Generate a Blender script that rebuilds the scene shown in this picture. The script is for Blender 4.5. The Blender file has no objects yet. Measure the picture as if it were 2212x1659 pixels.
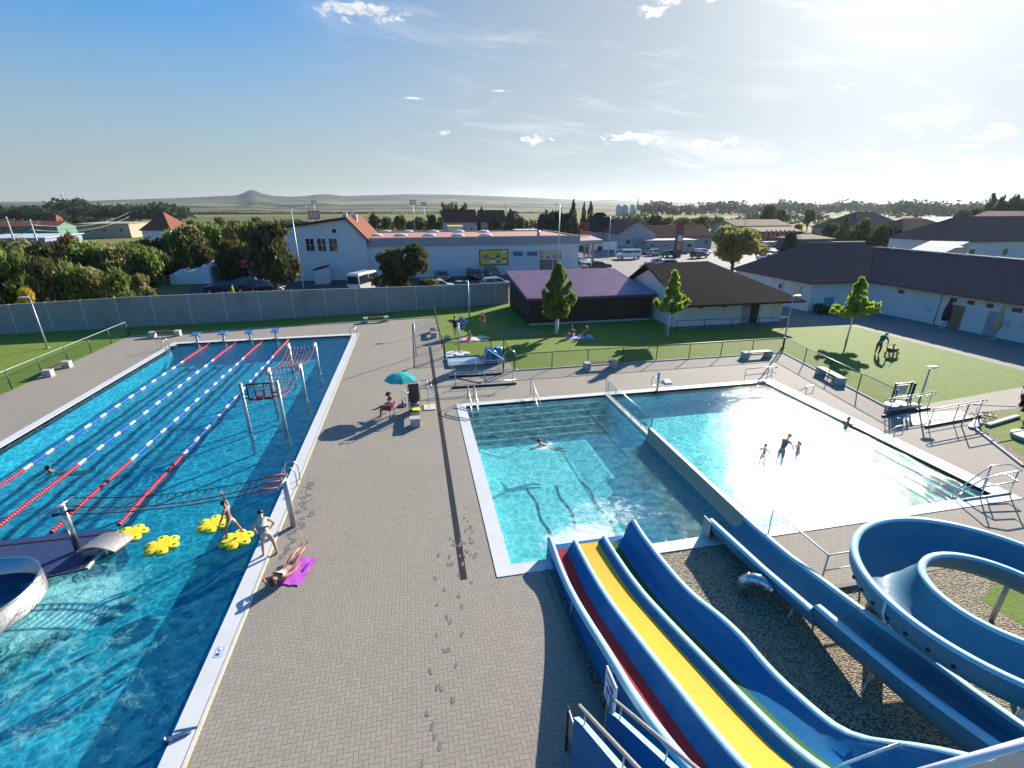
EXPO=1.1; SKY=0.05; SKYV=3.1; SKYC=2.2; HAZE=0.00006
import bpy, math, random
from math import sin, cos, pi, radians as rad, hypot, atan2, asin, sqrt
from mathutils import Vector as V, Matrix
random.seed(7)
S = bpy.context.scene
COL = S.collection
# ------------------------------------------------------------------ camera (photo calibrated: 25 m pool, lanes 2 m)
H = 10.3; FOC = 1017.99; PIT = rad(20.546); YAW = rad(11.508); ROLL = rad(-0.074)
_f = V((sin(YAW)*cos(PIT), cos(YAW)*cos(PIT), -sin(PIT))); _r = V((cos(YAW), -sin(YAW), 0)); _u = _r.cross(_f)
_R = _r*cos(ROLL)+_u*sin(ROLL); _U = _u*cos(ROLL)-_r*sin(ROLL)
def ray(px, py): return _R*((px-1106)/FOC) - _U*((py-829.5)/FOC) + _f
def at(px, py, z=0.0):
    d = ray(px, py); t = (z-H)/d.z
    return V((d.x*t, d.y*t, z))
def atY(px, py, Y):
    d = ray(px, py); t = Y/d.y
    return V((d.x*t, Y, H+d.z*t))
cam = bpy.data.objects.new('camera', bpy.data.cameras.new('camera')); COL.objects.link(cam)
cam.location = (0, 0, H)
cam.matrix_world = Matrix.Translation((0, 0, H)) @ Matrix((( _R.x, _U.x, -_f.x), (_R.y, _U.y, -_f.y), (_R.z, _U.z, -_f.z))).to_4x4()
cam.data.sensor_width = 36; cam.data.lens = 36*FOC/2212; cam.data.clip_start = .1; cam.data.clip_end = 30000
S.camera = cam
S.view_settings.view_transform = 'Standard'; S.view_settings.look = 'None'; S.view_settings.exposure = EXPO if 'EXPO' in globals() else 0.0
S.view_settings.gamma = 1
S.cycles.max_bounces = 8; S.cycles.transparent_max_bounces = 24; S.cycles.diffuse_bounces = 3; S.cycles.glossy_bounces = 3
S.cycles.volume_bounces = 0; S.cycles.use_denoising = True; S.cycles.sample_clamp_indirect = 6; S.cycles.caustics_reflective = False; S.cycles.caustics_refractive = False
SUN_AZ, SUN_EL = rad(48.0), rad(21.5)
SD = V((sin(SUN_AZ)*cos(SUN_EL), cos(SUN_AZ)*cos(SUN_EL), sin(SUN_EL)))
sl = bpy.data.lights.new('sun', 'SUN'); sl.energy = 5.0; sl.angle = rad(.53); sl.color = (1, .93, .82)
so = bpy.data.objects.new('sun', sl); COL.objects.link(so); so.rotation_euler = SD.to_track_quat('Z', 'Y').to_euler(); so.location = SD*100

# ------------------------------------------------------------------ node helpers
class NT:
    def __init__(s, tree): s.t = tree; s.n = tree.nodes; s.l = tree.links
    def new(s, typ, **kw):
        n = s.n.new(typ)
        for k, v in kw.items(): setattr(n, k, v)
        return n
    def put(s, sock, val):
        if isinstance(val, bpy.types.NodeSocket): s.l.new(val, sock)
        elif val is not None:
            try: sock.default_value = val
            except Exception: sock.default_value = (*val, 1.0)[:4]
    def m(s, op, a, b=None, c=None, clamp=False):
        n = s.new('ShaderNodeMath', operation=op, use_clamp=clamp)
        for i, x in enumerate((a, b, c)):
            if x is not None: s.put(n.inputs[i], x)
        return n.outputs[0]
    def vm(s, op, a, b=None):
        n = s.new('ShaderNodeVectorMath', operation=op)
        s.put(n.inputs[0], a)
        if b is not None: s.put(n.inputs[1], b)
        return n.outputs['Value'] if op in ('LENGTH', 'DOT_PRODUCT', 'DISTANCE') else n.outputs[0]
    def xyz(s, v): n = s.new('ShaderNodeSeparateXYZ'); s.l.new(v, n.inputs[0]); return n.outputs
    def comb(s, x, y, z=0.0):
        n = s.new('ShaderNodeCombineXYZ')
        for i, q in enumerate((x, y, z)): s.put(n.inputs[i], q)
        return n.outputs[0]
    def noise(s, vec, scale, detail=3, rough=.55, dist=0.0):
        n = s.new('ShaderNodeTexNoise'); s.put(n.inputs['Vector'], vec); n.inputs['Scale'].default_value = scale
        n.inputs['Detail'].default_value = detail; n.inputs['Roughness'].default_value = rough; n.inputs['Distortion'].default_value = dist
        return n.outputs[0]
    def vor(s, vec, scale, feature='F1', out=0, rnd=1.0):
        n = s.new('ShaderNodeTexVoronoi', feature=feature); s.put(n.inputs['Vector'], vec); n.inputs['Scale'].default_value = scale
        n.inputs['Randomness'].default_value = rnd
        return n.outputs[out]
    def mix(s, f, a, b, typ='MIX'):
        n = s.new('ShaderNodeMix', data_type='RGBA', blend_type=typ)
        s.put(n.inputs[0], f); s.put(n.inputs[6], a if isinstance(a, bpy.types.NodeSocket) else (*a[:3], 1)); s.put(n.inputs[7], b if isinstance(b, bpy.types.NodeSocket) else (*b[:3], 1))
        return n.outputs[2]
    def smooth(s, v, lo, hi, a=0.0, b=1.0):
        n = s.new('ShaderNodeMapRange', interpolation_type='SMOOTHSTEP'); s.put(n.inputs[0], v)
        for i, x in enumerate((lo, hi, a, b)): s.put(n.inputs[i+1], x)
        return n.outputs[0]
    def lin(s, v, lo, hi, a=0.0, b=1.0):
        n = s.new('ShaderNodeMapRange'); s.put(n.inputs[0], v)
        for i, x in enumerate((lo, hi, a, b)): s.put(n.inputs[i+1], x)
        return n.outputs[0]
    def ramp(s, v, stops):
        n = s.new('ShaderNodeValToRGB'); s.put(n.inputs[0], v); e = n.color_ramp.elements
        while len(e) < len(stops): e.new(.5)
        for i, (p, c) in enumerate(stops): e[i].position = p; e[i].color = (*c, 1)
        return n.outputs[0]
    def bump(s, h, strength=.3, dist=.02):
        n = s.new('ShaderNodeBump'); n.inputs['Strength'].default_value = strength; n.inputs['Distance'].default_value = dist; s.put(n.inputs['Height'], h)
        return n.outputs[0]
    def pos(s): return s.new('ShaderNodeNewGeometry').outputs['Position']
    def obj(s): return s.new('ShaderNodeTexCoord').outputs['Object']
def newmat(name):
    m = bpy.data.materials.new(name); m.use_nodes = True; m.node_tree.nodes.clear()
    t = NT(m.node_tree); o = t.new('ShaderNodeOutputMaterial'); return m, t, o
def princ(t, o, col, rough=.6, metal=0.0, spec=.5, normal=None):
    p = t.new('ShaderNodeBsdfPrincipled'); t.put(p.inputs['Base Color'], col if isinstance(col, bpy.types.NodeSocket) else (*col[:3], 1))
    t.put(p.inputs['Roughness'], rough); p.inputs['Metallic'].default_value = metal; p.inputs['Specular IOR Level'].default_value = spec
    if normal is not None: t.l.new(normal, p.inputs['Normal'])
    t.l.new(p.outputs[0], o.inputs[0]); return p
def pm(name, col, rough=.6, metal=0.0, var=.14, scale=3.0, bump=0.0, bscale=30.0, spec=.5, dirt=0.0, dirtcol=(.12, .1, .08)):
    """plain procedural paint / stone / plastic: base colour broken up by two noises, optional grime and bump"""
    m, t, o = newmat(name); p = t.obj()
    n = t.noise(p, scale, 5, .6); n2 = t.noise(p, scale*7, 3)
    f = t.lin(t.m('ADD', t.m('MULTIPLY', n, .65), t.m('MULTIPLY', n2, .35)), .3, .7)
    c = t.mix(f, [max(0, x*(1-var)) for x in col], [min(1, x*(1+var)) for x in col])
    if dirt: c = t.mix(t.m('MULTIPLY', t.smooth(t.noise(p, scale*.6, 6, .7), .5, .72), dirt), c, dirtcol)
    rr = t.lin(n2, .3, .7, max(0, rough-.08), min(1, rough+.08))
    princ(t, o, c, rr, metal, spec, t.bump(t.noise(p, bscale, 4), bump, .02) if bump else None)
    return m
# ------------------------------------------------------------------ mesh builder and object helpers
class MB:
    def __init__(s, org=(0, 0, 0)): s.v = []; s.f = []; s.mi = []; s.sm = []; s.o = V(org)
    def a(s, p): s.v.append((p[0]-s.o.x, p[1]-s.o.y, p[2]-s.o.z)); return len(s.v)-1
    def fc(s, idx, m=0, sm=False): s.f.append(tuple(idx)); s.mi.append(m); s.sm.append(sm)
    def poly(s, pts, m=0, sm=False): s.fc([s.a(p) for p in pts], m, sm); return s
    def box(s, x0, x1, y0, y1, z0, z1, m=0):
        i = [s.a(p) for p in ((x0,y0,z0),(x1,y0,z0),(x1,y1,z0),(x0,y1,z0),(x0,y0,z1),(x1,y0,z1),(x1,y1,z1),(x0,y1,z1))]
        for q in ((3,2,1,0),(4,5,6,7),(0,1,5,4),(1,2,6,5),(2,3,7,6),(3,0,4,7)): s.fc([i[k] for k in q], m)
        return s
    def hexa(s, p8, m=0):
        i = [s.a(p) for p in p8]
        for q in ((3,2,1,0),(4,5,6,7),(0,1,5,4),(1,2,6,5),(2,3,7,6),(3,0,4,7)): s.fc([i[k] for k in q], m)
        return s
    def prism(s, pts, z0, z1, m=0, mtop=None):
        n = len(pts); b = [s.a((p[0], p[1], z0)) for p in pts]; t = [s.a((p[0], p[1], z1)) for p in pts]
        s.fc(b[::-1], m); s.fc(t, m if mtop is None else mtop)
        for k in range(n): s.fc((b[k], b[(k+1) % n], t[(k+1) % n], t[k]), m)
        return s
    def bar(s, p, q, w, h, m=0, up=(0, 0, 1)):
        p = V(p); q = V(q); d = (q-p).normalized(); u = V(up)
        if abs(d.dot(u)) > .98: u = V((0, 1, 0))
        x = d.cross(u).normalized()*(w/2); y = x.cross(d).normalized()*(h/2)
        return s.hexa([p-x-y, p+x-y, q+x-y, q-x-y, p-x+y, p+x+y, q+x+y, q-x+y], m)
    def rings(s, rg, m=0, closed=True, cap=True, sm=True, loop=False):
        ids = [[s.a(p) for p in r] for r in rg]; n = len(ids[0])
        R = range(len(ids) if loop else len(ids)-1)
        for i in R:
            A, B = ids[i], ids[(i+1) % len(ids)]
            for k in range(n if closed else n-1): s.fc((A[k], A[(k+1) % n], B[(k+1) % n], B[k]), m, sm)
        if cap and closed and not loop: s.fc(ids[0][::-1], m); s.fc(ids[-1], m)
        return s
    def tube(s, pts, r, m=0, n=8, cap=True, loop=False):
        pts = [V(p) for p in pts]; rs = r if isinstance(r, (list, tuple)) else [r]*len(pts); rg = []; prev = None
        N = len(pts)
        for i, p in enumerate(pts):
            if loop: d = (pts[(i+1) % N]-pts[i-1])
            else: d = pts[min(i+1, N-1)]-pts[max(i-1, 0)]
            d = d.normalized() if d.length > 1e-9 else V((0, 0, 1))
            if prev is None: x = d.orthogonal().normalized()
            else:
                x = prev-d*prev.dot(d); x = x.normalized() if x.length > 1e-6 else d.orthogonal().normalized()
            prev = x; y = d.cross(x)
            rg.append([p+(x*cos(2*pi*k/n)+y*sin(2*pi*k/n))*rs[i] for k in range(n)])
        return s.rings(rg, m, True, cap, True, loop)
    def cyl(s, c, r, h, n=16, m=0, r2=None, sm=True):
        r2 = r if r2 is None else r2; c = V(c)
        return s.rings([[c+V((r*cos(2*pi*k/n), r*sin(2*pi*k/n), 0)) for k in range(n)], [c+V((r2*cos(2*pi*k/n), r2*sin(2*pi*k/n), h)) for k in range(n)]], m, True, True, sm)
    def ell(s, c, r, m=0, nu=12, nv=8, z0=-1.0, z1=1.0):
        c = V(c); a0, a1 = asin(max(-1, z0)), asin(min(1, z1)); rg = []
        for j in range(nv+1):
            e = a0+(a1-a0)*j/nv; q = max(cos(e), 1e-3)
            rg.append([c+V((r[0]*q*cos(2*pi*k/nu), r[1]*q*sin(2*pi*k/nu), r[2]*sin(e))) for k in range(nu)])
        return s.rings(rg, m)
    def mesh(s, name, mats):
        me = bpy.data.meshes.new(name); me.from_pydata(s.v, [], s.f)
        for m in (mats if isinstance(mats, (list, tuple)) else [mats]): me.materials.append(m)
        me.polygons.foreach_set('material_index', s.mi); me.polygons.foreach_set('use_smooth', s.sm); me.update(); return me
    def build(s, name, mats, parent=None, loc=None):
        o = bpy.data.objects.new(name, s.mesh(name, mats)); COL.objects.link(o)
        if parent is not None: o.parent = parent
        o.location = loc if loc is not None else (s.o if parent is None else (0, 0, 0))
        return o
def tag(o, label=None, cat=None, group=None, kind=None):
    if label: o['label'] = label
    if cat: o['category'] = cat
    if group: o['group'] = group
    if kind: o['kind'] = kind
    return o
def thing(name, label, cat, loc=(0, 0, 0), rz=0.0, group=None):
    o = bpy.data.objects.new(name, None); COL.objects.link(o); o.location = loc; o.rotation_euler = (0, 0, rz); o.empty_display_size = .3
    return tag(o, label, cat, group)
def part(name, mb, mats, parent, label=None, kind=None):
    o = mb.build(name, mats, parent)
    if label: o['label'] = label
    if kind: o['kind'] = kind
    return o
def dup(root, loc, rz=0.0, label=None, scale=None):
    r = root.copy(); COL.objects.link(r); r.location = loc; r.rotation_euler = (0, 0, rz)
    if label: r['label'] = label
    if scale: r.scale = scale if hasattr(scale, '__len__') else (scale,)*3
    for ch in list(root.children):
        c = ch.copy(); COL.objects.link(c); c.parent = r
        for g in list(ch.children):
            d = g.copy(); COL.objects.link(d); d.parent = c
    return r
def struct(name, mb, mats): return tag(mb.build(name, mats), kind='structure')
ORD = ['leftmost', 'second', 'third', 'fourth', 'fifth', 'sixth', 'seventh', 'eighth', 'ninth', 'tenth', 'eleventh', 'twelfth', 'thirteenth', 'fourteenth', 'fifteenth', 'sixteenth', 'seventeenth', 'eighteenth']
# ------------------------------------------------------------------ world: Nishita daylight + procedural clouds
w = bpy.data.worlds.new('World'); S.world = w; w.use_nodes = True
W = NT(w.node_tree); W.n.clear(); wo = W.new('ShaderNodeOutputWorld'); bg = W.new('ShaderNodeBackground')
sky = W.new('ShaderNodeTexSky', sky_type='NISHITA', sun_disc=False); sky.sun_elevation = SUN_EL; sky.sun_rotation = SUN_AZ
sky.air_density = 1.0; sky.dust_density = 1.0; sky.ozone_density = 1.4; sky.altitude = 200
dirv = W.vm('NORMALIZE', W.new('ShaderNodeTexCoord').outputs['Generated']); dx, dy, dz = W.xyz(dirv)
az = W.m('ARCTAN2', dx, dy); el = W.m('ARCSINE', dz)
CL = [(785,25,95,30,1),(1412,16,55,30,1),(1540,0,28,9,.7),(968,286,34,9,.75),(1150,303,52,14,.95),(1245,300,26,8,.7),(1368,300,78,17,1),(1550,306,78,16,1),(1735,344,50,10,.85),(1990,292,32,8,.8),(2140,285,80,18,1),(2085,316,55,7,.75),(2110,342,70,11,.85),(1840,380,60,6,.7),(1815,182,52,18,.62),(1255,213,48,10,.6),(2205,346,40,12,.85),(890,212,70,6,.5),(1080,196,60,5,.5)]
cosun = W.vm('DOT_PRODUCT', dirv, tuple(SD))
azel = W.comb(az, el, 0.0); dmin = None
for (cx, cy, rx, ry, st) in CL:
    d = ray(cx, cy).normalized(); d1 = ray(cx+rx, cy).normalized(); d2 = ray(cx, cy-ry).normalized()
    a0 = atan2(d.x, d.y); e0 = asin(d.z); wa = abs(atan2(d1.x, d1.y)-a0); we = max(abs(asin(d2.z)-e0), .002)
    n = W.new('ShaderNodeVectorMath', operation='MULTIPLY_ADD'); W.l.new(azel, n.inputs[0]); n.inputs[1].default_value = (1/(wa*st), 1/(we*st), 0); n.inputs[2].default_value = (-a0/(wa*st), -e0/(we*st), 0)
    q = W.vm('LENGTH', n.outputs[0]); dmin = q if dmin is None else W.m('MINIMUM', dmin, q)
msk = W.m('SUBTRACT', 1.25, dmin)
cv = W.comb(W.m('MULTIPLY', az, 1.0), W.m('MULTIPLY', el, 1.9), 0.3)
cn = W.noise(cv, 38, 7, .64, .35); cn2 = cn
body = W.m('ADD', W.m('MULTIPLY', msk, .75), W.m('MULTIPLY', W.m('SUBTRACT', cn, .5), 3.0))
cloud = W.m('MULTIPLY', W.smooth(body, .28, .85), W.smooth(msk, 0.0, .3))
# thin cirrus streaks, denser towards the sun
sv = W.vm('MULTIPLY', W.comb(W.m('ADD', W.m('MULTIPLY', az, 1.0), W.m('MULTIPLY', el, -1.6)), W.m('ADD', el, W.m('MULTIPLY', az, .18)), 0.7), (2.2, 13.0, 1))
cir = W.smooth(W.noise(sv, 1.6, 5, .62, .6), .5, .8)
cirw = W.m('MULTIPLY', cir, W.lin(cosun, .45, .98, .06, .5))
lit = W.mix(W.smooth(cosun, .55, .99), (8.2, 8.3, 8.5), (13.0, 12.8, 12.4))
shade = W.mix(W.smooth(W.m('ADD', cn, W.m('MULTIPLY', cn2, .3)), .55, .8), (6.0, 6.4, 7.0), lit)
hsv = W.new('ShaderNodeHueSaturation'); W.put(hsv.inputs['Saturation'], W.smooth(el, .0, .36, .6, 1.65)); W.l.new(sky.outputs[0], hsv.inputs['Color'])
lum = W.vm('DOT_PRODUCT', hsv.outputs[0], (.25, .55, .2))
comp = W.m('DIVIDE', SKYV, W.m('ADD', 1.0, W.m('DIVIDE', lum, SKYC)))          # sky brightness compressed, damping the glare round the sun
n_ = W.new('ShaderNodeVectorMath', operation='SCALE'); W.l.new(hsv.outputs[0], n_.inputs[0]); W.l.new(comp, n_.inputs['Scale'])
skb = W.vm('MULTIPLY', n_.outputs[0], (.86, 1.0, 1.10))
lm2 = W.vm('DOT_PRODUCT', skb, (.25, .55, .2)); blw = W.vm('SCALE', W.comb(.86, 1.0, 1.12)); W.l.new(lm2, blw.node.inputs['Scale'])
skb = W.mix(W.smooth(cosun, .4, .95, .0, .8), skb, blw)
glare = W.m('MULTIPLY', W.m('POWER', W.m('MAXIMUM', cosun, 0.0), 40.0), 4.0)
skb = W.vm('ADD', skb, W.comb(glare, W.m('MULTIPLY', glare, .98), W.m('MULTIPLY', glare, .93)))
skc = W.mix(cirw, skb, lit)
skc = W.mix(W.m('MULTIPLY', cloud, .93), skc, shade)
W.l.new(skc, bg.inputs[0]); bg.inputs[1].default_value = SKY; W.l.new(bg.outputs[0], wo.inputs[0])

# ------------------------------------------------------------------ materials
def paving(name, ca=(.36,.31,.245), cb=(.31,.268,.212), mortar=(.175,.155,.13), L=.105):
    m, t, o = newmat(name); P = t.pos(); p = t.vm('SCALE', P); p.node.inputs['Scale'].default_value = 1/L
    x, y, z = t.xyz(p); i = t.m('FLOOR', x); j = t.m('FLOOR', y); fx = t.m('SUBTRACT', x, i); fy = t.m('SUBTRACT', y, j)
    k = t.m('FLOORED_MODULO', t.m('SUBTRACT', i, j), 4.0); eq = lambda n: t.m('COMPARE', k, float(n), .1)
    e0, e1, e2, e3 = eq(0), eq(1), eq(2), eq(3)
    dL = t.m('ADD', fx, e1); dR = t.m('ADD', t.m('SUBTRACT', 1.0, fx), e0); dB = t.m('ADD', fy, e2); dT = t.m('ADD', t.m('SUBTRACT', 1.0, fy), e3)
    d = t.m('MINIMUM', t.m('MINIMUM', dL, dR), t.m('MINIMUM', dB, dT))
    wn = t.new('ShaderNodeTexWhiteNoise', noise_dimensions='2D'); t.l.new(t.comb(t.m('SUBTRACT', i, e1), t.m('ADD', j, e3)), wn.inputs['Vector'])
    big = t.noise(P, .22, 4); med = t.noise(P, 1.1, 5, .65); fine = t.noise(P, 60, 3)
    c = t.mix(wn.outputs[0], cb, ca)
    c = t.mix(t.lin(big, .3, .7, 0, .35), c, (.25,.225,.19)); c = t.mix(t.m('MULTIPLY', t.smooth(med, .55, .78), .35), c, (.35,.32,.28))
    c = t.mix(t.lin(fine, .3, .7, 0, .22), c, (.20,.18,.155))
    stain = t.smooth(t.noise(t.vm('MULTIPLY', P, (1, .55, 1)), .42, 6, .72, .4), .56, .74); c = t.mix(t.m('MULTIPLY', stain, .32), c, (.19,.17,.14))
    jn = t.smooth(d, .03, .08)
    c = t.mix(jn, mortar, c)
    princ(t, o, c, .82, 0, .35, t.bump(t.m('ADD', t.m('MULTIPLY', jn, 1.0), t.m('MULTIPLY', fine, .3)), .45, .006)); return m
M = {}
M['pave'] = paving('herringbone paving')
def grassmat(name, a=(.12,.19,.022), b=(.19,.26,.038), dry=(.27,.24,.075), dryamt=.55):
    m, t, o = newmat(name); P = t.pos()
    n1 = t.noise(P, .35, 5, .6); n2 = t.noise(P, 4, 5, .7); n3 = t.noise(P, 26, 4, .7)
    c = t.mix(t.lin(t.m('ADD', t.m('MULTIPLY', n2, .5), t.m('MULTIPLY', n3, .5)), .32, .68), a, b)
    c = t.mix(t.m('MULTIPLY', t.smooth(n1, .5, .72), dryamt), c, dry)
    c = t.mix(t.m('MULTIPLY', t.smooth(t.noise(P, 1.3, 4, .6), .58, .75), .5), c, (.09,.15,.02))
    # trodden bare earth beside the brown shed
    bare = t.smooth(t.m('ADD', t.vm('LENGTH', t.vm('MULTIPLY', t.vm('SUBTRACT', P, (8.6, 39.6, 0)), (.45, .8, 0))), t.m('MULTIPLY', t.noise(P, .9, 4), 1.4)), 1.3, 2.1, 1, 0)
    c = t.mix(t.m('MULTIPLY', bare, .8), c, (.27,.2,.11))
    princ(t, o, c, .85, 0, .2, t.bump(t.m('ADD', n3, n2), .7, .05)); return m
M['lawn'] = grassmat('lawn grass'); M['meadow'] = grassmat('dry meadow', (.10,.12,.03), (.17,.16,.05), (.26,.2,.08), .7)
def gravelmat():
    m, t, o = newmat('wood chip gravel'); P = t.pos(); w1 = t.vm('MULTIPLY', P, (1, 1.7, 1))
    c1 = t.vor(w1, 17, 'F1', 1); d1 = t.vor(w1, 17, 'F1', 0); x, y, z = t.xyz(c1)
    c = t.ramp(x, [(0, (.18,.14,.10)), (.35, (.42,.34,.23)), (.7, (.58,.48,.33)), (1, (.34,.29,.23))])
    c = t.mix(t.smooth(d1, .35, .8), c, (.09,.075,.06)); c = t.mix(t.lin(t.noise(P, .7, 4), .3, .7, 0, .4), c, (.3,.25,.17))
    princ(t, o, c, .9, 0, .2, t.bump(t.m('SUBTRACT', 1.0, d1), .9, .03)); return m
M['gravel'] = gravelmat()
def asphalt(name, c0=(.062,.064,.068)):
    m, t, o = newmat(name); P = t.pos()
    c = t.mix(t.lin(t.noise(P, 40, 3), .3, .7), [q*.8 for q in c0], [q*1.25 for q in c0])
    c = t.mix(t.m('MULTIPLY', t.smooth(t.noise(P, .15, 5, .65), .45, .7), .45), c, [q*1.5 for q in c0])
    princ(t, o, c, .85, 0, .3); return m
M['asphalt'] = asphalt('worn asphalt'); M['lot'] = asphalt('pale car park asphalt', (.2,.19,.175)); M['path'] = asphalt('brown concrete path', (.20,.185,.17))
def ground_mat():
    m, t, o = newmat('far fields'); P = t.pos(); x, y, z = t.xyz(P)
    q = t.comb(t.m('MULTIPLY', x, .0016), t.m('MULTIPLY', y, .0045)); q = t.vm('ADD', q, t.vm('SCALE', t.new('ShaderNodeTexNoise').outputs[1]))
    cell = t.vor(t.comb(t.m('MULTIPLY', x, .0017), t.m('MULTIPLY', y, .0042)), 1.0, 'F1', 1); cx = t.xyz(cell)[0]
    c = t.ramp(cx, [(0, (.13,.15,.03)), (.25, (.22,.20,.06)), (.45, (.15,.17,.04)), (.62, (.26,.215,.10)), (.8, (.075,.10,.026)), (1, (.18,.15,.08))])
    c = t.mix(t.lin(t.noise(P, .05, 5, .65), .3, .7, 0, .4), c, (.13,.14,.04)); c = t.mix(t.lin(t.noise(P, .9, 4, .65), .3, .7, 0, .4), c, (.19,.17,.07))
    princ(t, o, c, .95, 0, .1); return m
M['fields'] = ground_mat()
def hills_mat():
    m, t, o = newmat('hill fields and woods'); P = t.pos(); x, y, z = t.xyz(P)
    wob = t.noise(P, .0012, 3)
    cell = t.vor(t.comb(t.m('ADD', t.m('MULTIPLY', x, .0013), t.m('MULTIPLY', wob, 1.2)), t.m('MULTIPLY', y, .0022)), 1.0, 'F1', 1); cx = t.xyz(cell)[0]
    c = t.ramp(cx, [(0, (.085,.10,.035)), (.3, (.17,.145,.08)), (.5, (.06,.085,.03)), (.7, (.21,.18,.11)), (1, (.075,.07,.045))])
    wood = t.smooth(t.noise(t.vm('MULTIPLY', P, (1, 1.6, 6)), .0019, 6, .62), .50, .54)
    c = t.mix(wood, c, (.022,.042,.018))
    c = t.mix(t.m('MULTIPLY', t.smooth(t.m('ADD', z, t.m('MULTIPLY', t.noise(P, .002, 4), 40)), 78, 96), .95), c, (.014,.03,.018))
    princ(t, o, c, .95, 0, .1); return m
M['hills'] = hills_mat()
def watermat(name, tint, foamcol, cell=2.2, caustic=.5, bump=.35, milk=.0, foams=(), murk=(.1,.4,.5), murkf=.1, sc=1.0):
    """clear pool water: rippled reflecting skin over tinted transmission, aerated where water runs in"""
    m, t, o = newmat(name); P = t.pos()
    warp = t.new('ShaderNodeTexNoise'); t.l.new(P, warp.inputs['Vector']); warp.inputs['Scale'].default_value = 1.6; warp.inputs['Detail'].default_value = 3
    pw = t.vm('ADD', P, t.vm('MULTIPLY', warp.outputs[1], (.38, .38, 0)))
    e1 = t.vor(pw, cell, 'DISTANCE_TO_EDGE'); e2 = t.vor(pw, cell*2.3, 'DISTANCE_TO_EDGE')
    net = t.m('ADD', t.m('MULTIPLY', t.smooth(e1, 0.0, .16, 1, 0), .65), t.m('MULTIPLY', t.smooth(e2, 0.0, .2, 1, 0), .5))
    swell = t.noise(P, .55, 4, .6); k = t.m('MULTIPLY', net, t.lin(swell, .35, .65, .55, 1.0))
    tr = t.new('ShaderNodeBsdfTransparent'); dark = [q*(1-caustic*.36) for q in tint]; bright = [min(1, q*(1+caustic*.35)+caustic*.10) for q in tint]  # caustic light painted into the water tint: bright net lines, darker cells
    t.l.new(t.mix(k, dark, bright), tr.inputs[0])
    df = t.new('ShaderNodeBsdfDiffuse'); t.put(df.inputs[0], (*murk, 1))
    body = t.new('ShaderNodeMixShader'); t.put(body.inputs[0], t.lin(t.noise(t.vm('MULTIPLY', P, (1, 1.4, 1)), 1.9*sc, 5, .7, .15), .36, .68, murkf*.3, murkf*1.9)); t.l.new(tr.outputs[0], body.inputs[1]); t.l.new(df.outputs[0], body.inputs[2])
    ripple = t.m('ADD', t.m('MULTIPLY', t.noise(t.vm('MULTIPLY', P, (1, 1.5, 1)), 1.5*sc, 4, .55, .3), .7), t.m('ADD', t.m('MULTIPLY', t.noise(P, 4.5*sc, 3, .5, .2), .40), t.m('MULTIPLY', t.noise(P, 11*sc, 2, .5), .16)))
    nb = t.bump(ripple, bump, .22)
    gl = t.new('ShaderNodeBsdfGlossy'); gl.inputs['Roughness'].default_value = .035; t.l.new(nb, gl.inputs['Normal'])
    nb2 = t.bump(ripple, bump*.35, .22); cosv = t.m('ABSOLUTE', t.vm('DOT_PRODUCT', t.new('ShaderNodeNewGeometry').outputs['Incoming'], nb2)); frv = t.m('ADD', .02, t.m('MULTIPLY', .98, t.m('POWER', t.m('SUBTRACT', 1.0, cosv, clamp=True), 5.0)))   # Schlick, same from above and below
    mx = t.new('ShaderNodeMixShader'); t.l.new(frv, mx.inputs[0]); t.l.new(body.outputs[0], mx.inputs[1]); t.l.new(gl.outputs[0], mx.inputs[2])
    last = mx
    fsum = None
    for (cx, cy, ax, ay, st) in foams:
        r = t.vm('LENGTH', t.vm('MULTIPLY', t.vm('SUBTRACT', P, (cx, cy, 0)), (1/ax, 1/ay, 0)))
        f = t.m('MULTIPLY', t.smooth(r, .2, 1.15, 1, 0), st); fsum = f if fsum is None else t.m('MAXIMUM', fsum, f)
    if fsum is not None:
        fn = t.noise(t.vm('ADD', P, t.vm('SCALE', warp.outputs[1])), 2.6, 7, .72, .6)
        fm = t.m('MULTIPLY', t.smooth(t.m('ADD', fn, t.m('MULTIPLY', fsum, .42)), .58, .95), t.smooth(fsum, 0.0, .3))
        fd = t.new('ShaderNodeBsdfDiffuse'); t.put(fd.inputs[0], (*foamcol, 1)); t.l.new(t.bump(fn, .6, .1), fd.inputs['Normal'])
        m2 = t.new('ShaderNodeMixShader'); t.put(m2.inputs[0], fm); t.l.new(last.outputs[0], m2.inputs[1]); t.l.new(fd.outputs[0], m2.inputs[2]); last = m2
    t.l.new(last.outputs[0], o.inputs[0]); return m
M['water1'] = watermat('lane pool water', (.15,.63,.81), (.22,.60,.60), 2.3, 1.0, .3, foams=((-10.2,12.4,2.6,2.2,.85),(-10.6,9.5,6.5,5.0,.34)), murk=(.03,.28,.36), murkf=.15)
M['water2'] = watermat('slide pool water', (.45,.94,.96), (.80,.9,.9), 2.4, 1.0, .6, foams=((5.0,12.1,1.9,1.3,1.0),(6.2,13.3,2.2,1.6,.5),(5.4,18.7,.8,.6,.55)), murk=(.2,.62,.66), murkf=.17, sc=1.2)
M['water3'] = watermat('paddling pool water', (.36,.86,.90), (.8,.9,.9), 2.6, 1.1, .30, murk=(.16,.5,.56), murkf=.1, sc=1.7)
M['floor1'] = pm('pool floor blue', (.46,.74,.82), .6, var=.06, scale=.8); M['floor2'] = pm('pool floor turquoise', (.58,.92,.93), .6, var=.06, scale=.8)
M['stepnose'] = pm('pool step steel', (.035,.10,.17), .5, var=.08)
M['laneline'] = pm('lane line navy', (.015,.03,.12), .6)
M['rim'] = pm('white overflow rim', (.62,.62,.60), .5, var=.06, scale=1.5, dirt=.15, dirtcol=(.4,.38,.33))
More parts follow.
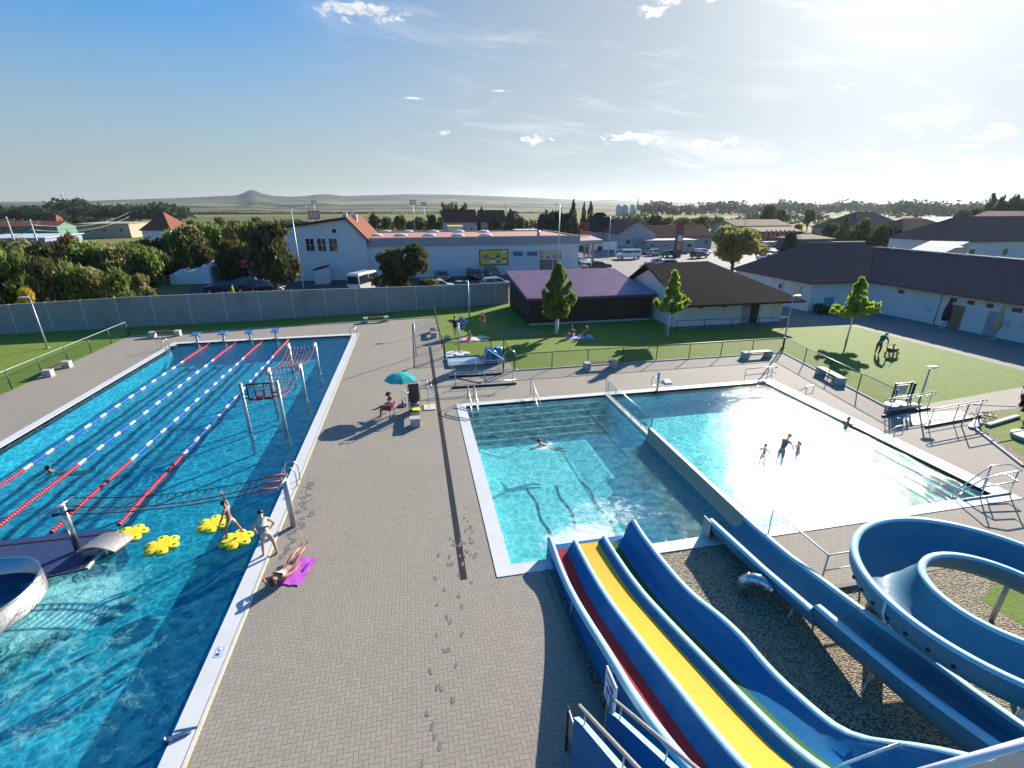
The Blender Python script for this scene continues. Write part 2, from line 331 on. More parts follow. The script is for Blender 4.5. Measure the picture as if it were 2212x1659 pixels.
M['cream'] = pm('cream edge strip', (.66,.6,.45), .5)
M['steel'] = pm('brushed stainless steel', (.55,.55,.55), .28, 1.0, var=.08, scale=6)
M['steelwall'] = pm('dull stainless sheet', (.34,.33,.31), .45, .55, var=.12, scale=2)
M['white'] = pm('white plastic', (.78,.78,.76), .4, var=.05); M['black'] = pm('black rubber', (.015,.015,.017), .6)
M['darkgreen'] = pm('dark green fence paint', (.012,.04,.03), .45); M['concrete'] = pm('cast concrete', (.42,.41,.39), .8, var=.12, bump=.15, dirt=.25)
M['wood'] = pm('brown bench slats', (.075,.05,.04), .6, var=.25); M['galv'] = pm('galvanised pole', (.42,.45,.46), .45, .5, var=.1)
M['navy'] = pm('navy platform coating', (.028,.045,.12), .6, var=.12, scale=4, bump=.1)
M['yellow'] = pm('yellow foam', (.80,.66,.02), .55, var=.06); M['red'] = pm('red plastic', (.55,.02,.03), .45, var=.08); M['blue'] = pm('blue plastic', (.02,.10,.42), .4, var=.08)
M['wet'] = pm('wet paving', (.20,.175,.145), .4, var=.2, scale=6, spec=.6); M['drain'] = pm('drain grating', (.02,.022,.024), .5, .3)

# ------------------------------------------------------------------ ground, deck, pools
G0 = (-24.3, 24.0, -8.0, 44.4); B = 14000
gm = MB()
xs = [-B, -2500, -500, -120, G0[0], G0[1], 130, 500, 2500, B]; ys = [-200, G0[2], G0[3], 130, 500, 2500, B]
for i in range(len(xs)-1):
    for j in range(len(ys)-1):
        if xs[i] == G0[0] and ys[j] == G0[2]: continue
        gm.poly([(xs[i], ys[j], -.03), (xs[i+1], ys[j], -.03), (xs[i+1], ys[j+1], -.03), (xs[i], ys[j+1], -.03)])
struct('ground', gm, M['fields'])
def sheet(name, polys, z, mat):
    b = MB()
    for p in polys: b.poly([(q[0], q[1], z) for q in p])
    return struct(name, b, mat)
R4 = lambda x0, x1, y0, y1: [(x0,y0),(x1,y0),(x1,y1),(x0,y1)]
sheet('pool_deck', [R4(-24.3,-19.5,-8,44.75), [(-19.5,41.9),(-5.2,41.9),(-5.2,46.5),(-19.5,45.15)], [(-5.2,-8),(1.77,-8),(1.77,47.1),(-5.2,46.5)], R4(1.77,21.85,24.35,29.4), R4(1.77,6.13,29.4,33.3),
  [(21.85,10.95),(24,10.95),(24.6,12.7),(26.9,16.4),(29.5,17.6),(45,17.6),(45,21.2),(36,20.1),(28.1,19.2),(24.8,18.9),(26.8,29.4),(21.85,29.4)],
  R4(1.77,3.3,-8,11.1), R4(10.4,24,8.6,11.0)], 0.0, M['pave'])
sheet('gravel_bed', [R4(3.3,10.4,-8,11.0), R4(10.4,24,-8,8.6), [(24,-8),(45,-8),(45,17.6),(29.5,17.6),(26.9,16.4),(24.6,12.7),(24,10.95)]], -.01, M['gravel'])
sheet('lawn', [R4(-70,-24.3,-8,50), [(-24.3,44.75),(1.77,47.1),(1.77,52.5),(-24.3,50)],
  [(1.77,33.3),(6.13,33.3),(6.13,29.4),(26.8,29.4),(24.8,18.9),(28.1,19.2),(36,20.1),(39.7,20.6),(39.6,27),(39.5,35.7),(33.3,36.6),(23.4,37.3),(22.5,42),(22.5,52.8),(1.77,52.5)]], -.012, M['lawn'])
sheet('grass_patch', [[(14.9,7.4),(16.6,8.0),(24,6.5),(24,1),(15.5,2.5)], [(27.2,16.2),(29.6,17.3),(45,17.3),(45,9),(25.3,12.6)]], -.006, M['lawn'])
sheet('path', [[(39.7,20.6),(45,21.2),(50,20),(50,50),(22.5,52.8),(22.5,42),(23.4,37.3),(33.3,36.6),(39.5,35.7),(39.6,27)]], -.016, M['path'])
sheet('service_road', [R4(-30,26.5,54,76.4)], -.02, M['asphalt'])
sheet('car_park', [[(26.5,54),(90,50),(95,104),(27,104)], R4(-75,-36,96,150)], -.024, M['lot'])
sheet('road', [R4(-40,150,108,116)], -.018, M['asphalt'])
# kerbs
kb = MB(); kb.box(3.2,3.34,-8,10.9,-.05,.10); kb.box(10.3,12.6,8.5,8.62,-.05,.09); struct('kerb', kb, pm('kerb concrete', (.16,.155,.15), .8, var=.2))
kb = MB(); kb.bar((26.8,29.36,.02),(6.2,29.36,.02),.1,.09); kb.bar((24.82,18.9,.02),(26.82,29.3,.02),.1,.09); kb.bar((1.7,47.15,.02),(-24.2,44.8,.02),.1,.09); kb.bar((24.7,12.8,.02),(26.9,16.45,.02),.12,.1); struct('lawn_kerb', kb, M['concrete'])
# drain channel
dr = MB(); dr.box(.70,.90,11.08,36.5,-.02,.006)
tag(dr.build('drain_channel', M['drain']), 'long black drain channel running along the paving between the two pools', 'drain')
# basins
WL = -.06
def basin(name, label, x0, x1, y0, y1, d, mats, rims):
    t = thing(name, label, 'pool', ((x0+x1)/2, (y0+y1)/2, 0)); org = t.location
    b = MB(org); b.poly([(x0,y0,-d),(x1,y0,-d),(x1,y1,-d),(x0,y1,-d)]); part('floor', b, mats[0], t)
    b = MB(org)
    for (p, q) in (((x0,y0),(x1,y0)),((x1,y0),(x1,y1)),((x1,y1),(x0,y1)),((x0,y1),(x0,y0))): b.poly([(p[0],p[1],.0),(q[0],q[1],.0),(q[0],q[1],-d),(p[0],p[1],-d)])
    part('basin_wall', b, mats[1], t)
    for r in rims:
        b = MB(org); b.box(r[0], r[1], r[2], r[3], -.30, .022); part('rim', b, M['rim'], t)
    return t
P1 = basin('swimming_pool', 'long blue lane pool at the left with a white rim', -19.15,-5.62,-8,41.42,1.3, [M['floor1'], M['floor1']], [(-5.62,-5.16,-8,42.0),(-19.15,-5.62,41.42,42.0),(-19.62,-19.15,-8,42.0)])
b = MB(P1.location); b.box(-5.16,-5.09,-8,42.05,-.05,.034); part('edge_strip', b, M['cream'], P1)
for x in (-11.7,-13.7,-15.7,-17.7):
    b = MB(P1.location); y = 17.6; pts = []
    while y < 39: pts.append((x+.05*sin(y*2.1+x)+.03*sin(y*5.3), y)); y += .35
    for i in range(len(pts)-1):
        (xa, ya), (xb, yb) = pts[i], pts[i+1]; b.poly([(xa-.13,ya,-1.285),(xa+.13,ya,-1.285),(xb+.13,yb,-1.285),(xb-.13,yb,-1.285)])
    b.poly([(x-.45,17.3,-1.285),(x+.45,17.3,-1.285),(x+.45,17.6,-1.285),(x-.45,17.6,-1.285)])
    part('lane_line', b, M['laneline'], P1)
P2 = basin('swimming_pool', 'turquoise slide pool with foaming water at the end of the slides', 2.28,10.45,11.4,24.0,1.15, [M['floor2'], M['floor2']], [(1.77,2.28,10.95,24.42),(2.28,10.45,24.0,24.42),(2.28,10.45,10.95,11.4)])
for k in range(5):
    b = MB(P2.location); b.box(2.285,9.95,23.995-.52*(k+1),23.995-.52*k-.003,-1.14,-.16-.19*k); part('step', b, M['stepnose'], P2)
    b = MB(P2.location); yy = 23.995-.52*(k+1); b.box(2.29,9.94,yy-.004,yy+.07,-.16-.19*k,-.15-.19*k); part('step_nosing', b, M['rim'], P2)
for x in (4.3,5.5,6.8):
    b = MB(P2.location); y = 12.6; pts = []
    while y < 17.2: pts.append((x-.02*(y-12)+.06*sin(y*3.1+x*2), y)); y += .25
    for i in range(len(pts)-1):
        (xa, ya), (xb, yb) = pts[i], pts[i+1]; b.poly([(xa-.05,ya,-1.135),(xa+.05,ya,-1.135),(xb+.05,yb,-1.135),(xb-.05,yb,-1.135)])
    part('floor_stripe', b, M['laneline'], P2)
P3 = basin('swimming_pool', 'shallow glittering paddling pool with steps along its right side', 10.75,21.05,11.4,23.95,.95, [M['floor2'], M['floor2']], [(10.45,21.05,23.95,24.42),(21.05,21.85,10.95,24.42),(10.45,21.05,10.95,11.4)])
for k in range(4):
    b = MB(P3.location); b.box(21.045-.46*(k+1),21.045-.46*k-.003,11.405,22.1,-.94,-.17-.18*k); b.box(21.045-.46*(k+1)+.0,21.045-.46*k-.2,11.41,22.09,-.17-.18*k,-.165-.18*k,1); part('step', b, [M['stepnose'], M['floor2']], P3)
for nm, x0, x1, y0, y1, mt in (('lane_pool_water', -19.15,-5.62,-8,41.42,'water1'), ('slide_pool_water', 2.28,10.45,11.4,24.0,'water2'), ('paddling_pool_water', 10.75,21.05,11.4,23.95,'water3')):
    b = MB(); b.poly([(x0,y0,WL),(x1,y0,WL),(x1,y1,WL),(x0,y1,WL)]); struct(nm, b, M[mt])
# rim pictograms: small blue depth marks
def pictogram(x, y):
    b = MB((x, y, 0))
    b.box(x-.085,x+.085,y-.15,y+.15,.020,.024,0); b.box(x-.07,x+.07,y-.135,y+.135,.0235,.0265,1); b.box(x-.05,x+.05,y-.11,y-.02,.026,.029,0); b.box(x-.035,x+.045,y+.02,y+.06,.026,.029,0); b.box(x-.05,x+.0,y+.08,y+.115,.026,.029,0)
    return part('depth_mark', MBoff(b, P1.location), [M['blue'], M['white']], P1)
def MBoff(b, loc):
    o = b.o; L = V(loc); b.v = [(p[0]+o.x-L.x, p[1]+o.y-L.y, p[2]+o.z-L.z) for p in b.v]; b.o = L; return b
pictogram(-5.4, 9.85); pictogram(-5.38, 16.6)
# wet footprints
random.seed(3); b = MB()
def blob(x, y, r, e=1.0, a=0.0, n=9):
    pts = []; zz = .004+random.random()*.004
    for k in range(n):
        q = 2*pi*k/n; rr = r*random.uniform(.6, 1.15); px, py = rr*cos(q), rr*sin(q)*e
        pts.append((x+px*cos(a)-py*sin(a), y+px*sin(a)+py*cos(a), zz))
    b.poly(pts)
x, y = .75, 13.4
for i in range(22):
    y -= .42+random.uniform(-.06, .06); x += random.uniform(-.2, .16)-.05
    blob(x+(.14 if i % 2 else -.14), y, .05, 2.1, random.uniform(-.4, .2))
x, y = .2, 12.8
for i in range(16):
    y -= .5; x += random.uniform(-.14, .08)-.02; blob(x+(.12 if i % 2 else -.12), y, .045, 2.1, random.uniform(-.3, .3))
for i in range(26): blob(random.gauss(1.05, .32), random.gauss(13.0, .8), random.uniform(.03, .09), 1.6, random.uniform(-1, 1))
for i in range(30): blob(-4.75+random.random()*.55*(1-abs(i-15)/18), 13.2+i*.15, random.uniform(.05, .13), 1.3, random.random()*3)
for i in range(14): blob(-4.9+random.random()*.4, 16.0+random.random()*2, random.uniform(.03, .07), 1.2)
tag(b.build('wet_footprints', M['wet']), 'trail of dark wet footprints across the grey paving between the pools', 'footprints', kind='stuff')
# ------------------------------------------------------------------ water slides
def gloss(name, col, rough=.3, fade=.25, coat=.3):
    m, t, o = newmat(name); P = t.obj(); n = t.noise(P, 1.2, 5, .6); n2 = t.noise(P, 14, 4, .6)
    c = t.mix(t.m('MULTIPLY', t.smooth(n, .42, .72), fade), col, [min(1, x*.6+.22) for x in col]); c = t.mix(t.lin(n2, .35, .7, 0, .16), c, [x*.6 for x in col]); stx = t.noise(t.vm('MULTIPLY', P, (9, .5, 1)), 1.4, 4, .6); c = t.mix(t.m('MULTIPLY', t.smooth(stx, .52, .72), fade*.9), c, [min(1, x*.55+.14) for x in col])
    p = princ(t, o, c, t.lin(n2, .3, .7, rough-.06, rough+.12), 0, .12, t.bump(n, .05, .05)); p.inputs['Coat Weight'].default_value = coat; p.inputs['Coat Roughness'].default_value = .2; return m
M['sblue'] = gloss('slide blue gelcoat', (.006,.13,.31), .42, .12, .0); M['srim'] = gloss('weathered pale blue rim', (.36,.60,.70), .5, .25, .0)
M['sred'] = gloss('slide red lane', (.36,.02,.03), .45, .03, .0); M['syel'] = gloss('slide yellow lane', (.72,.43,.035), .5, .03, .0); M['sgreen'] = gloss('slide green lane', (.006,.11,.02), .5, .03, .0)
M['spanel'] = gloss('stair panel blue', (.006,.13,.33), .7, .05, .0); M['flume'] = gloss('flume blue gelcoat', (.065,.20,.30), .5, .22, .0)
def lerp_tab(tab, y):
    tab = sorted(tab)
    if y <= tab[0][0]: return tab[0][1]
    for (a, za), (b_, zb) in zip(tab, tab[1:]):
        if y <= b_:
            t = (y-a)/(b_-a); return za+(zb-za)*t
    return tab[-1][1]
def smooth_tab(tab, y, w=.35): return sum(lerp_tab(tab, y+d*w) for d in (-1,-.5,0,.5,1))/5
BASE = [(-3,7.2),(0,5.0),(2,3.65),(3,2.9),(3.5,2.52),(4,2.2),(5,1.82),(6,1.5),(7,1.17),(8,.86),(9,.57),(10,.40),(11,.32),(11.8,.30)]
WR = [(0,.9),(2,.9),(3.0,.62),(3.5,.34),(4.0,-.02),(5,.0),(5.8,.06),(6.5,.28),(7.4,.32),(8.2,.24),(9.5,.34),(10.6,.40),(11.4,.42),(11.75,.52)]
WL_ = [(0,.3),(3,.3),(4,.12),(5,.0),(6,-.08),(7,.0),(8.4,.02),(10,.02),(11,.1),(11.5,.26)]
sl3 = thing('triple_slide', 'wide blue triple slide with red, yellow and green lanes ending in the turquoise pool', 'water slide', (5.0, 6.0, 0))
YS = [11.75-.25*i for i in range(60)]
def strip(name, mat, cols, label=None, ys=YS, parent=None):
    b = MB((parent or sl3).location); rg = []
    for y in ys:
        r = []
        for (x, k, dz, fl) in cols:
            zr = smooth_tab(BASE, y)+(smooth_tab(WL_, y) if k == 'L' else smooth_tab(WR, y) if k == 'R' else 0)
            z = zr+dz
            if fl: z = max(smooth_tab(BASE, y)+dz, .03+.003*fl)
            r.append((x, y, z))
        rg.append(r)
    b.rings(rg, 0, closed=False, cap=False); return part(name, b, mat, parent or sl3, label)
strip('slide_body', M['sblue'], [(3.50,'L',-.85,0),(3.54,'L',-.06,0)]); strip('slide_body', M['sblue'], [(3.66,'L',-.06,0),(3.70,'L',-.22,0),(3.73,'m',-.36,1),(3.76,'m',-.38,2)])
strip('slide_rim', M['srim'], [(3.50,'L',-.1,0),(3.52,'L',-.02,0),(3.60,'L',.02,0),(3.68,'L',-.02,0),(3.69,'L',-.1,0)])
strip('red_lane', M['sred'], [(3.76,'m',-.38,2),(3.95,'m',-.395,1),(4.14,'m',-.38,2)], 'red sliding lane on the left')
strip('slide_body', M['sblue'], [(4.14,'m',-.38,2),(4.20,'m',-.36,3),(4.27,'m',-.28,3),(4.355,'m',-.08,0),(4.37,'m',-.03,0)])
strip('slide_rim', M['srim'], [(4.365,'m',-.05,0),(4.38,'m',.0,0),(4.445,'m',.012,0),(4.51,'m',.0,0),(4.525,'m',-.05,0)])
strip('slide_body', M['sblue'], [(4.52,'m',-.04,0),(4.54,'m',-.12,0),(4.56,'m',-.17,3),(4.575,'m',-.18,2)])
strip('yellow_lane', M['syel'], [(4.575,'m',-.18,2),(4.92,'m',-.19,1),(5.23,'m',-.18,2)], 'bright yellow sliding lane in the middle')
strip('slide_body', M['sblue'], [(5.23,'m',-.18,2),(5.27,'m',-.16,3),(5.35,'m',-.08,0),(5.365,'m',-.03,0)])
strip('slide_rim', M['srim'], [(5.36,'m',-.05,0),(5.375,'m',.0,0),(5.44,'m',.012,0),(5.51,'m',.0,0),(5.525,'m',-.05,0)])
strip('slide_body', M['sblue'], [(5.52,'m',-.04,0),(5.54,'m',-.12,0),(5.56,'m',-.25,3),(5.58,'m',-.27,2)])
strip('green_lane', M['sgreen'], [(5.58,'m',-.27,2),(5.72,'m',-.285,1),(5.86,'m',-.27,2)], 'green sliding lane on the right')
strip('slide_body', M['sblue'], [(5.86,'m',-.27,2),(5.98,'m',-.23,3),(6.10,'m',-.19,3),(6.24,'R',-.135,0),(6.34,'R',-.03,0)])
strip('slide_rim', M['srim'], [(6.33,'R',-.06,0),(6.345,'R',.0,0),(6.41,'R',.015,0),(6.48,'R',.0,0),(6.495,'R',-.06,0)])
strip('slide_body', M['sblue'], [(6.48,'R',-.05,0),(6.5,'R',-.85,0)])
b = MB(sl3.location); b.box(3.7,6.2,11.45,12.0,-.2,.02); part('end_apron', b, M['sblue'], sl3)
for y in (9.5, 7.0, 4.6, 2.2):
    for x in (3.75, 5.0, 6.25):
        b = MB(sl3.location); b.cyl((x,y,-.05), .06, smooth_tab(BASE, y)-.45, 8); part('support_post', b, M['galv'], sl3)
for yj in (9.2, 6.6, 4.2):
    strip('joint_seam', M['srim'], [(3.47,'L',-.82,0),(3.50,'L',-.05,0)], ys=[yj+.03, yj-.03]); strip('joint_seam', M['spanel'], [(4.21,'m',-.35,0),(4.27,'m',-.27,0),(4.35,'m',-.075,0)], ys=[yj+.012, yj-.012])
# straight body slide with stainless run-out
ZR = [(-3,3.6),(0,2.5),(2,1.9),(3.9,1.43),(4.7,1.29),(5.6,1.18),(6.4,1.04),(7.9,.84),(9.5,.64),(11,.55),(14.5,.56),(18.4,.58)]
ZL = [(-3,4.0),(0,2.85),(3.2,1.99),(4.26,1.73),(5.1,1.56),(6.06,1.43),(7.15,1.30)]
ZL2 = [(7.15,1.10),(7.25,1.07),(8.93,.87),(11.45,.69)]
bs = thing('body_slide', 'straight blue trough slide with a dull steel run-out beside the paddling pool', 'water slide', (9.7, 8, 0))
def trough(name, mat, ys, xs, cut=None):
    b = MB(bs.location); rg = []
    for y in ys:
        zl = lerp_tab(ZL if y < 7.2 else ZL2, y); zr = lerp_tab(ZR, y); bot = min(zl, zr)-(.40 if y < 7.2 else .46)
        rg.append([{'L': (x, y, zl+d), 'R': (x, y, zr+d), 'B': (x, y, bot+d)}[k] for (x, k, d) in xs])
    b.rings(rg, 0, closed=False, cap=False); return part(name, b, mat, bs)
yA = [7.14-.3*i for i in range(34)]; yB = [11.42-.2*i for i in range(22)]+[7.15]
for ys in (yB, yA):
    trough('trough', M['flume'], ys, [(9.06,'L',-.03),(9.12,'L',-.3),(9.25,'B',.16),(9.5,'B',.02),(9.8,'B',.02),(10.05,'B',.14),(10.2,'R',-.3),(10.25,'R',-.03)])
    trough('outer_shell', M['flume'], ys, [(8.90,'L',-.04),(8.95,'L',-.34),(9.15,'B',.02),(9.5,'B',-.08)])
    trough('outer_shell', M['flume'], ys, [(9.5,'B',-.08),(9.85,'B',-.08),(10.2,'B',.02),(10.36,'R',-.34),(10.40,'R',-.04)])
    trough('slide_rim', M['srim'], ys, [(8.885,'L',-.06),(8.90,'L',0),(9.06,'L',0),(9.075,'L',-.06)])
    trough('slide_rim', M['srim'], ys, [(10.235,'R',-.06),(10.25,'R',0),(10.40,'R',0),(10.415,'R',-.06)])
b = MB(bs.location); b.box(8.88,8.90,11.2,11.6,-.2,.70); b.poly([(8.9,11.45,.68),(10.2,11.45,-.4),(8.9,11.45,-.4)]); part('end_plate', b, M['steelwall'], bs)
yS = [18.4-.4*i for i in range(18)]+[11.42]
b = MB(bs.location); rg = []
for y in yS:
    z = lerp_tab(ZR, y); rg.append([(10.30,y,z),(10.285,y,.2),(10.22,y,-.06),(10.05,y,-.25),(9.7,y,-.38),(9.1,y,-.42)])
b.rings(rg, 0, closed=False, cap=False); part('runout_wall', b, M['steelwall'], bs)
b = MB(bs.location)
for k in range(len(yS)-1):
    ya, yb = yS[k], yS[k+1]; za, zb = lerp_tab(ZR, ya), lerp_tab(ZR, yb)
    b.hexa([(10.30,ya,za-.03),(10.46,ya,za-.03),(10.46,yb,zb-.03),(10.30,yb,zb-.03),(10.30,ya,za),(10.46,ya,za),(10.46,yb,zb),(10.30,yb,zb)])
part('runout_coping', b, M['cream'], bs)
b = MB(bs.location); b.box(10.44,10.46,11.4,18.4,-1.0,.53); part('runout_wall', b, M['steelwall'], bs)
for y, x in ((8.2,9.65),(6.0,9.65),(3.6,9.65)):
    b = MB(bs.location); b.cyl((x,y,-.05),.05,lerp_tab(ZR, y)-.75,8); b.tube([(x,y,.35),(x-.5,y-.25,.02)],.02); part('support_post', b, M['galv'], bs)
# curling flume ring
fl = thing('curved_flume', 'big curved blue flume looping round over the wood chips', 'water slide', (13.2, 6.0, 0))
def flume(name, mat, prof, a0=-60, a1=325, n=90):
    prof = [(r*.932, d*.84) for r, d in prof]
    b = MB(fl.location); rg = []
    for i in range(n+1):
        a = rad(a0+(a1-a0)*i/n); zr = 2.47+.33*((a-pi)/pi)
        rg.append([(12.30+r*cos(a), 5.60+r*sin(a), zr+d) for (r, d) in prof])
    b.rings(rg, 0, closed=False, cap=False); return part(name, b, mat, fl)
flume('trough', M['flume'], [(3.04,-.03),(3.02,-.3),(2.9,-.62),(2.65,-.82),(2.35,-.88),(2.05,-.80),(1.86,-.55),(1.78,-.22),(1.75,-.12)])
flume('outer_shell', M['flume'], [(3.19,-.04),(3.17,-.4),(3.03,-.72),(2.7,-.92),(2.35,-.97),(2.0,-.9),(1.74,-.62),(1.64,-.25),(1.61,-.13)])
flume('slide_rim', M['srim'], [(3.205,-.06),(3.19,0),(3.04,0),(3.025,-.06)]); flume('slide_rim', M['srim'], [(1.765,-.15),(1.75,-.09),(1.61,-.09),(1.595,-.15)])
for ad in (172, 236):
    a = rad(ad); b = MB(fl.location); zr = 2.47+.33*((a-pi)/pi); rg = []
    for da in (-.012, .012): rg.append([(12.30+r*.932*cos(a+da), 5.60+r*.932*sin(a+da), zr+d*.84) for (r, d) in ((3.21,-.05),(3.19,-.4),(3.06,-.73),(2.75,-.93),(2.35,-.99),(1.98,-.92),(1.72,-.63),(1.62,-.25))])
    b.rings(rg, 0, closed=False, cap=False); part('joint_flange', b, M['srim'], fl)
for k in range(7):
    b = MB(fl.location); a = rad(150+k*8); zr = 2.47+.33*((a-pi)/pi); b.bar((12.30+2.91*cos(a), 5.60+2.91*sin(a), zr-.36), (12.30+2.99*cos(a), 5.60+2.99*sin(a), zr-.36), .06, .06)
    part('bolt', b, M['black'], fl)
for (x, y, r) in ((11.7,7.75,.2),(10.9,4.2,.06),(12.8,3.2,.06),(14.4,6.8,.06)):
    b = MB(fl.location); b.cyl((x,y,-.05),r,1.45,10); part('support_post', b, M['steelwall'] if r > .1 else M['galv'], fl)
# elbow vent pipe, stairs, sign, fence
b = MB((8.5,9.0,0)); pts = [(8.5,9.0,-.05),(8.5,9.0,.28)]+[(8.5+.26*(1-cos(q)), 9.0-.30*(1-cos(q)), .28+.36*sin(q)) for q in (.3,.6,.9,1.2,1.5,1.8,2.1,2.4)]
b.tube(pts,.17,n=14,cap=False); o = tag(b.build('vent_pipe', M['steel']), 'shiny steel elbow vent pipe rising from the wood chips', 'pipe')
for i in (2,4,6,8): b = MB((8.5,9.0,0)); d = (V(pts[i+1])-V(pts[i])).normalized()*.02; b.tube([V(pts[i])-d, V(pts[i])+d],.183,n=14); part('pipe_seam', b, M['galv'], o)
st = thing('slide_stairs', 'blue sided stairs climbing to the slides beside the yellow lane', 'stairs', (2.62, 4, 0))
for x, y0, z0 in ((2.26, 5.42, 1.82), (3.0, 5.6, 1.50)):
    s = .82; b = MB(st.location); L = [(y0,z0-1.25),(y0,z0),(y0-.3,z0+.3),(-1.0,z0+.3+s*(y0+.7)),(-1.0,z0-1.25+s*(y0+1))]
    ids = [[(xx, y, z) for (y, z) in L] for xx in (x-.05, x+.05)]
    b.poly(ids[0][::-1]); b.poly(ids[1]); 
    for k in range(5):
        q = (k+1) % 5; b.poly([ids[0][k], ids[0][q], ids[1][q], ids[1][k]], 1 if k in (1, 2) else 0)
    part('side_panel', b, [M['spanel'], M['srim']], st)
    b = MB(st.location); r0 = (x, y0-.12, z0+.46); b.tube([r0, (x, -1.0, z0+.46+s*(y0+.88))], .03); 
    for t in (.04,.25,.45,.65): yy = y0-.12-(y0+.88)*t; b.tube([(x,yy,z0+.15+s*(y0-.12-yy)),(x,yy,z0+.45+s*(y0-.12-yy))],.014,n=6)
    part('handrail', b, pm('painted handrail', (.42,.38,.36), .4, .2), st)
b = MB(st.location)
for k in range(9): b.box(2.33,2.93,5.3-.3*(k+1),5.3-.3*k,.17*k+.02,.17*k+.17+.02*(k % 2)*0)
part('steps', b, M['concrete'], st)
sg = thing('rules_sign', 'white slide rules board with blue pictograms beside the stairs', 'sign', (3.06, 5.75, 0))
b = MB(sg.location); b.box(3.03,3.06,5.52,5.98,1.45,2.2); part('board', b, M['white'], sg)
b = MB(sg.location); b.box(3.065,3.10,5.6,5.64,0,1.9); b.box(3.065,3.10,5.86,5.9,0,1.9); part('post', b, M['galv'], sg)
b = MB(sg.location)
for (y, z, r) in ((5.68,1.93,.075),(5.66,1.74,.075),(5.83,1.74,.075),(5.66,1.56,.07)): b.rings([[(xx, y+r*cos(2*pi*k/14), z+r*sin(2*pi*k/14)) for k in range(14)][::-1] for xx in (3.03,3.022)])
b.box(3.024,3.03,5.76,5.92,1.9,1.915); b.box(3.024,3.03,5.76,5.92,1.95,1.965); b.box(3.024,3.03,5.58,5.92,2.09,2.125); b.box(3.024,3.03,5.78,5.92,1.53,1.545); b.box(3.024,3.03,5.78,5.9,1.58,1.595); part('pictogram', b, M['blue'], sg)
fg = thing('mesh_fence', 'short mesh fence panel with a pale top rail at the foot of the stairs', 'fence', (2.33, 5.7, 0))
b = MB(fg.location); b.tube([(2.33,6.0,0),(2.33,6.0,1.25)],.03); part('post', b, M['black'], fg)
b = MB(fg.location); b.tube([(2.33,6.0,1.2),(2.33,5.3,1.2)],.02); part('top_rail', b, M['galv'], fg)
b = MB(fg.location)
for k in range(12): b.tube([(2.33,5.96-.055*k,.08),(2.33,5.96-.055*k,1.2)],.003,n=4)
for k in range(14): b.tube([(2.33,5.98,.12+.08*k),(2.33,5.32,.12+.08*k)],.003,n=4)
part('mesh', b, M['black'], fg)
tr = thing('tower_railing', 'blurred white tube railing close by in the lower right corner', 'railing', (2.6, 1.1, 7.6))
b = MB(tr.location); p0 = ray(2000,1668)*2.15; p1 = ray(2235,1600)*2.15; p0.z += H; p1.z += H; d = (p1-p0); b.tube([p0-d*.6, p1+d*.8], .021, n=14); part('top_rail', b, pm('polished white rail', (.8,.8,.8), .2, .0), tr)
b = MB(tr.location); q0 = p0-d*.6-V((0,0,.06)); q1 = p1+d*.8-V((0,0,.06)); b.hexa([q0-V((.004,0,.5)), q0+V((.004,0,-.5)), q1+V((.004,0,-.5)), q1-V((.004,0,.5)), q0-V((.004,0,0)), q0+V((.004,0,0)), q1+V((.004,0,0)), q1-V((.004,0,0))]); part('infill_panel', b, pm('pale infill panel', (.55,.52,.5), .5), tr)
b = MB((6.2,3.4,2.4)); b.tube([(5.75,3.66,2.05),(5.9,3.56,2.42),(6.3,3.29,3.15),(6.32,3.2,2.9)],.022); tag(b.build('grab_rail', pm('bright rail', (.75,.75,.75), .25, .3)), 'thin bright grab rail across the top of the triple slide', 'handrail')
# retaining fence by the brick terrace
tf = thing('terrace_railing', 'dark tube railing round the brick terrace behind the body slide', 'railing', (11.4, 9.5, 0))
for (x, y) in ((10.95,11.0),(10.95,8.8),(12.35,8.8)): b = MB(tf.location); b.tube([(x,y,0),(x,y,1.05)],.025); part('post', b, M['galv'], tf)
b = MB(tf.location); b.tube([(10.95,11.0,1.05),(10.95,8.8,1.05),(12.35,8.8,1.05)],.025); part('top_rail', b, M['galv'], tf)
b = MB(tf.location); b.tube([(10.95,8.8,.5),(12.35,8.8,.5)],.018); part('mid_rail', b, M['galv'], tf)
# glass rail on the divider wall
dv = thing('divider_wall', 'narrow divider wall with a glass railing between slide pool and paddling pool', 'wall', (10.5, 21.4, 0))
b = MB(dv.location); b.box(10.46,10.74,18.4,24.0,-1.0,.03); part('wall', b, M['steelwall'], dv)
b = MB(dv.location); b.box(10.52,10.535,18.5,24.1,.14,.82)
gmx, gt, go = newmat('clear railing glass'); g1 = gt.new('ShaderNodeBsdfTransparent'); g1.inputs[0].default_value = (.82,.9,.92,1); g2 = gt.new('ShaderNodeBsdfGlossy'); g2.inputs['Roughness'].default_value = .03; g2.inputs[0].default_value = (1,1,1,1)
gx = gt.new('ShaderNodeMixShader'); gx.inputs[0].default_value = .12; gt.l.new(g1.outputs[0], gx.inputs[1]); gt.l.new(g2.outputs[0], gx.inputs[2]); gt.l.new(gx.outputs[0], go.inputs[0]); M['glass'] = gmx
part('glass_panel', b, M['glass'], dv)
b = MB(dv.location); b.tube([(10.53,24.15,.0),(10.53,24.15,.45),(10.53,24.25,.9),(10.53,24.1,.93),(10.53,18.5,.93),(10.53,18.45,.1)],.022); part('handrail', b, M['steel'], dv)
for k in range(6): b = MB(dv.location); y = 18.55+1.05*k; b.tube([(10.53,y,.03),(10.53,y,.93)],.016,n=6); part('post', b, M['steel'], dv)
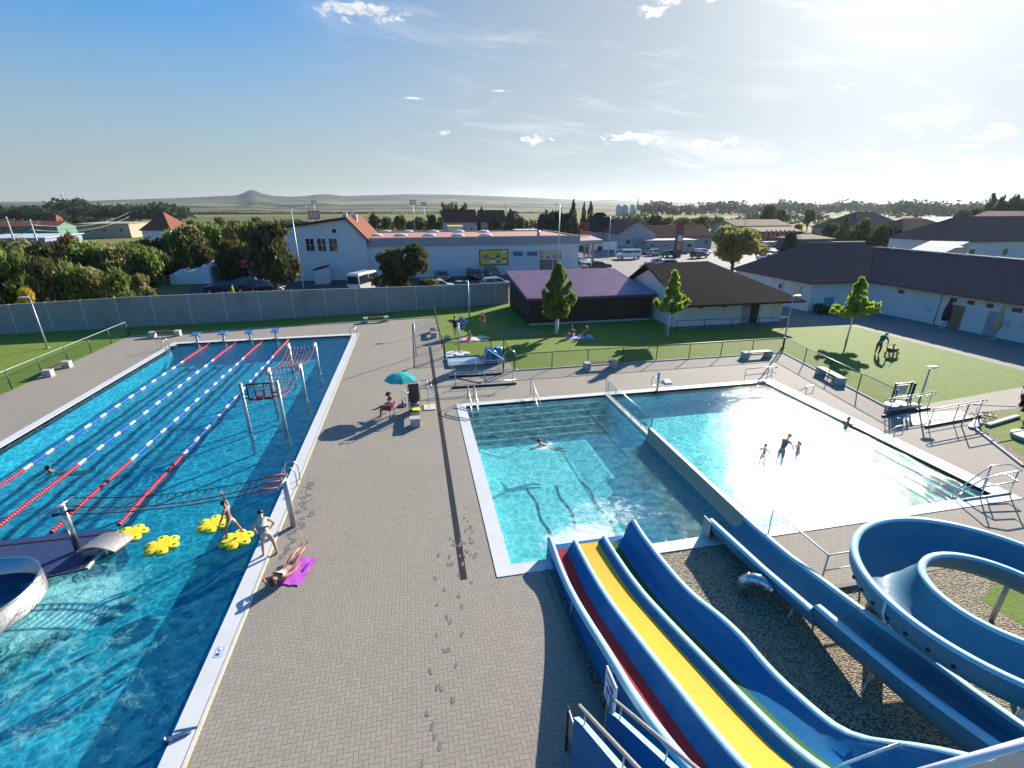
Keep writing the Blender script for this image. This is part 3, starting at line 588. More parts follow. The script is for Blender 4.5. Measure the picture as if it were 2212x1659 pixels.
# ------------------------------------------------------------------ lane ropes
M['fred'] = pm('lane float red', (.62,.03,.06), .4, var=.1); M['fwhite'] = pm('lane float white', (.78,.76,.66), .4, var=.05); M['fblue'] = pm('lane float blue', (.03,.13,.5), .4, var=.1)
def lane_rope(x, label):
    t = thing('lane_rope', label, 'lane rope', (x, 28.6, WL), group='lane ropes of the long pool')
    segs = []; y = 16.1
    segs.append((y, y+5.0, 'fred')); y += 5.0
    while y < 36.0:
        segs.append((y, y+.5, 'fwhite')); segs.append((y+.5, min(y+1.35, 36.2), 'fblue')); y += 1.35
    segs.append((36.2, 41.2, 'fred'))
    for (a, c, mat) in segs:
        if c-a < .05: continue
        b = MB(t.location); n = max(1, int(round((c-a)/.125))); pts = []; rr = []; st = (c-a)/n
        for k in range(n):
            yy = a+st*k
            for f, r in ((.05,.03),(.12,.075),(.8,.075),(.9,.03)): pts.append((x+.015*sin(yy*1.3), yy+st*f, WL+.015)); rr.append(r)
        b.tube(pts, rr, n=8); part({'fred': 'red_floats', 'fwhite': 'white_floats', 'fblue': 'blue_floats'}[mat], b, M[mat], t)
for i, x in enumerate((-16.75, -14.75, -12.74, -10.72)):
    lane_rope(x, ['lane rope nearest the left rim of the long pool', 'second lane rope from the left rim, right beside the swimming head', 'third lane rope from the left rim of the long pool', 'lane rope nearest the climbing nets and basketball board'][i])
# starting blocks
sb = thing('starting_block', 'leftmost blue topped starting block at the far end of the lanes', 'starting block', (-17.75, 41.72, 0), group='starting blocks at the far rim')
b = MB(); b.hexa([(-.28,-.42,.60),(.28,-.42,.60),(.28,.30,.72),(-.28,.30,.72),(-.28,-.42,.66),(.28,-.42,.66),(.28,.30,.78),(-.28,.30,.78)]); part('platform', b, pm('starting block blue', (.05,.16,.38), .55), sb)
b = MB(); b.box(-.07,.07,-.1,.05,.02,.66); part('post', b, M['galv'], sb)
b = MB(); b.box(-.2,.2,.12,.34,.38,.42); b.box(-.03,.03,.0,.2,.38,.41); part('foot_step', b, M['blue'], sb)
b = MB(); b.box(-.16,.16,-.18,.14,.02,.05); part('base_plate', b, M['steel'], sb)
for x, l in ((-15.75,'second blue starting block from the left at the far rim'), (-13.74,'third blue starting block from the left at the far rim'), (-11.73,'rightmost blue starting block, next to the climbing nets')): dup(sb, (x, 41.72, 0), label=l)
# basketball board, nets
hp = thing('water_basketball_board', 'clear basketball backboard in a black frame between two poles in the pool', 'basketball hoop', (-7.66, 23.1, 0))
for x in (-8.47, -6.85): b = MB(hp.location); b.cyl((x,23.1,-1.28),.085,3.8,12); part('pole', b, M['galv'], hp)
b = MB(hp.location)
for q in ((-8.22,-7.10,1.66,1.72),(-8.22,-7.10,2.40,2.46),(-8.22,-8.16,1.72,2.40),(-7.16,-7.10,1.72,2.40),(-7.88,-7.85,1.72,2.40),(-7.47,-7.44,1.72,2.40)): b.box(q[0],q[1],23.02,23.08,q[2],q[3])
b.tube([(-8.5,23.1,1.95),(-8.2,23.05,1.95)],.03); b.tube([(-7.1,23.05,1.95),(-6.85,23.1,1.95)],.03); b.tube([(-8.5,23.1,1.72),(-8.2,23.05,1.72)],.03); b.tube([(-7.1,23.05,1.72),(-6.85,23.1,1.72)],.03); part('board_frame', b, M['black'], hp)
b = MB(hp.location); b.box(-8.16,-7.16,23.04,23.055,1.72,2.40); part('board', b, M['glass'], hp)
b = MB(hp.location)
for q in ((-7.84,-7.48,1.80,1.84),(-7.84,-7.48,2.08,2.12),(-7.84,-7.80,1.84,2.08),(-7.52,-7.48,1.84,2.08)): b.box(q[0],q[1],23.0,23.02,q[2],q[3])
b.box(-8.22,-7.1,22.99,23.015,1.62,1.66); b.tube([(-7.66+.22*cos(a), 22.76+.22*sin(a), 1.78) for a in [2*pi*k/16 for k in range(16)]], .015, n=6, loop=True); part('hoop', b, M['red'], hp)
npoles = [(-8.49,32.5),(-6.79,32.3),(-8.38,27.3),(-6.8,27.7)]
nl = ['far left net pole beside the red end of the lane rope', 'far right net pole nearest the pool corner', 'near left net pole just behind the basketball board', 'near right net pole between board and pool rim']
for i, (x, y) in enumerate(npoles):
    t = thing('net_pole', nl[i], 'pole', (x, y, 0), group='galvanised poles holding the climbing nets')
    b = MB(); b.cyl((0,0,-1.28),.085,3.2,12); part('post', b, M['galv'], t)
    b = MB(); b.tube([(0,-.02,1.84),(-.1 if i % 2 else -.05,-.35,1.62)],.085,n=10); part('pad', b, pm('pale foam pad', (.66,.5,.42), .7), t)
M['ropered'] = pm('red climbing rope', (.33,.07,.09), .8); M['ropedark'] = pm('dark rope', (.03,.025,.03), .8)
def net(name, label, A, Bq, C, D, nu, nv, sag, mat, r=.016):
    """rope net hung between edge A-B and edge C-D"""
    c = (V(A)+V(Bq)+V(C)+V(D))/4; b = MB(c)
    def P(u, v):
        p = V(A).lerp(V(Bq), u).lerp(V(C).lerp(V(D), u), v); p.z -= sag*(4*v*(1-v))*(1-.35*(2*u-1)**2); return p
    for i in range(nu+1): b.tube([P(i/nu, k/14) for k in range(15)], r, n=5)
    for j in range(1, nv): b.tube([P(k/8, j/nv) for k in range(9)], r*.8, n=5)
    return tag(b.build(name, mat), label, 'net', 'climbing nets over the pool')
net('climbing_net', 'red rope net slung between the four far poles', (-8.47,32.3,1.7),(-6.8,32.1,1.7),(-8.38,27.4,1.82),(-6.85,27.8,1.82), 8, 14, .55, M['ropered'])
net('climbing_net', 'red rope net slung from the middle poles towards the basketball board', (-8.38,27.2,1.72),(-6.8,27.6,1.72),(-8.3,23.4,1.5),(-6.95,23.4,1.5), 8, 12, .55, M['ropered'])
# rope bridge across the pool
pl = thing('bridge_post', 'left steel T post of the rope net, standing on the dark blue platform', 'post', (-11.22,14.88,0))
b = MB(); b.cyl((0,0,-.1),.1,1.78,14); part('post', b, M['steel'], pl); b = MB(); b.tube([(-.3,-.5,1.66),(0,0,1.7),(.05,.46,1.66)],.045); part('cross_bar', b, M['steel'], pl); b = MB(); b.tube([(-.25,-.1,1.4),(.35,.0,1.5)],.05); part('pad', b, M['black'], pl)
pr = thing('bridge_post', 'right steel T post of the rope net, at the rim near the bending person', 'post', (-4.69,14.74,0))
b = MB(); b.cyl((0,0,-.02),.1,1.9,14); part('post', b, M['galv'], pr); b = MB(); b.tube([(-.12,-.5,1.82),(0,0,1.86),(-.05,.46,1.82)],.045); part('cross_bar', b, M['steel'], pr)
for dy in (-.42, 0, .42): b = MB(); b.tube([(-.1,dy,1.82),(-.75,dy,1.76)],.05); part('pad', b, pm('faded red pad', (.42,.12,.12), .7), pr)
net('rope_bridge', 'dark rope ladder net stretched level across the pool between the two T posts', (-11.2,14.45,1.66),(-11.1,15.3,1.66),(-5.3,14.3,1.78),(-5.3,15.15,1.78), 2, 26, .35, M['ropedark'], .017)
# flower floats
fw = thing('flower_float', 'yellow flower float beside the grey step of the dark platform', 'float', (-10.05,15.47,WL), rz=.3, group='yellow flower floats on the pool')
def flower(rr, z, k=6, n=84):
    out = []
    for i in range(n):
        a = 2*pi*i/n; c, q = .64, .35; dl = (a+pi/k) % (2*pi/k)-pi/k; dsc = q*q-(c*sin(dl))**2; r = (c*cos(dl)+sqrt(dsc)) if dsc > 0 else .5
        out.append((rr*r*cos(a), rr*r*sin(a), z))
    return out
b = MB(); b.rings([flower(.51,-.05),flower(.535,-.02),flower(.535,.035),flower(.51,.06),flower(.25,.065)]); part('body', b, M['yellow'], fw)
for k in range(6):
    a = 2*pi*k/6; b = MB(); c = (.40*cos(a), .40*sin(a)); b.poly([(c[0]+.06*cos(q)*cos(a)-.04*sin(q)*sin(a), c[1]+.06*cos(q)*sin(a)+.04*sin(q)*cos(a), .068) for q in [2*pi*i/12 for i in range(12)]]); part('hole', b, pm('float hole', (.05,.06,.02), .8), fw)
for k in range(6):
    a = 2*pi*(k+.5)/6; b = MB(); b.cyl((.2*cos(a),.2*sin(a),.055),.022,.014,8); part('dimple', b, pm('float dimple', (.45,.36,.02), .7), fw)
dup(fw, (-8.72,14.62,WL), .9, 'yellow flower float in front, farthest from the rope posts'); dup(fw, (-7.5,15.5,WL), 1.7, 'yellow flower float just left of the standing child'); dup(fw, (-6.43,14.45,WL+.0), .5, 'yellow flower float with the child standing on it')
# dark platform, grey step hood and whirl wall
b = MB((-12.4,14.9,0)); b.prism([(-19.1,15.95),(-19.1,13.6),(-11.3,13.75),(-10.45,13.9),(-10.5,15.75),(-10.9,15.95)], -1.25, -.03)
t = tag(b.build('pool_platform', M['navy']), 'flat dark navy platform across the pool below the lane ends', 'platform')
b = MB(t.location); b.bar((-19,15.7,-.022),(-10.75,15.62,-.022),.06,.012); b.bar((-10.75,15.62,-.022),(-10.72,13.98,-.022),.06,.012); b.bar((-11.4,13.86,-.022),(-10.72,13.98,-.022),.05,.012); part('grate_slot', b, M['black'], t)
b = MB(t.location); b.bar((-10.46,13.9,-.06),(-10.5,15.75,-.06),.08,.1); part('edge_strip', b, M['cream'], t)
b = MB((-10.75,14.75,0)); rg = []
for k in range(9):
    u = k/8; rg.append([(-10.95+.95*u, 14.4+.1*u, .22+.16*sin(pi*(u*.85+.1))-.22*u*u), (-10.7+.95*u, 15.15+.02*u, .22+.16*sin(pi*(u*.85+.1))-.22*u*u)])
b.rings(rg, 0, closed=False, cap=False); rg2 = [[(p[0],p[1],p[2]-.05) for p in r] for r in rg]; b.rings(rg2, 0, closed=False, cap=False)
for i in (0, 8): b.poly([rg[i][0], rg[i][1], rg2[i][1], rg2[i][0]])
for s in (0, 1):
    for k in range(8): b.poly([rg[k][s], rg[k+1][s], rg2[k+1][s], rg2[k][s]])
t = tag(b.build('water_spout', M['steelwall']), 'grey curved metal spout hood at the corner of the dark platform', 'spout')
b = MB(t.location); b.box(-10.9,-10.5,14.5,15.0,-.5,.2); part('spout_foot', b, M['steelwall'], t)
ww = thing('whirl_wall', 'shiny curved steel wall of the whirl channel at the left edge', 'wall', (-12.4,12.8,0))
arc = [(-19,14.15),(-16,14.15),(-13.6,14.15)]+[(-12.55+1.55*cos(a), 12.6+1.55*sin(a)) for a in [rad(90-8*k) for k in range(0, 15)]]+[(-11.35,11.35),(-11.62,11.0)]
def wall_strip(name, mat, off, z0, z1, top=False):
    b = MB(ww.location); rg = []
    for i, (x, y) in enumerate(arc):
        d = V((arc[min(i+1,len(arc)-1)][0]-arc[max(i-1,0)][0], arc[min(i+1,len(arc)-1)][1]-arc[max(i-1,0)][1], 0)).normalized(); n = V((d.y,-d.x,0))
        lo, hi = off-.035, off+.035; P0 = V((x,y,0))
        rg.append([P0+n*lo+V((0,0,z0)), P0+n*hi+V((0,0,z0)), P0+n*hi+V((0,0,z1)), P0+n*lo+V((0,0,z1))])
    b.rings(rg, 0, True, True, True); return part(name, b, mat, ww)
wall_strip('wall', pm('whirl wall steel', (.42,.41,.40), .38, .9), 0, -1.25, .5); 
b = MB(ww.location); b.tube([(x,y,.52) for x,y in arc],.04,n=8); part('rolled_edge', b, M['steel'], ww)
# ladders and handrails
def ladder(x, y, rz, label, w=.5):
    t = thing('pool_ladder', label, 'ladder', (x, y, 0), rz, 'steel ladders at the lane pool')
    for s in (-w/2, w/2): b = MB(); b.tube([(.5,s,.02),(.5,s,.6),(.42,s,.82),(.25,s,.92),(.08,s,.84),(-.02,s,.6),(-.02,s,-1.0)],.021); part('stringer', b, M['steel'], t)
    for z in (-.7,-.45,-.2,.05): b = MB(); b.box(-.07,.03,-w/2,w/2,z,z+.03); part('tread', b, M['steel'], t)
ladder(-5.6,17.6,0,'steel pool ladder on the right rim near the rope bridge'); ladder(-5.6,40.7,0,'steel pool ladder at the far right corner of the lane pool'); ladder(-19.2,39.9,pi,'steel pool ladder on the left rim near the starting blocks')
def stair_rail(label, pairs, grp='steel stair rails at the two right pools'):
    t = thing('stair_rail', label, 'handrail', pairs[0][0], group=grp)
    for pts in pairs: b = MB(t.location); b.tube(pts,.024); part('rail_tube', b, M['steel'], t)
    return t
stair_rail('pair of stair rails at the far left corner of the slide pool', [[(x,25.0,0),(x,25.0,.88),(x,24.7,.95),(x,22.4,.25),(x,22.2,-.7)] for x in (2.5,2.85)]+[[(2.5,24.75,.5),(2.5,22.3,-.2)],[(2.85,24.75,.5),(2.85,22.3,-.2)]])
stair_rail('stair rail in the middle of the slide pool steps', [[(6.2,24.9,.02),(6.2,25.05,.55),(6.2,24.9,.9),(6.2,24.5,.92),(6.2,22.2,.2),(6.2,22.0,-.7)],[(6.2,24.9,.45),(6.2,22.3,-.3)],[(6.2,24.2,-.2),(6.2,24.2,.85)]])
stair_rail('stair rail on the right side of the paddling pool, far one', [[(19.7,20.9,-.5),(19.7,20.9,.1),(21.2,20.9,.9),(21.6,20.9,.92),(21.6,20.9,.4),(21.2,20.9,.4),(19.9,20.9,-.3)],[(21.15,20.9,.0),(21.15,20.9,.9)]])
stair_rail('stair rail on the right side of the paddling pool, near one', [[(19.7,15.6,-.5),(19.7,15.6,.1),(21.2,15.6,.9),(21.6,15.6,.92),(21.6,15.6,.4),(21.2,15.6,.4),(19.9,15.6,-.3)],[(21.15,15.6,.0),(21.15,15.6,.9)]])
stair_rail('double loop guard rail at the far right corner of the paddling pool', [[(19.6,24.05,-.3),(19.6,24.05,.95),(21.5,24.05,1.0),(21.7,23.9,1.0),(21.1,23.7,.98),(19.9,23.6,.15),(19.9,23.6,-.4)],[(19.6,24.05,.55),(21.5,24.05,.6),(21.7,23.9,.6),(21.1,23.7,.58),(20.2,23.6,.0)],[(21.2,24.05,0),(21.2,24.05,1.0)],[(21.2,23.7,-.1),(21.2,23.7,.98)]])
stair_rail('double loop guard rail at the near right corner of the paddling pool', [[(19.4,11.5,-.4),(19.4,11.5,.15),(20.2,11.35,.85),(21.0,11.3,1.0),(21.9,11.3,1.0),(22.0,11.75,1.0),(21.2,11.85,1.0),(19.7,11.75,.1),(19.6,11.75,-.4)],[(20.2,11.35,.45),(21.9,11.3,.55),(22.0,11.75,.55),(21.2,11.85,.55)],[(20.3,11.3,.0),(20.3,11.3,.88)],[(21.7,11.3,.0),(21.7,11.3,1.0)],[(21.2,11.85,-.1),(21.2,11.85,1.0)],[(19.5,11.3,.05),(21.8,11.3,.05)]])
pf = thing('pool_lift', 'pool lift post with a pale seat at the far rim of the paddling pool', 'lift', (13.8,24.1,0))
b = MB(); b.cyl((0,0,-.6),.07,1.75,12); part('column', b, M['steel'], pf); b = MB(); b.tube([(-.06,0,.3),(-.38,0,.32),(-.42,0,.5),(-.42,0,.8),(-.3,0,.9),(-.06,0,.85)],.022); part('grab_handle', b, M['steel'], pf)
b = MB(); b.tube([(.05,0,.75),(.1,0,.5),(.3,.0,.42),(.42,0,.45)],.03); part('arm', b, M['steel'], pf); b = MB(); b.hexa([(.34,-.22,.38),(.78,-.22,.38),(.78,.22,.38),(.34,.22,.38),(.38,-.2,.5),(.82,-.2,.5),(.82,.2,.62),(.38,.2,.62)]); part('seat', b, pm('pale blue seat', (.45,.55,.62), .5), pf)
b = MB((-5.4,7.9,0)); b.bar((-5.75,7.75,.10),(-5.25,7.9,.05),.06,.05); b.bar((-5.7,7.78,-.3),(-5.7,7.78,.16),.05,.05); b.box(-5.6,-5.16,7.95,8.0,.02,.03); tag(b.build('rim_bracket', M['steel']), 'small steel bracket fixed across the white rim at the bottom', 'bracket')
# ------------------------------------------------------------------ benches
bn = thing('bench', 'bench on concrete ends on the far deck near the pool corner', 'bench', (-3.9,46.35,0), rz=.09, group='benches with concrete ends round the pools')
for s in (-1, 1): b = MB(); b.box(s*.95-.2,s*.95+.2,-.24,.24,0,.40); b.box(s*.95-.215,s*.95+.215,-.255,.255,.40,.46); part('end_block', b, M['concrete'], bn)
b = MB()
for k in range(4): b.box(-.73,.73,-.22+.115*k,-.125+.115*k,.42,.465)
part('seat', b, M['wood'], bn)
for (x, y, rz, l) in ((12.0,28.75,.0,'bench beside the fence straight behind the slide pool'),(24.1,28.75,.0,'bench by the fence corner behind the paddling pool'),(25.55,23.7,1.38,'bench along the right fence beside the paddling pool'),(-23.85,35.4,1.6,'bench on the left deck edge by the lawn'),(-21.2,44.35,.05,'bench in the wall shadow at the far left deck corner'),(1.25,40.2,pi/2,'bench end on beside the lawn fence'),(-.47,23.0,pi/2,'bench in front of the lifeguard chair with a yellow vest on it')):
    dup(bn, (x, y, 0), rz, l)
vs = MB((-.47,23.0,.47)); pts = [(-.18,-.2),(.14,-.23),(.2,.0),(.16,.2),(-.05,.14),(-.22,.1)]
vs.prism([(p[0]-.4,p[1]+23.0) for p in pts], .47, .53); tag(vs.build('safety_vest', pm('neon yellow cloth', (.6,.75,.05), .7, var=.25, scale=12)), 'crumpled neon yellow vest on the bench by the lifeguard chair', 'vest')
# lifeguard chair, parasol, red chair
lg = thing('lifeguard_chair', 'steel framed lifeguard seat with a brown mesh back', 'chair', (-.45,24.3,0))
b = MB(lg.location); b.hexa([(-.74,23.95,.55),(-.2,23.95,.55),(-.2,24.0,.55),(-.74,24.0,.55),(-.74,23.75,1.62),(-.2,23.75,1.62),(-.2,23.8,1.62),(-.74,23.8,1.62)]); part('backrest', b, pm('brown mesh fabric', (.075,.055,.05), .8), lg)
b = MB(lg.location); b.box(-.74,-.2,24.0,24.5,.52,.58); part('seat', b, pm('brown mesh seat', (.075,.055,.05), .8), lg)
for x in (-.78, -.16): b = MB(lg.location); b.tube([(x,23.95,0),(x,23.9,.9),(x,23.72,1.68)],.024); b.tube([(x,24.5,0),(x,24.5,1.0),(x,23.9,1.05)],.024); part('frame', b, M['steel'], lg)
b = MB(lg.location); b.tube([(-.78,23.72,1.68),(-.7,23.7,1.74),(-.24,23.7,1.74),(-.16,23.72,1.68)],.024); part('frame', b, M['steel'], lg)
for y in (24.1, 24.9): b = MB(lg.location); b.tube([(-.15,y,1.35),(.42,y,1.38),(.5,y,1.3),(.5,y,.9)],.022); b.tube([(.28,y,0),(.28,y,1.36)],.022); part('step_rail', b, M['steel'], lg)
b = MB(lg.location); b.box(.0,.62,23.85,24.6,.01,.05); part('step_plate', b, M['cream'], lg)
b = MB(lg.location); b.tube([(-.95,24.2,.5),(-.95,24.2,1.15)],.03); part('white_handle', b, M['white'], lg)
ps = thing('parasol', 'open turquoise parasol shading the lifeguard place', 'parasol', (-1.14,24.76,0))
b = MB(); b.cyl((0,0,.05),.02,1.85,8); part('pole', b, M['white'], ps); b = MB(); b.cyl((0,0,0),.25,.07,16); b.cyl((0,0,.07),.04,.3,8); part('base', b, M['black'], ps)
tq = newmat('turquoise parasol cloth'); t_ = tq[1]; d1 = t_.new('ShaderNodeBsdfDiffuse'); d2 = t_.new('ShaderNodeBsdfTranslucent')
cc = t_.mix(t_.lin(t_.noise(t_.obj(), 6, 4), .3, .7), (.05,.44,.44), (.09,.56,.54)); t_.l.new(cc, d1.inputs[0]); t_.l.new(cc, d2.inputs[0]); mm = t_.new('ShaderNodeMixShader'); mm.inputs[0].default_value = .3; t_.l.new(d1.outputs[0], mm.inputs[1]); t_.l.new(d2.outputs[0], mm.inputs[2]); t_.l.new(mm.outputs[0], tq[2].inputs[0])
ti = .12; cz = lambda r, z: z
b = MB(); rr = [(.02,1.95),(.3,1.90),(.6,1.78),(.88,1.58)]
for k in range(8):
    a0, a1 = 2*pi*k/8+.2, 2*pi*(k+1)/8+.2
    for (ra, za), (rb, zb) in zip(rr, rr[1:]):
        P = lambda r, a, z: (r*cos(a), r*sin(a), z-.02*r*cos(a))
        b.poly([P(ra,a0,za),P(rb,a0,zb),P(rb,a1,zb),P(ra,a1,za)])
part('canopy', b, tq[0], ps)
b = MB()
for k in range(8): a = 2*pi*k/8+.2; b.tube([(.03*cos(a),.03*sin(a),1.9),(.86*cos(a),.86*sin(a),1.575)],.007,n=4)
part('rib', b, M['steel'], ps)
rc = thing('plastic_chair', 'red plastic garden chair under the seated lifeguard', 'chair', (-1.85,23.55,0), rz=rad(160))
b = MB(); b.hexa([(-.22,-.24,.40),(.24,-.24,.42),(.24,.24,.42),(-.22,.24,.40),(-.22,-.24,.44),(.24,-.24,.46),(.24,.24,.46),(-.22,.24,.44)]); part('seat', b, M['red'], rc)
b = MB(); b.hexa([(-.24,-.22,.44),(-.21,-.22,.44),(-.21,.22,.44),(-.24,.22,.44),(-.36,-.2,.85),(-.33,-.2,.85),(-.33,.2,.85),(-.36,.2,.85)]); part('backrest', b, M['red'], rc)
for s in (-1, 1): b = MB(); b.bar((-.32,s*.25,.64),(.2,s*.27,.64),.05,.03); b.bar((.2,s*.27,.64),(.22,s*.25,.42),.04,.03); part('armrest', b, M['red'], rc)
for sx in (-.2,.21):
    for sy in (-.22,.22): b = MB(); b.bar((sx,sy,.42),(sx*1.25,sy*1.15,0),.04,.035); part('leg', b, pm('pale chair leg', (.5,.45,.42), .5), rc)
# ------------------------------------------------------------------ fences
gm_, gt, go = newmat('wire mesh'); tr1 = gt.new('ShaderNodeBsdfTransparent'); df1 = gt.new('ShaderNodeBsdfDiffuse'); df1.inputs[0].default_value = (.02,.05,.04,1); mx1 = gt.new('ShaderNodeMixShader'); mx1.inputs[0].default_value = .17
gt.l.new(tr1.outputs[0], mx1.inputs[1]); gt.l.new(df1.outputs[0], mx1.inputs[2]); gt.l.new(mx1.outputs[0], go.inputs[0]); M['mesh'] = gm_
def fence(label, pts, h=1.15, step=2.5, mesh=True, rail=None):
    c = V((*pts[0], 0)); t = thing('wire_fence', label, 'fence', c); b = MB(c); b2 = MB(c)
    for (p, q) in zip(pts, pts[1:]):
        L = hypot(q[0]-p[0], q[1]-p[1]); n = max(1, round(L/step))
        for k in range(n+1):
            if k == n and q != pts[-1]: continue
            x, y = p[0]+(q[0]-p[0])*k/n, p[1]+(q[1]-p[1])*k/n; pb = MB(c); pb.cyl((x,y,0),.03,h+.02,8); part('post', pb, M['darkgreen'], t)
        b.tube([(p[0],p[1],h),(q[0],q[1],h)],.024,n=8); b2.poly([(p[0],p[1],.05),(q[0],q[1],.05),(q[0],q[1],h),(p[0],p[1],h)])
    part('top_rail', b, rail or M['darkgreen'], t)
    if mesh: part('wire_mesh', b2, M['mesh'], t)
    return t
fence('dark green fence between the deck and the small lawn', [(1.68,46.8),(1.72,33.2)])
fence('low dark fence behind the foot bath', [(1.78,33.2),(5.2,33.25)])
fence('dark green fence panel beside the blue barrels', [(6.13,33.2),(6.13,29.45)], step=3.7)
fence('long dark green fence along the lawn behind the right pools', [(6.2,29.42),(26.8,29.45)])
fence('dark green fence along the right lawn running to the foot bath', [(26.85,29.4),(24.85,18.85)], step=2.7, rail=M['galv'])
fence('pale topped wire fence on the lawn left of the long pool', [(-24.4,45.2),(-24.4,14)], h=1.2, rail=M['galv'])
pp = MB((-.28,34.0,0)); pp.cyl((-.28,34.0,0),.04,2.5,8); tag(pp.build('net_post', M['galv']), 'single slim tall post standing on the deck near the shower', 'post')
# ------------------------------------------------------------------ foot baths, shower, barrels, rails
def railing(label, p0, p1, h=1.0, bars=(1.0,.86), posts=3, low=True):
    t = thing('bath_railing', label, 'railing', (*p0, 0), group='steel railings of the foot baths'); P0, P1 = V((*p0,0)), V((*p1,0)); d = (P1-P0).normalized()
    z1, z2 = bars; b = MB(t.location)
    b.tube([P0+V((0,0,z2)), P0-d*.12+V((0,0,(z1+z2)/2)), P0+V((0,0,z1)), P1+V((0,0,z1)), P1+d*.12+V((0,0,(z1+z2)/2)), P1+V((0,0,z2))],.024,loop=True); part('top_rail', b, M['steel'], t)
    b = MB(t.location); b.tube([P0+V((0,0,.3)), P1+V((0,0,.3))],.018); part('mid_rail', b, M['steel'], t)
    for k in range(posts): b = MB(t.location); q = P0.lerp(P1, .06+.88*k/(posts-1)); b.tube([q, q+V((0,0,z1))],.022); part('post', b, M['steel'], t)
    if low: b = MB(t.location); b.bar(P0+V((0,0,.05)), P1+V((0,0,.05)),.08,.1); part('base_channel', b, M['black'], t)
railing('front steel railing of the left foot bath', (1.75,26.95), (5.75,26.85)); railing('rear steel railing of the left foot bath, before the blue barrels', (1.75,28.9), (5.2,28.85))
railing('rear steel railing of the right foot bath, beside the notice board', (23.5,18.2), (27.0,18.55)); railing('front steel railing of the right foot bath, beside the bicycles', (24.4,16.7), (28.4,17.1))
sheet('foot_bath', [[(24.2,17.0),(27.8,16.8),(28.4,18.0),(24.6,18.3)]], .006, pm('pale wet foot bath', (.46,.48,.5), .25))
fb = thing('foot_bath_tray', 'shallow steel foot bath tray filled with pale water by the shower', 'foot bath', (3.0,32.0,0))
b = MB(fb.location)
for q in ((1.85,4.3,30.85,30.93),(1.85,4.3,33.0,33.08),(1.85,1.93,30.93,33.0),(4.22,4.3,30.93,33.0)): b.box(q[0],q[1],q[2],q[3],0,.16)
part('rim', b, M['steelwall'], fb); b = MB(fb.location); b.box(1.93,4.22,30.93,33.0,.005,.06); part('water', b, pm('pale blue bath water', (.42,.55,.60), .12), fb)
sh = thing('shower', 'pale shower post with a white head behind the foot bath', 'shower', (2.95,34.6,0)); b = MB(); b.cyl((0,0,0),.06,2.1,10); part('post', b, M['galv'], sh); b = MB(); b.ell((0,-.05,2.15),(.11,.14,.09)); part('head', b, M['white'], sh); b = MB(); b.cyl((0,0,0),.3,.03,16); part('base_plate', b, M['concrete'], sh)
fd0 = thing('float_disc', 'white foam disc lying behind the fence at the foot of the shower', 'disc', (2.35,34.1,0), group='white round float discs and covers')
b = MB(); b.cyl((0,0,0),.42,.12,20); part('disc', b, M['white'], fd0)
for (x, y, l) in ((2.1,33.6,'white foam disc in the fence corner by the foot bath'),(2.9,33.7,'white foam disc in front of the shower post'),(3.35,34.0,'white foam disc right of the shower post'),(24.6,18.75,'white disc on the parapet under the notice board'),(25.3,18.75,'white disc at the right of the parapet')): dup(fd0, (x, y, 0 if x < 10 else .3), label=l, scale=.75)
pw = MB((25,18.75,0)); pw.box(24.3,26.2,18.62,18.82,0,.3); tag(pw.build('low_parapet', M['steelwall']), 'low parapet under the notice board with white discs on it', 'wall')
for (x, l) in ((4.75,'left blue barrel of the pair behind the foot bath railing'),(5.4,'right blue barrel of the pair behind the foot bath railing')):
    t = thing('barrel', l, 'barrel', (x,31.4,0), group='blue barrels by the foot bath'); b = MB(); b.rings([[(r*cos(2*pi*k/20), r*sin(2*pi*k/20), z) for k in range(20)] for (r, z) in ((.26,0),(.31,.06),(.32,.3),(.335,.32),(.335,.36),(.32,.38),(.32,.75),(.335,.77),(.335,.81),(.32,.83),(.31,1.05),(.25,1.12))]); part('body', b, pm('translucent blue barrel', (.03,.22,.42), .3, var=.2), t)
    b = MB(); b.cyl((0,0,1.12),.24,.03,18); part('lid', b, pm('pale barrel lid', (.3,.5,.6), .5), t)
fh = thing('tilting_frame', 'tilted steel hoop frame with a pale blue bar in front of the barrels', 'frame', (5.1,30.2,0))
for (x0, y0) in ((4.25,30.6),(5.5,30.3)): b = MB(fh.location); b.tube([(x0+.02,y0,.0)]+[(x0+.55-.55*cos(a), y0+.1, .25+.95*sin(a)) for a in (.2,.6,1.0,1.4,1.8,2.2,2.6,3.0)],.025); part('hoop', b, M['steel'], fh)
b = MB(fh.location); b.bar((4.45,30.9,1.25),(5.35,29.1,.95),.1,.06); part('tilt_bar', b, pm('pale blue bar', (.25,.42,.55), .4), fh)
b = MB(fh.location); b.bar((5.35,29.1,0),(5.35,29.1,.95),.07,.07); part('post', b, M['black'], fh)
ntb = thing('notice_board', 'green framed notice board at the end of the right fence', 'notice board', (25.2,19.1,0))
for x in (24.95,26.0): b = MB(ntb.location); b.cyl((x,19.1,0),.045,1.45,8); part('post', b, M['darkgreen'], ntb)
b = MB(ntb.location); b.box(24.95,26.0,19.08,19.12,1.36,1.42); part('frame', b, M['darkgreen'], ntb); b = MB(ntb.location); b.box(25.05,25.8,19.09,19.11,.75,1.3); part('panel', b, pm('grey notice sheet', (.4,.42,.42), .5), ntb)
b = MB((26.3,19.15,0)); b.cyl((26.3,19.15,0),.07,1.25,10); b.ell((26.3,19.15,1.27),(.09,.09,.06)); tag(b.build('green_post', M['darkgreen']), 'thick dark green post right of the notice board', 'post')
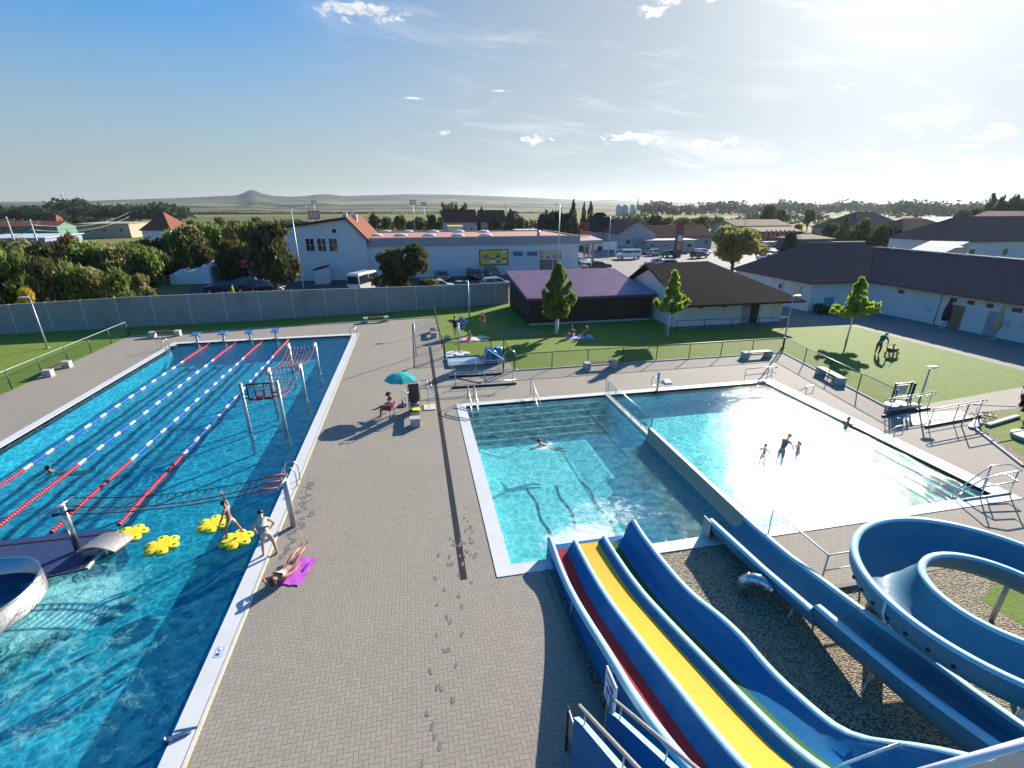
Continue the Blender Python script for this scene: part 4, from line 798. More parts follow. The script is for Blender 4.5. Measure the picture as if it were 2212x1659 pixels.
gp = thing('gate_bar', 'slim dark bar barrier slanting away to the right of the foot bath', 'barrier', (26.5,16.6,0)); b = MB(gp.location); b.tube([(26.4,16.5,0),(26.4,16.5,1.15)],.03); part('post', b, M['galv'], gp); b = MB(gp.location); b.tube([(26.4,16.5,1.15),(30.5,16.2,.75)],.025); part('bar', b, M['galv'], gp)
b = MB((29.2,16.4,0)); b.bar((27.6,16.2,.06),(30.4,16.75,.06),.2,.12); tag(b.build('low_kerb_wall', M['concrete']), 'low concrete edging by the bicycles on the right lawn edge', 'kerb wall')
cv = thing('round_cover', 'large pale oval well cover on the lawn at the right edge', 'cover', (28.0,14.75,0)); b = MB(); b.cyl((0,0,0),.62,.14,28); part('ring', b, M['concrete'], cv); b = MB(); b.cyl((0,0,.142),.64,.05,28); part('lid', b, pm('pale cover lid', (.6,.56,.46), .7), cv)
# paddle boards / scooters lying by the railing
for i, (x, y, l) in enumerate(((26.9,16.3,'white flat disc with a dark handle lying left of the bicycle'),(27.55,16.6,'white flat disc with a dark handle lying next to the bicycle'))):
    t = thing('ride_on_disc', l, 'toy', (x,y,0), .4); b = MB(); b.ell((0,0,.06),(.5,.2,.06),nu=20); part('board', b, M['white'], t); b = MB(); b.tube([(0,0,.1),(.02,0,.4)],.03); b.tube([(-.12,0,.4),(.14,0,.42)],.025); part('handle', b, M['black'], t)
by = thing('bicycle', 'dark bicycle lying on its side by the low edging', 'bicycle', (28.5,17.0,.08), .3)
for x in (-.52,.52): b = MB(); b.tube([(x+.31*cos(a),.31*sin(a),.02) for a in [2*pi*k/22 for k in range(22)]],.025,n=6,loop=True); part('tyre', b, M['black'], by); b = MB(); [b.tube([(x,0,.02),(x+.3*cos(2*pi*k/8),.3*sin(2*pi*k/8),.02)],.004,n=4) for k in range(8)]; part('spokes', b, M['steel'], by)
b = MB(); [b.tube(q,.018,n=6) for q in ([(-.52,0,.04),(-.1,.0,.05),(.35,.35,.05),(-.2,.38,.05),(-.1,0,.05)],[(-.52,0,.04),(-.2,.38,.05)],[(.52,0,.04),(.33,.42,.06)])]; part('frame', b, pm('bike frame green', (.03,.09,.07), .4), by)
b = MB(); b.tube([(.33,.42,-.2),(.33,.45,.06),(.33,.42,.3)],.014,n=6); part('handlebar', b, M['steel'], by); b = MB(); b.ell((-.22,.45,.06),(.12,.05,.06)); part('saddle', b, M['black'], by)
# ------------------------------------------------------------------ people (skinned skeletons, posed)
def skinmat(name, col):
    m, t, o = newmat(name); p = t.obj(); c = t.mix(t.lin(t.noise(p, 9, 4), .3, .7), [x*.86 for x in col], [min(1, x*1.1) for x in col]); pr = princ(t, o, c, .5, 0, .4)
    pr.inputs['Subsurface Weight'].default_value = .08; pr.inputs['Subsurface Radius'].default_value = (.02,.008,.004); return m
SK = {'fair': skinmat('fair skin', (.56,.33,.24)), 'tan': skinmat('tanned skin', (.42,.22,.14)), 'dark': skinmat('deep tan skin', (.24,.11,.065))}
HAIR = {'black': pm('black hair', (.012,.009,.008), .5, var=.3), 'brown': pm('brown hair', (.055,.022,.014), .5, var=.3), 'blond': pm('fair hair', (.42,.30,.15), .5), 'grey': pm('grey white hair', (.55,.53,.5), .6), 'navy': pm('navy cap', (.015,.017,.03), .7), 'white': pm('white cap', (.75,.74,.7), .7)}
CLO = lambda n, c: pm('cloth '+n, c, .85, var=.12, scale=8)
def skin_obj(name, V_, E_, R_, root, mat, parent):
    me = bpy.data.meshes.new(name); me.from_pydata(V_, E_, []); o = bpy.data.objects.new(name, me); COL.objects.link(o)
    sm = o.modifiers.new('skin', 'SKIN'); sm.use_smooth_shade = True; sm.branch_smoothing = .3; su = o.modifiers.new('sub', 'SUBSURF'); su.levels = 1; su.render_levels = 1
    for i, r in enumerate(R_): me.skin_vertices[0].data[i].radius = (r, r) if not isinstance(r, tuple) else r
    me.skin_vertices[0].data[root].use_root = True
    bpy.context.view_layer.update(); dg = bpy.context.evaluated_depsgraph_get(); nm = bpy.data.meshes.new_from_object(o.evaluated_get(dg), depsgraph=dg)
    bpy.data.objects.remove(o); bpy.data.meshes.remove(me); nm.name = name; nm.materials.clear(); nm.materials.append(mat)
    nm.polygons.foreach_set('use_smooth', [True]*len(nm.polygons))
    o = bpy.data.objects.new(name, nm); COL.objects.link(o); o.parent = parent; return o
def nrm(v): return V(v).normalized()
def person(label, loc, yaw, h=1.7, pel=(0,0,.53), torso=(0,0,1), chest=None, head=(0,.15,1), face=(0,1,0), side=(1,0,0), armL=((-.35,0,-1),(-.15,.2,-1)), armR=((.35,0,-1),(.15,.2,-1)),
           legL=((-.06,.02,-1),(-.02,-.03,-1)), legR=((.06,.02,-1),(.02,-.03,-1)), feet=(0,1,-.1), skin='fair', hair='brown', long=0.0, cap=None, clothes=(), build=1.0, group=None, cut=None):
    """every direction is in the person's own frame: x right, y forward, z up; lengths are fractions of the height h"""
    t = thing('person', label, 'person', loc, yaw, group)
    S_ = nrm(side); T = nrm(torso); C2 = nrm(chest or torso); Hd = nrm(head); Fc = nrm(face); Fc = (Fc-Hd*Fc.dot(Hd)).normalized(); Fd = nrm(feet); k = build
    J = {}; R = {}; E = []
    def j(n, p, r, par=None):
        J[n] = V(p); R[n] = r
        if par: E.append((par, n))
    P = V(pel)*1.0; P = P*h
    j('pel', P, .070*h*k); j('waist', P+T*.09*h, .060*h*k, 'pel'); j('chest', P+T*.18*h+C2*.02*h, .074*h*k, 'waist'); j('top', J['chest']+C2*.09*h, .060*h*k, 'chest'); j('neck', J['top']+C2*.035*h+Hd*.01*h, .031*h, 'top')
    j('skull', J['neck']+Hd*.055*h, .046*h, 'neck'); j('crown', J['skull']+Hd*.045*h, .050*h, 'skull'); j('vertex', J['crown']+Hd*.032*h-Fc*.006*h, .034*h, 'crown')
    j('chin', J['skull']+Fc*.032*h-Hd*.008*h, .020*h, 'skull'); j('nose', J['crown']+Fc*.056*h-Hd*.022*h, .008*h, 'crown')
    for s, sg, arm, leg in (('L', -1, armL, legL), ('R', 1, armR, legR)):
        j('sh'+s, J['top']+S_*sg*.098*h*k-C2*.008*h, .036*h, 'top'); a1, a2 = nrm(arm[0]), nrm(arm[1])
        j('ua'+s, J['sh'+s]+a1*.085*h, .031*h, 'sh'+s); j('el'+s, J['sh'+s]+a1*.172*h, .024*h, 'ua'+s); j('fa'+s, J['el'+s]+a2*.06*h, .025*h, 'el'+s); j('wr'+s, J['el'+s]+a2*.150*h, .0155*h, 'fa'+s); j('pa'+s, J['wr'+s]+a2*.042*h, .019*h, 'wr'+s)
        q = a2.cross(Fc); q = q.normalized() if q.length > .1 else S_
        for fi, (off, ln) in enumerate(((-.0165,.034),(-.0055,.041),(.0055,.039),(.0165,.030))):
            kn = J['pa'+s]+a2*.018*h+q*off*h
            j(f'f{fi}a'+s, kn+a2*ln*.5*h, .0058*h, 'pa'+s); j(f'f{fi}b'+s, kn+a2*ln*h+Fc*.006*h, .0048*h, f'f{fi}a'+s)
        th = q*(-sg)
        j('tha'+s, J['pa'+s]+th*.026*h+a2*.0*h, .0068*h, 'pa'+s); j('thb'+s, J['tha'+s]+th*.012*h+a2*.022*h, .0055*h, 'tha'+s)
        l1, l2 = nrm(leg[0]), nrm(leg[1])
        j('hip'+s, J['pel']+S_*sg*.052*h*k-T*.02*h, .056*h*k, 'pel'); j('thi'+s, J['hip'+s]+l1*.11*h, .047*h*k, 'hip'+s); j('kn'+s, J['hip'+s]+l1*.235*h, .033*h, 'thi'+s); j('cal'+s, J['kn'+s]+l2*.075*h, .033*h*k**.5, 'kn'+s); j('an'+s, J['kn'+s]+l2*.225*h, .0195*h, 'cal'+s)
        fd = nrm(leg[2]) if len(leg) > 2 else Fd
        j('hl'+s, J['an'+s]+l2*.024*h-fd*.02*h, .018*h, 'an'+s); j('to'+s, J['an'+s]+l2*.03*h+fd*.085*h, .0145*h, 'an'+s)
    names = list(J); ix = {n: i for i, n in enumerate(names)}
    o = skin_obj('body', [tuple(J[n]) for n in names], [(ix[a], ix[b_]) for a, b_ in E], [R[n] for n in names], 0, SK[skin], t)
    def garment(nm, js, mat, grow=1.16, trim=None):
        sub = [n for n in js]; si = {n: i for i, n in enumerate(sub)}; vv = [J[n].copy() for n in sub]
        if trim:
            for n, (a, f) in trim.items(): vv[si[n]] = J[a].lerp(J[n], f)
        ee = [(si[a], si[b_]) for a, b_ in E if a in si and b_ in si]
        return skin_obj(nm, [tuple(v) for v in vv], ee, [R[n]*grow for n in sub], 0, mat, t)
    for c in clothes:
        kind, mat = c[0], c[1]
        if kind == 'shirt': garment('shirt', ['chest','waist','pel','top','shL','uaL','shR','uaR'], mat, 1.14)
        if kind == 'longshirt': garment('shirt', ['chest','waist','pel','top','shL','uaL','elL','faL','shR','uaR','elR','faR'], mat, 1.18)
        if kind == 'shorts': garment('shorts', ['pel','waist','hipL','thiL','knL','hipR','thiR','knR'], mat, 1.13, {'waist': ('pel', .35), 'knL': ('thiL', .35), 'knR': ('thiR', .35)})
        if kind == 'trousers': garment('trousers', ['pel','waist','hipL','thiL','knL','calL','anL','hipR','thiR','knR','calR','anR'], mat, 1.16, {'waist': ('pel', .3)})
        if kind == 'briefs': garment('swimwear', ['pel','waist','hipL','thiL','hipR','thiR'], mat, 1.09, {'waist': ('pel', .25), 'thiL': ('hipL', .35), 'thiR': ('hipR', .35)})
        if kind == 'top': garment('swim_top', ['chest','waist','top'], mat, 1.09, {'waist': ('chest', .3), 'top': ('chest', .42)})
        if kind == 'dress': garment('dress', ['chest','waist','pel','top','hipL','thiL','hipR','thiR'], mat, 1.16)
    # hair / cap / eyes
    rot = Matrix((Hd.cross(Fc)*-1, Fc, Hd)).transposed()
    b = MB(); b.ell((0,0,0), (.058*h,.066*h,.060*h), nu=14, nv=8, z0=-.35); 
    if long: b.tube([(0,-.045*h,.0),(0,-.066*h,-.05*h),(0,-.06*h,-.05*h-long*.5),(0,-.05*h,-.05*h-long)],[.045*h,.05*h,.042*h,.015*h],n=10)
    cc = J['crown']+Hd*.012*h-Fc*.010*h
    b.v = [tuple(rot @ V(p)+cc) for p in b.v]
    ho = part('cap' if cap else 'hair', b, HAIR[cap or hair], t)
    if cap and cap != 'navy':
        pass
    if cap == 'navy':
        b = MB(); b.cyl((0,0,-.012*h),.098*h,.008*h,20); b.v = [tuple(rot @ V(p)+cc) for p in b.v]; part('hat_brim', b, HAIR['navy'], t)
    for sg in (-1, 1):
        b = MB(); e = rot @ V((sg*.02*h, .050*h, -.012*h))+J['crown']; b.ell(e, (.006*h,)*3, nu=6, nv=4); part('eye', b, HAIR['black'], t)
        b = MB(); e = rot @ V((sg*.051*h, -.004*h, -.022*h))+J['crown']; b.ell(e, (.006*h,.011*h,.016*h), nu=6, nv=4); part('ear', b, SK[skin], t)
    b = MB(); e = rot @ V((0, .048*h, -.05*h))+J['crown']; b.ell(e, (.014*h,.006*h,.004*h), nu=6, nv=4); part('mouth', b, pm('lips', (.3,.08,.07), .5), t)
    return t
Wz = -.06
person('dark haired person swimming along the lane beside the red floats', (-15.55,20.75,-.17), rad(115), 1.75, pel=(0,-.28,-.10), torso=(0,1,.35), chest=(0,.8,.7), head=(0,.2,1), face=(0,1,0), armL=((-.6,.7,-.5),(.2,.9,-.4)), armR=((.6,.7,-.5),(-.2,.9,-.4)), legL=((-.1,-1,-.2),(0,-1,-.1)), legR=((.1,-1,-.25),(0,-1,-.05)), skin='tan', hair='black', clothes=[('briefs', CLO('dark swim', (.02,.02,.03)))])
person('child with one arm up at the rope net, standing on a yellow float', (-6.55,14.55,.03), rad(75), 1.38, pel=(0,-.02,.51), torso=(0,.12,1), chest=(0,-.05,1), head=(0,.5,.9), face=(0,1,-.3), armR=((.35,.55,.9),(.05,.25,1)), armL=((-.6,.1,-.9),(-.3,.35,-.9)), legL=((-.25,.38,-1),(-.1,.0,-1)), legR=((.18,-.42,-1),(.08,-.45,-1)), skin='tan', hair='black', build=.92, clothes=[('shorts', CLO('pale swim shorts', (.52,.55,.42)))])
person('dark haired person in a pale floral bikini bending forward on the white pool rim', (-5.2,13.6,.02), rad(22), 1.62, pel=(0,-.12,.475), torso=(0,.85,.75), chest=(0,1,.5), head=(0,.8,.55), face=(0,1,-.6), armL=((-.45,.35,-.9),(.25,.4,-.9)), armR=((.55,.1,-.9),(-.35,.45,-.7)), legL=((-.12,.28,-1),(-.1,-.18,-1)), legR=((.22,.05,-1),(.12,-.28,-1)), skin='fair', hair='black', build=1.06, clothes=[('briefs', CLO('floral bikini', (.58,.6,.46))), ('top', CLO('floral bikini top', (.6,.6,.42)))])
tw0 = thing('towel', 'bright purple towel spread on the paving under the lying sunbather', 'towel', (-4.12,12.45,.012), -.3)
def towel_mesh(wx, wy, z, seed, nx=10, ny=14):
    random.seed(seed); b = MB(); g = [[(-wx/2+wx*i/nx+random.uniform(-.012,.012), -wy/2+wy*j_/ny+.02*sin(i*1.7), z+.012*sin(i*1.3+seed)*sin(j_*.9)+random.uniform(0,.008)+.012) for i in range(nx+1)] for j_ in range(ny+1)]
    b.rings(g, 0, closed=False, cap=False); b.rings([[(p[0],p[1],p[2]-.01) for p in r] for r in g], 0, closed=False, cap=False); return b
part('cloth', towel_mesh(.75, 1.15, 0, 4), CLO('purple towel', (.50,.09,.55)), tw0)
b = MB(); b.box(.18,.26,.0,.3,.04,.045); b.box(-.38,-.30,.1,.3,.04,.045); part('towel_print', b, CLO('towel print', (.12,.03,.3)), tw0)
person('reddish haired sunbather lying on the purple towel with legs raised', (-4.42,12.15,.14), rad(-22), 1.68, pel=(0,.18,.02), torso=(0,-1,.16), chest=(0,-1,.2), head=(0,-1,.5), face=(0,.5,.9), side=(1,0,0), armL=((-.6,-.6,.12),(.75,-.5,.1)), armR=((.35,.9,-.12),(.0,.95,.05)), legL=((-.1,.9,.32),(.02,.98,-.1),(0,.5,.6)), legR=((.08,.9,.5),(-.02,.95,.05),(0,.6,.5)), skin='tan', hair='brown', long=.12, clothes=[('briefs', CLO('white navy bikini', (.4,.42,.5))), ('top', CLO('pale bikini top', (.5,.38,.32)))])
person('lifeguard in a white shirt and dark hat sitting on the red chair', (-1.78,23.5,0), rad(72), 1.78, pel=(0,.0,.275), torso=(0,-.22,1), chest=(0,.05,1), head=(0,.3,1), face=(0,1,-.2), armL=((-.45,.1,-1),(.1,.85,-.35)), armR=((.45,.1,-1),(-.15,.85,-.3)), legL=((-.15,1,-.05),(.1,.12,-1)), legR=((.0,1,.18),(-.45,.85,-.4),(0,.9,.1)), skin='dark', hair='black', cap='navy', clothes=[('shirt', CLO('white shirt', (.72,.74,.8))), ('shorts', CLO('dark shorts', (.03,.02,.025)))])
person('swimmer splashing near the middle of the turquoise slide pool', (5.35,18.9,-.16), rad(75), 1.5, pel=(0,-.2,-.02), torso=(0,1,.25), chest=(0,1,.5), head=(0,.5,1), face=(0,1,.1), armL=((-.7,.8,-.1),(-.3,1,-.1)), armR=((.7,.6,-.2),(.2,1,-.3)), legL=((-.15,-1,-.2),(0,-1,-.1)), legR=((.15,-1,-.3),(0,-1,-.0)), skin='tan', hair='brown', clothes=[('shorts', CLO('black swim shorts', (.02,.02,.025)))])
dk = CLO('dark swim shirt', (.05,.05,.07))
person('child wading at the left of the group of three in the glitter', (15.0,16.3,-.95), rad(-60), 1.2, torso=(0,.1,1), skin='tan', hair='black', armL=((-.5,.5,-.7),(.2,.8,-.4)), armR=((.5,.5,-.7),(-.2,.8,-.4)), clothes=[('briefs', dk)])
person('adult bending in the middle of the group of three in the glitter', (16.05,16.35,-.95), rad(-75), 1.62, pel=(0,-.05,.52), torso=(0,.35,1), chest=(0,.5,.9), head=(0,.6,.9), face=(0,1,-.5), skin='tan', hair='brown', armL=((-.3,.6,-.8),(.15,.6,-.8)), armR=((.3,.6,-.8),(-.1,.6,-.8)), clothes=[('shirt', CLO('grey swim shirt', (.12,.12,.14))), ('shorts', dk)])
person('child in pink at the right of the group of three in the glitter', (16.75,16.2,-.95), rad(80), 1.22, torso=(0,.15,1), skin='tan', hair='brown', long=.15, armL=((-.2,.5,-.9),(.2,.7,-.6)), armR=((.3,.4,-.9),(-.2,.7,-.6)), clothes=[('dress', CLO('pink swimsuit', (.35,.12,.3)))])
person('person in the water leaning both arms on the right rim of the paddling pool', (20.95,17.7,-.9), rad(-80), 1.6, pel=(0,-.18,.38), torso=(0,.25,1), skin='tan', hair='grey', armL=((-.6,.7,.15),(.3,.9,.0)), armR=((.6,.7,.15),(-.3,.9,.0)), clothes=[('shorts', dk)])
person('dark haired person in a black dress holding up a striped mat on the lawn', (3.05,39.3,0), rad(-60), 1.72, head=(0,.25,1), face=(0,1,-.3), skin='fair', hair='black', armL=((-.2,.6,-.8),(.2,1,.05)), armR=((.2,.6,-.8),(-.1,1,.15)), clothes=[('dress', CLO('black dress', (.012,.012,.014)))], build=1.08)
mt = thing('beach_mat', 'blue striped beach mat held up by the person in black', 'mat', (3.68,39.45,1.12), rad(-30)); b = MB(); b.hexa([(-.42,-.02,-.5),(.36,-.02,-.62),(.36,.02,-.62),(-.42,.02,-.5),(-.36,-.02,.48),(.40,-.02,.36),(.40,.02,.36),(-.36,.02,.48)])
mm_, t2, o2 = newmat('blue white stripes'); pz = t2.xyz(t2.obj())[2]; px_ = t2.xyz(t2.obj())[0]; sv2 = t2.m('ADD', pz, t2.m('MULTIPLY', px_, .15)); princ(t2, o2, t2.mix(t2.m('GREATER_THAN', t2.m('SINE', t2.m('MULTIPLY', sv2, 26)), .1), (.03,.10,.25), (.25,.42,.6)), .8); part('cloth', b, mm_, mt); mt.rotation_euler = (0, .5, rad(-25))
person('white haired person in a red shirt and red shorts standing on the lawn', (5.65,40.8,0), rad(150), 1.68, skin='fair', hair='grey', armR=((.35,.1,-1),(-.3,.45,-.6)), clothes=[('shirt', CLO('red shirt', (.5,.07,.06))), ('shorts', CLO('orange red shorts', (.62,.07,.03)))])
tw1 = thing('towel', 'pink towel on the lawn under the sitting child', 'towel', (3.95,37.9,.0), .4); part('cloth', towel_mesh(.9,1.5,0,5), CLO('pink towel', (.6,.25,.36)), tw1)
tw2 = thing('towel', 'cream towel on the lawn right of the sitting child', 'towel', (5.0,38.3,.0), -.9); part('cloth', towel_mesh(1.1,1.5,0,6), CLO('cream towel', (.62,.62,.46)), tw2)
person('child in a pink top sitting on the pink towel', (4.1,37.9,.02), rad(160), 1.3, pel=(0,-.05,.06), torso=(0,-.1,1), head=(0,.35,1), armL=((-.3,.5,-.8),(.2,.8,-.5)), armR=((.3,.5,-.8),(-.2,.8,-.5)), legL=((-.2,1,.25),(.05,.8,-.6)), legR=((.25,1,.1),(-.3,.9,-.25)), skin='fair', hair='blond', clothes=[('shirt', CLO('pink top', (.5,.2,.26))), ('shorts', CLO('dark leggings', (.04,.02,.04)))])
bg1 = thing('bag', 'grey white bag lying at the feet of the person in black', 'bag', (2.3,38.5,.0), .3); b = MB(); b.ell((0,0,.16),(.3,.18,.17)); part('body', b, CLO('bag', (.5,.52,.55)), bg1); b = MB(); b.tube([(-.15,0,.28),(0,0,.45),(.15,0,.28)],.015); part('handle', b, M['black'], bg1)
tw3 = thing('towel', 'white and violet towel under the left one of the sitting pair', 'towel', (12.7,36.9,.0), .1); part('cloth', towel_mesh(1.0,1.5,0,7), CLO('violet white towel', (.42,.4,.6)), tw3)
tw4 = thing('towel', 'white and violet towel under the right one of the sitting pair', 'towel', (13.9,36.8,.0), -.15); part('cloth', towel_mesh(1.1,1.5,0,8), CLO('pale violet towel', (.5,.48,.66)), tw4)
b = MB(); b.box(-.3,.2,-.7,-.35,.032,.036); part('towel_print', b, CLO('violet print', (.12,.1,.5)), tw3); b = MB(); b.box(-.2,.4,-.6,-.2,.032,.036); part('towel_print', b, CLO('violet print', (.2,.16,.5)), tw4)
person('dark haired person in a grey shirt sitting on the left violet towel', (12.7,37.1,.02), rad(-20), 1.75, pel=(0,-.05,.065), torso=(0,-.12,1), head=(0,.2,1), armL=((-.35,.3,-.9),(.2,.8,-.3)), armR=((.35,.4,-.9),(-.1,.9,-.3)), legL=((-.35,1,.2),(.5,.6,-.45)), legR=((.35,1,.2),(-.5,.6,-.45)), skin='tan', hair='black', clothes=[('shirt', CLO('grey brown shirt', (.2,.17,.17))), ('shorts', CLO('dark shorts', (.03,.03,.035)))], build=1.06)
person('dark haired person in a pink top sitting on the right violet towel', (13.9,37.0,.02), rad(-5), 1.6, pel=(0,-.05,.065), torso=(0,-.05,1), head=(0,.3,1), armL=((-.5,.2,-.9),(-.2,.7,-.5)), armR=((.4,.6,.3),(-.3,.2,.9)), legL=((-.3,1,.2),(.5,.6,-.45)), legR=((.35,1,.2),(-.5,.6,-.45)), skin='tan', hair='brown', long=.15, clothes=[('shirt', CLO('dusty pink top', (.36,.16,.2))), ('shorts', CLO('purple shorts', (.2,.05,.16)))])
person('person in green shirt and white cap bending over a child cart on the lawn', (33.6,27.6,0), rad(-80), 1.78, pel=(0,-.12,.52), torso=(0,.5,.9), chest=(0,.7,.7), head=(0,.8,.6), face=(0,.8,-.6), armL=((-.2,.5,-.9),(.1,.5,-.9)), armR=((.2,.5,-.9),(-.1,.5,-.9)), legL=((-.1,.1,-1),(0,-.1,-1)), legR=((.15,-.1,-1),(0,-.2,-1)), skin='tan', cap='white', clothes=[('longshirt', CLO('green shirt', (.05,.13,.07))), ('trousers', CLO('brown trousers', (.10,.06,.045)))], build=1.1)
ct = thing('child_cart', 'small brown wheeled child cart on the right lawn under the bending person', 'cart', (34.1,27.1,0), .3); b = MB(); b.hexa([(-.3,-.22,.3),(.35,-.22,.3),(.35,.22,.3),(-.3,.22,.3),(-.38,-.25,.62),(.45,-.25,.55),(.45,.25,.55),(-.38,.25,.62)]); part('tub', b, CLO('brown tub', (.16,.08,.05)), ct)
for x in (-.28,.32):
    for y in (-.25,.25): b = MB(); b.tube([(x+.14*cos(a),y,.15+.14*sin(a)) for a in [2*pi*k/14 for k in range(14)]],.03,n=6,loop=True); b.tube([(x,y*.8,.15),(x,y,.15)],.05,n=8); part('wheel', b, M['black'], ct)
b = MB(); b.tube([(-.35,-.2,.6),(-.62,-.2,.98),(-.62,.2,.98),(-.35,.2,.6)],.018); part('push_handle', b, M['black'], ct)
person('toddler in a white shirt sitting in the brown cart', (34.15,27.1,.35), rad(-120), .95, pel=(0,0,.07), legL=((-.2,1,.1),(0,.7,-.7)), legR=((.2,1,.1),(0,.7,-.7)), skin='tan', hair='brown', clothes=[('shirt', CLO('white toddler shirt', (.6,.6,.6)))])
b = MB((16.4,36.3,0))
# ------------------------------------------------------------------ concrete wall, lamps
def proj(p):
    v = V(p)-V((0,0,H)); return 1106+FOC*v.dot(_R)/v.dot(_f if False else (_f)), 829.5-FOC*v.dot(_U)/v.dot(_f)
def ground_at(px, Y, z=0.0):
    x = 0.0
    for _ in range(12):
        q = proj((x, Y, z)); x += (px-q[0])*(V((x, Y, z-H)).dot(_f))/FOC
    return V((x, Y, z))
def ztop(g, py):
    lo, hi = -5.0, 80.0
    for _ in range(40):
        m_ = (lo+hi)/2
        if proj((g.x, g.y, m_))[1] > py: lo = m_
        else: hi = m_
    return lo
wm, wt, wo_ = newmat('exposed aggregate wall'); P = wt.obj(); c = wt.mix(wt.lin(wt.noise(P, 12, 6, .8), .32, .68), (.19,.185,.175), (.44,.43,.41)); c = wt.mix(wt.m('MULTIPLY', wt.smooth(wt.noise(wt.vm('MULTIPLY', P, (1,1,.3)), .8, 5), .5, .75), .4), c, (.15,.145,.135)); princ(wt, wo_, c, .9, 0, .2, wt.bump(wt.noise(P, 60, 3), .5, .03)); M['wall'] = wm; M['walljoint'] = pm('wall joint concrete', (.54,.53,.51), .9, var=.12)
cw = thing('boundary_wall', 'long grey concrete panel wall between the pool grounds and the car park', 'wall', (-13,49.5,0))
WP = [(-62,46.2),(-35.7,48.1),(-25.3,48.8),(-13.4,49.5),(1.5,51.3),(10.3,52.9)]; WH = [2.5,2.5,2.75,2.78,2.5,2.35]
b = MB(cw.location); bp = MB(cw.location); npst = 0
for k in range(len(WP)-1):
    (xa, ya), (xb, yb) = WP[k], WP[k+1]; za, zb = WH[k], WH[k+1]; n = V((yb-ya, -(xb-xa), 0)).normalized()*-.08; A = V((xa,ya,0)); Bq = V((xb,yb,0)); Z = V((0,0,1))
    b.hexa([A-n-Z*.3, Bq-n-Z*.3, Bq+n-Z*.3, A+n-Z*.3, A-n+Z*za, Bq-n+Z*zb, Bq+n+Z*zb, A+n+Z*za])
    L = (Bq-A).length; m_ = max(1, round(L/2.9))
    for i in range(m_):
        q = A.lerp(Bq, (i+.5)/m_); zz = za+(zb-za)*(i+.5)/m_; p_ = MB(cw.location); d = (Bq-A).normalized()*.035
        nn = n.normalized()*.085; p_.hexa([q-d-nn-Z*.2, q+d-nn-Z*.2, q+d+nn-Z*.2, q-d+nn-Z*.2, q-d-nn+Z*(zz+.02), q+d-nn+Z*(zz+.02), q+d+nn+Z*(zz+.02), q-d+nn+Z*(zz+.02)]); part('post', p_, M['walljoint'], cw)
part('panels', b, M['wall'], cw)
def lamp(label, x, y, h, arms=((-.9,0),), r=.055, name='street_lamp', white=True):
    t = thing(name, label, 'lamp', (x, y, 0)); b = MB(); b.tube([(0,0,0),(0,0,h*.35),(0,0,h)],[r*1.3,r,r*.65],n=10); part('pole', b, M['galv'], t)
    b = MB(); b.cyl((0,0,0),r*3.2,.05,14); part('base_plate', b, M['concrete'], t)
    for (ax, ay) in arms:
        b = MB(); b.tube([(0,0,h-.05),(ax*.5,ay*.5,h+.04),(ax,ay,h+.02)],r*.5,n=6); part('arm', b, M['galv'], t); b = MB(); L = V((ax,ay,0)).normalized()
        b.ell((ax+L.x*.1,ay+L.y*.1,h+.0),(.22+abs(L.x)*.16,.14+abs(L.y)*.16,.06),nu=10,nv=6); part('lamp_head', b, M['white'], t)
    return t
lamp('slim lamp post on the small lawn beside the person in black', 4.91,44.68,3.85,((-.75,0),)); lamp('slim lamp post at the corner of the right lawn fence', 27.94,30.68,4.0,((.35,.1),)); lamp('short lamp post beside the right foot bath', 26.9,19.1,2.15,((.25,.1),), .05)
lamp('leaning looking lamp post on the left lawn before the concrete wall', -28.6,42.2,4.0,((-.3,0),)); lamp('tall double armed lamp post in front of the gabled hall', -14.6,67.4,10.4,((-1.5,.2),(1.5,-.2)),.09); lamp('tall lamp post with one head before the shop entrance', 21.9,71.8,10.7,((-.6,0),),.09)
lamp('tall lamp post across the right car park behind the parked van', 41.0,98,8.5,((-1.0,0),),.07); lamp('tall lamp post beside the dark cypress', 62.5,84,8.5,((-.8,0),),.08); 
# ------------------------------------------------------------------ buildings
def roofmat(name, c1, c2, sc=3.2):
    m, t, o = newmat(name); P = t.obj(); x, y, z = t.xyz(P); row = t.m('FRACT', t.m('MULTIPLY', z, sc*1.6)); n = t.noise(P, 1.4, 5, .65); n2 = t.noise(P, 9, 4)
    c = t.mix(t.lin(t.m('ADD', t.m('MULTIPLY', n, .5), t.m('MULTIPLY', n2, .5)), .33, .67), c1, c2); c = t.mix(t.m('MULTIPLY', t.smooth(row, .0, .25, 1, 0), .45), c, [q*.5 for q in c1])
    princ(t, o, c, .92, 0, .08, t.bump(row, .5, .04)); return m
M['tile_red'] = roofmat('red clay tiles', (.17,.065,.045), (.26,.105,.07)); M['tile_brown'] = roofmat('dark brown tiles', (.19,.08,.066), (.25,.125,.108)); M['tile_dark'] = roofmat('dark weathered tiles', (.032,.019,.018), (.055,.036,.033)); M['tile_wine'] = roofmat('wine red tiles', (.09,.035,.03), (.16,.06,.05)); M['tile_tan'] = roofmat('tan roof', (.28,.2,.12), (.36,.27,.17))
M['plaster'] = pm('white plaster', (.68,.68,.66), .85, var=.06, scale=.8, dirt=.2, dirtcol=(.4,.38,.35)); M['plaster_grey'] = pm('grey plaster', (.36,.36,.37), .85, var=.1, dirt=.2); M['brickwhite'] = pm('white painted brick', (.66,.66,.66), .8, var=.08, scale=1.5, bump=.2, bscale=14, dirt=.18, dirtcol=(.4,.4,.4))
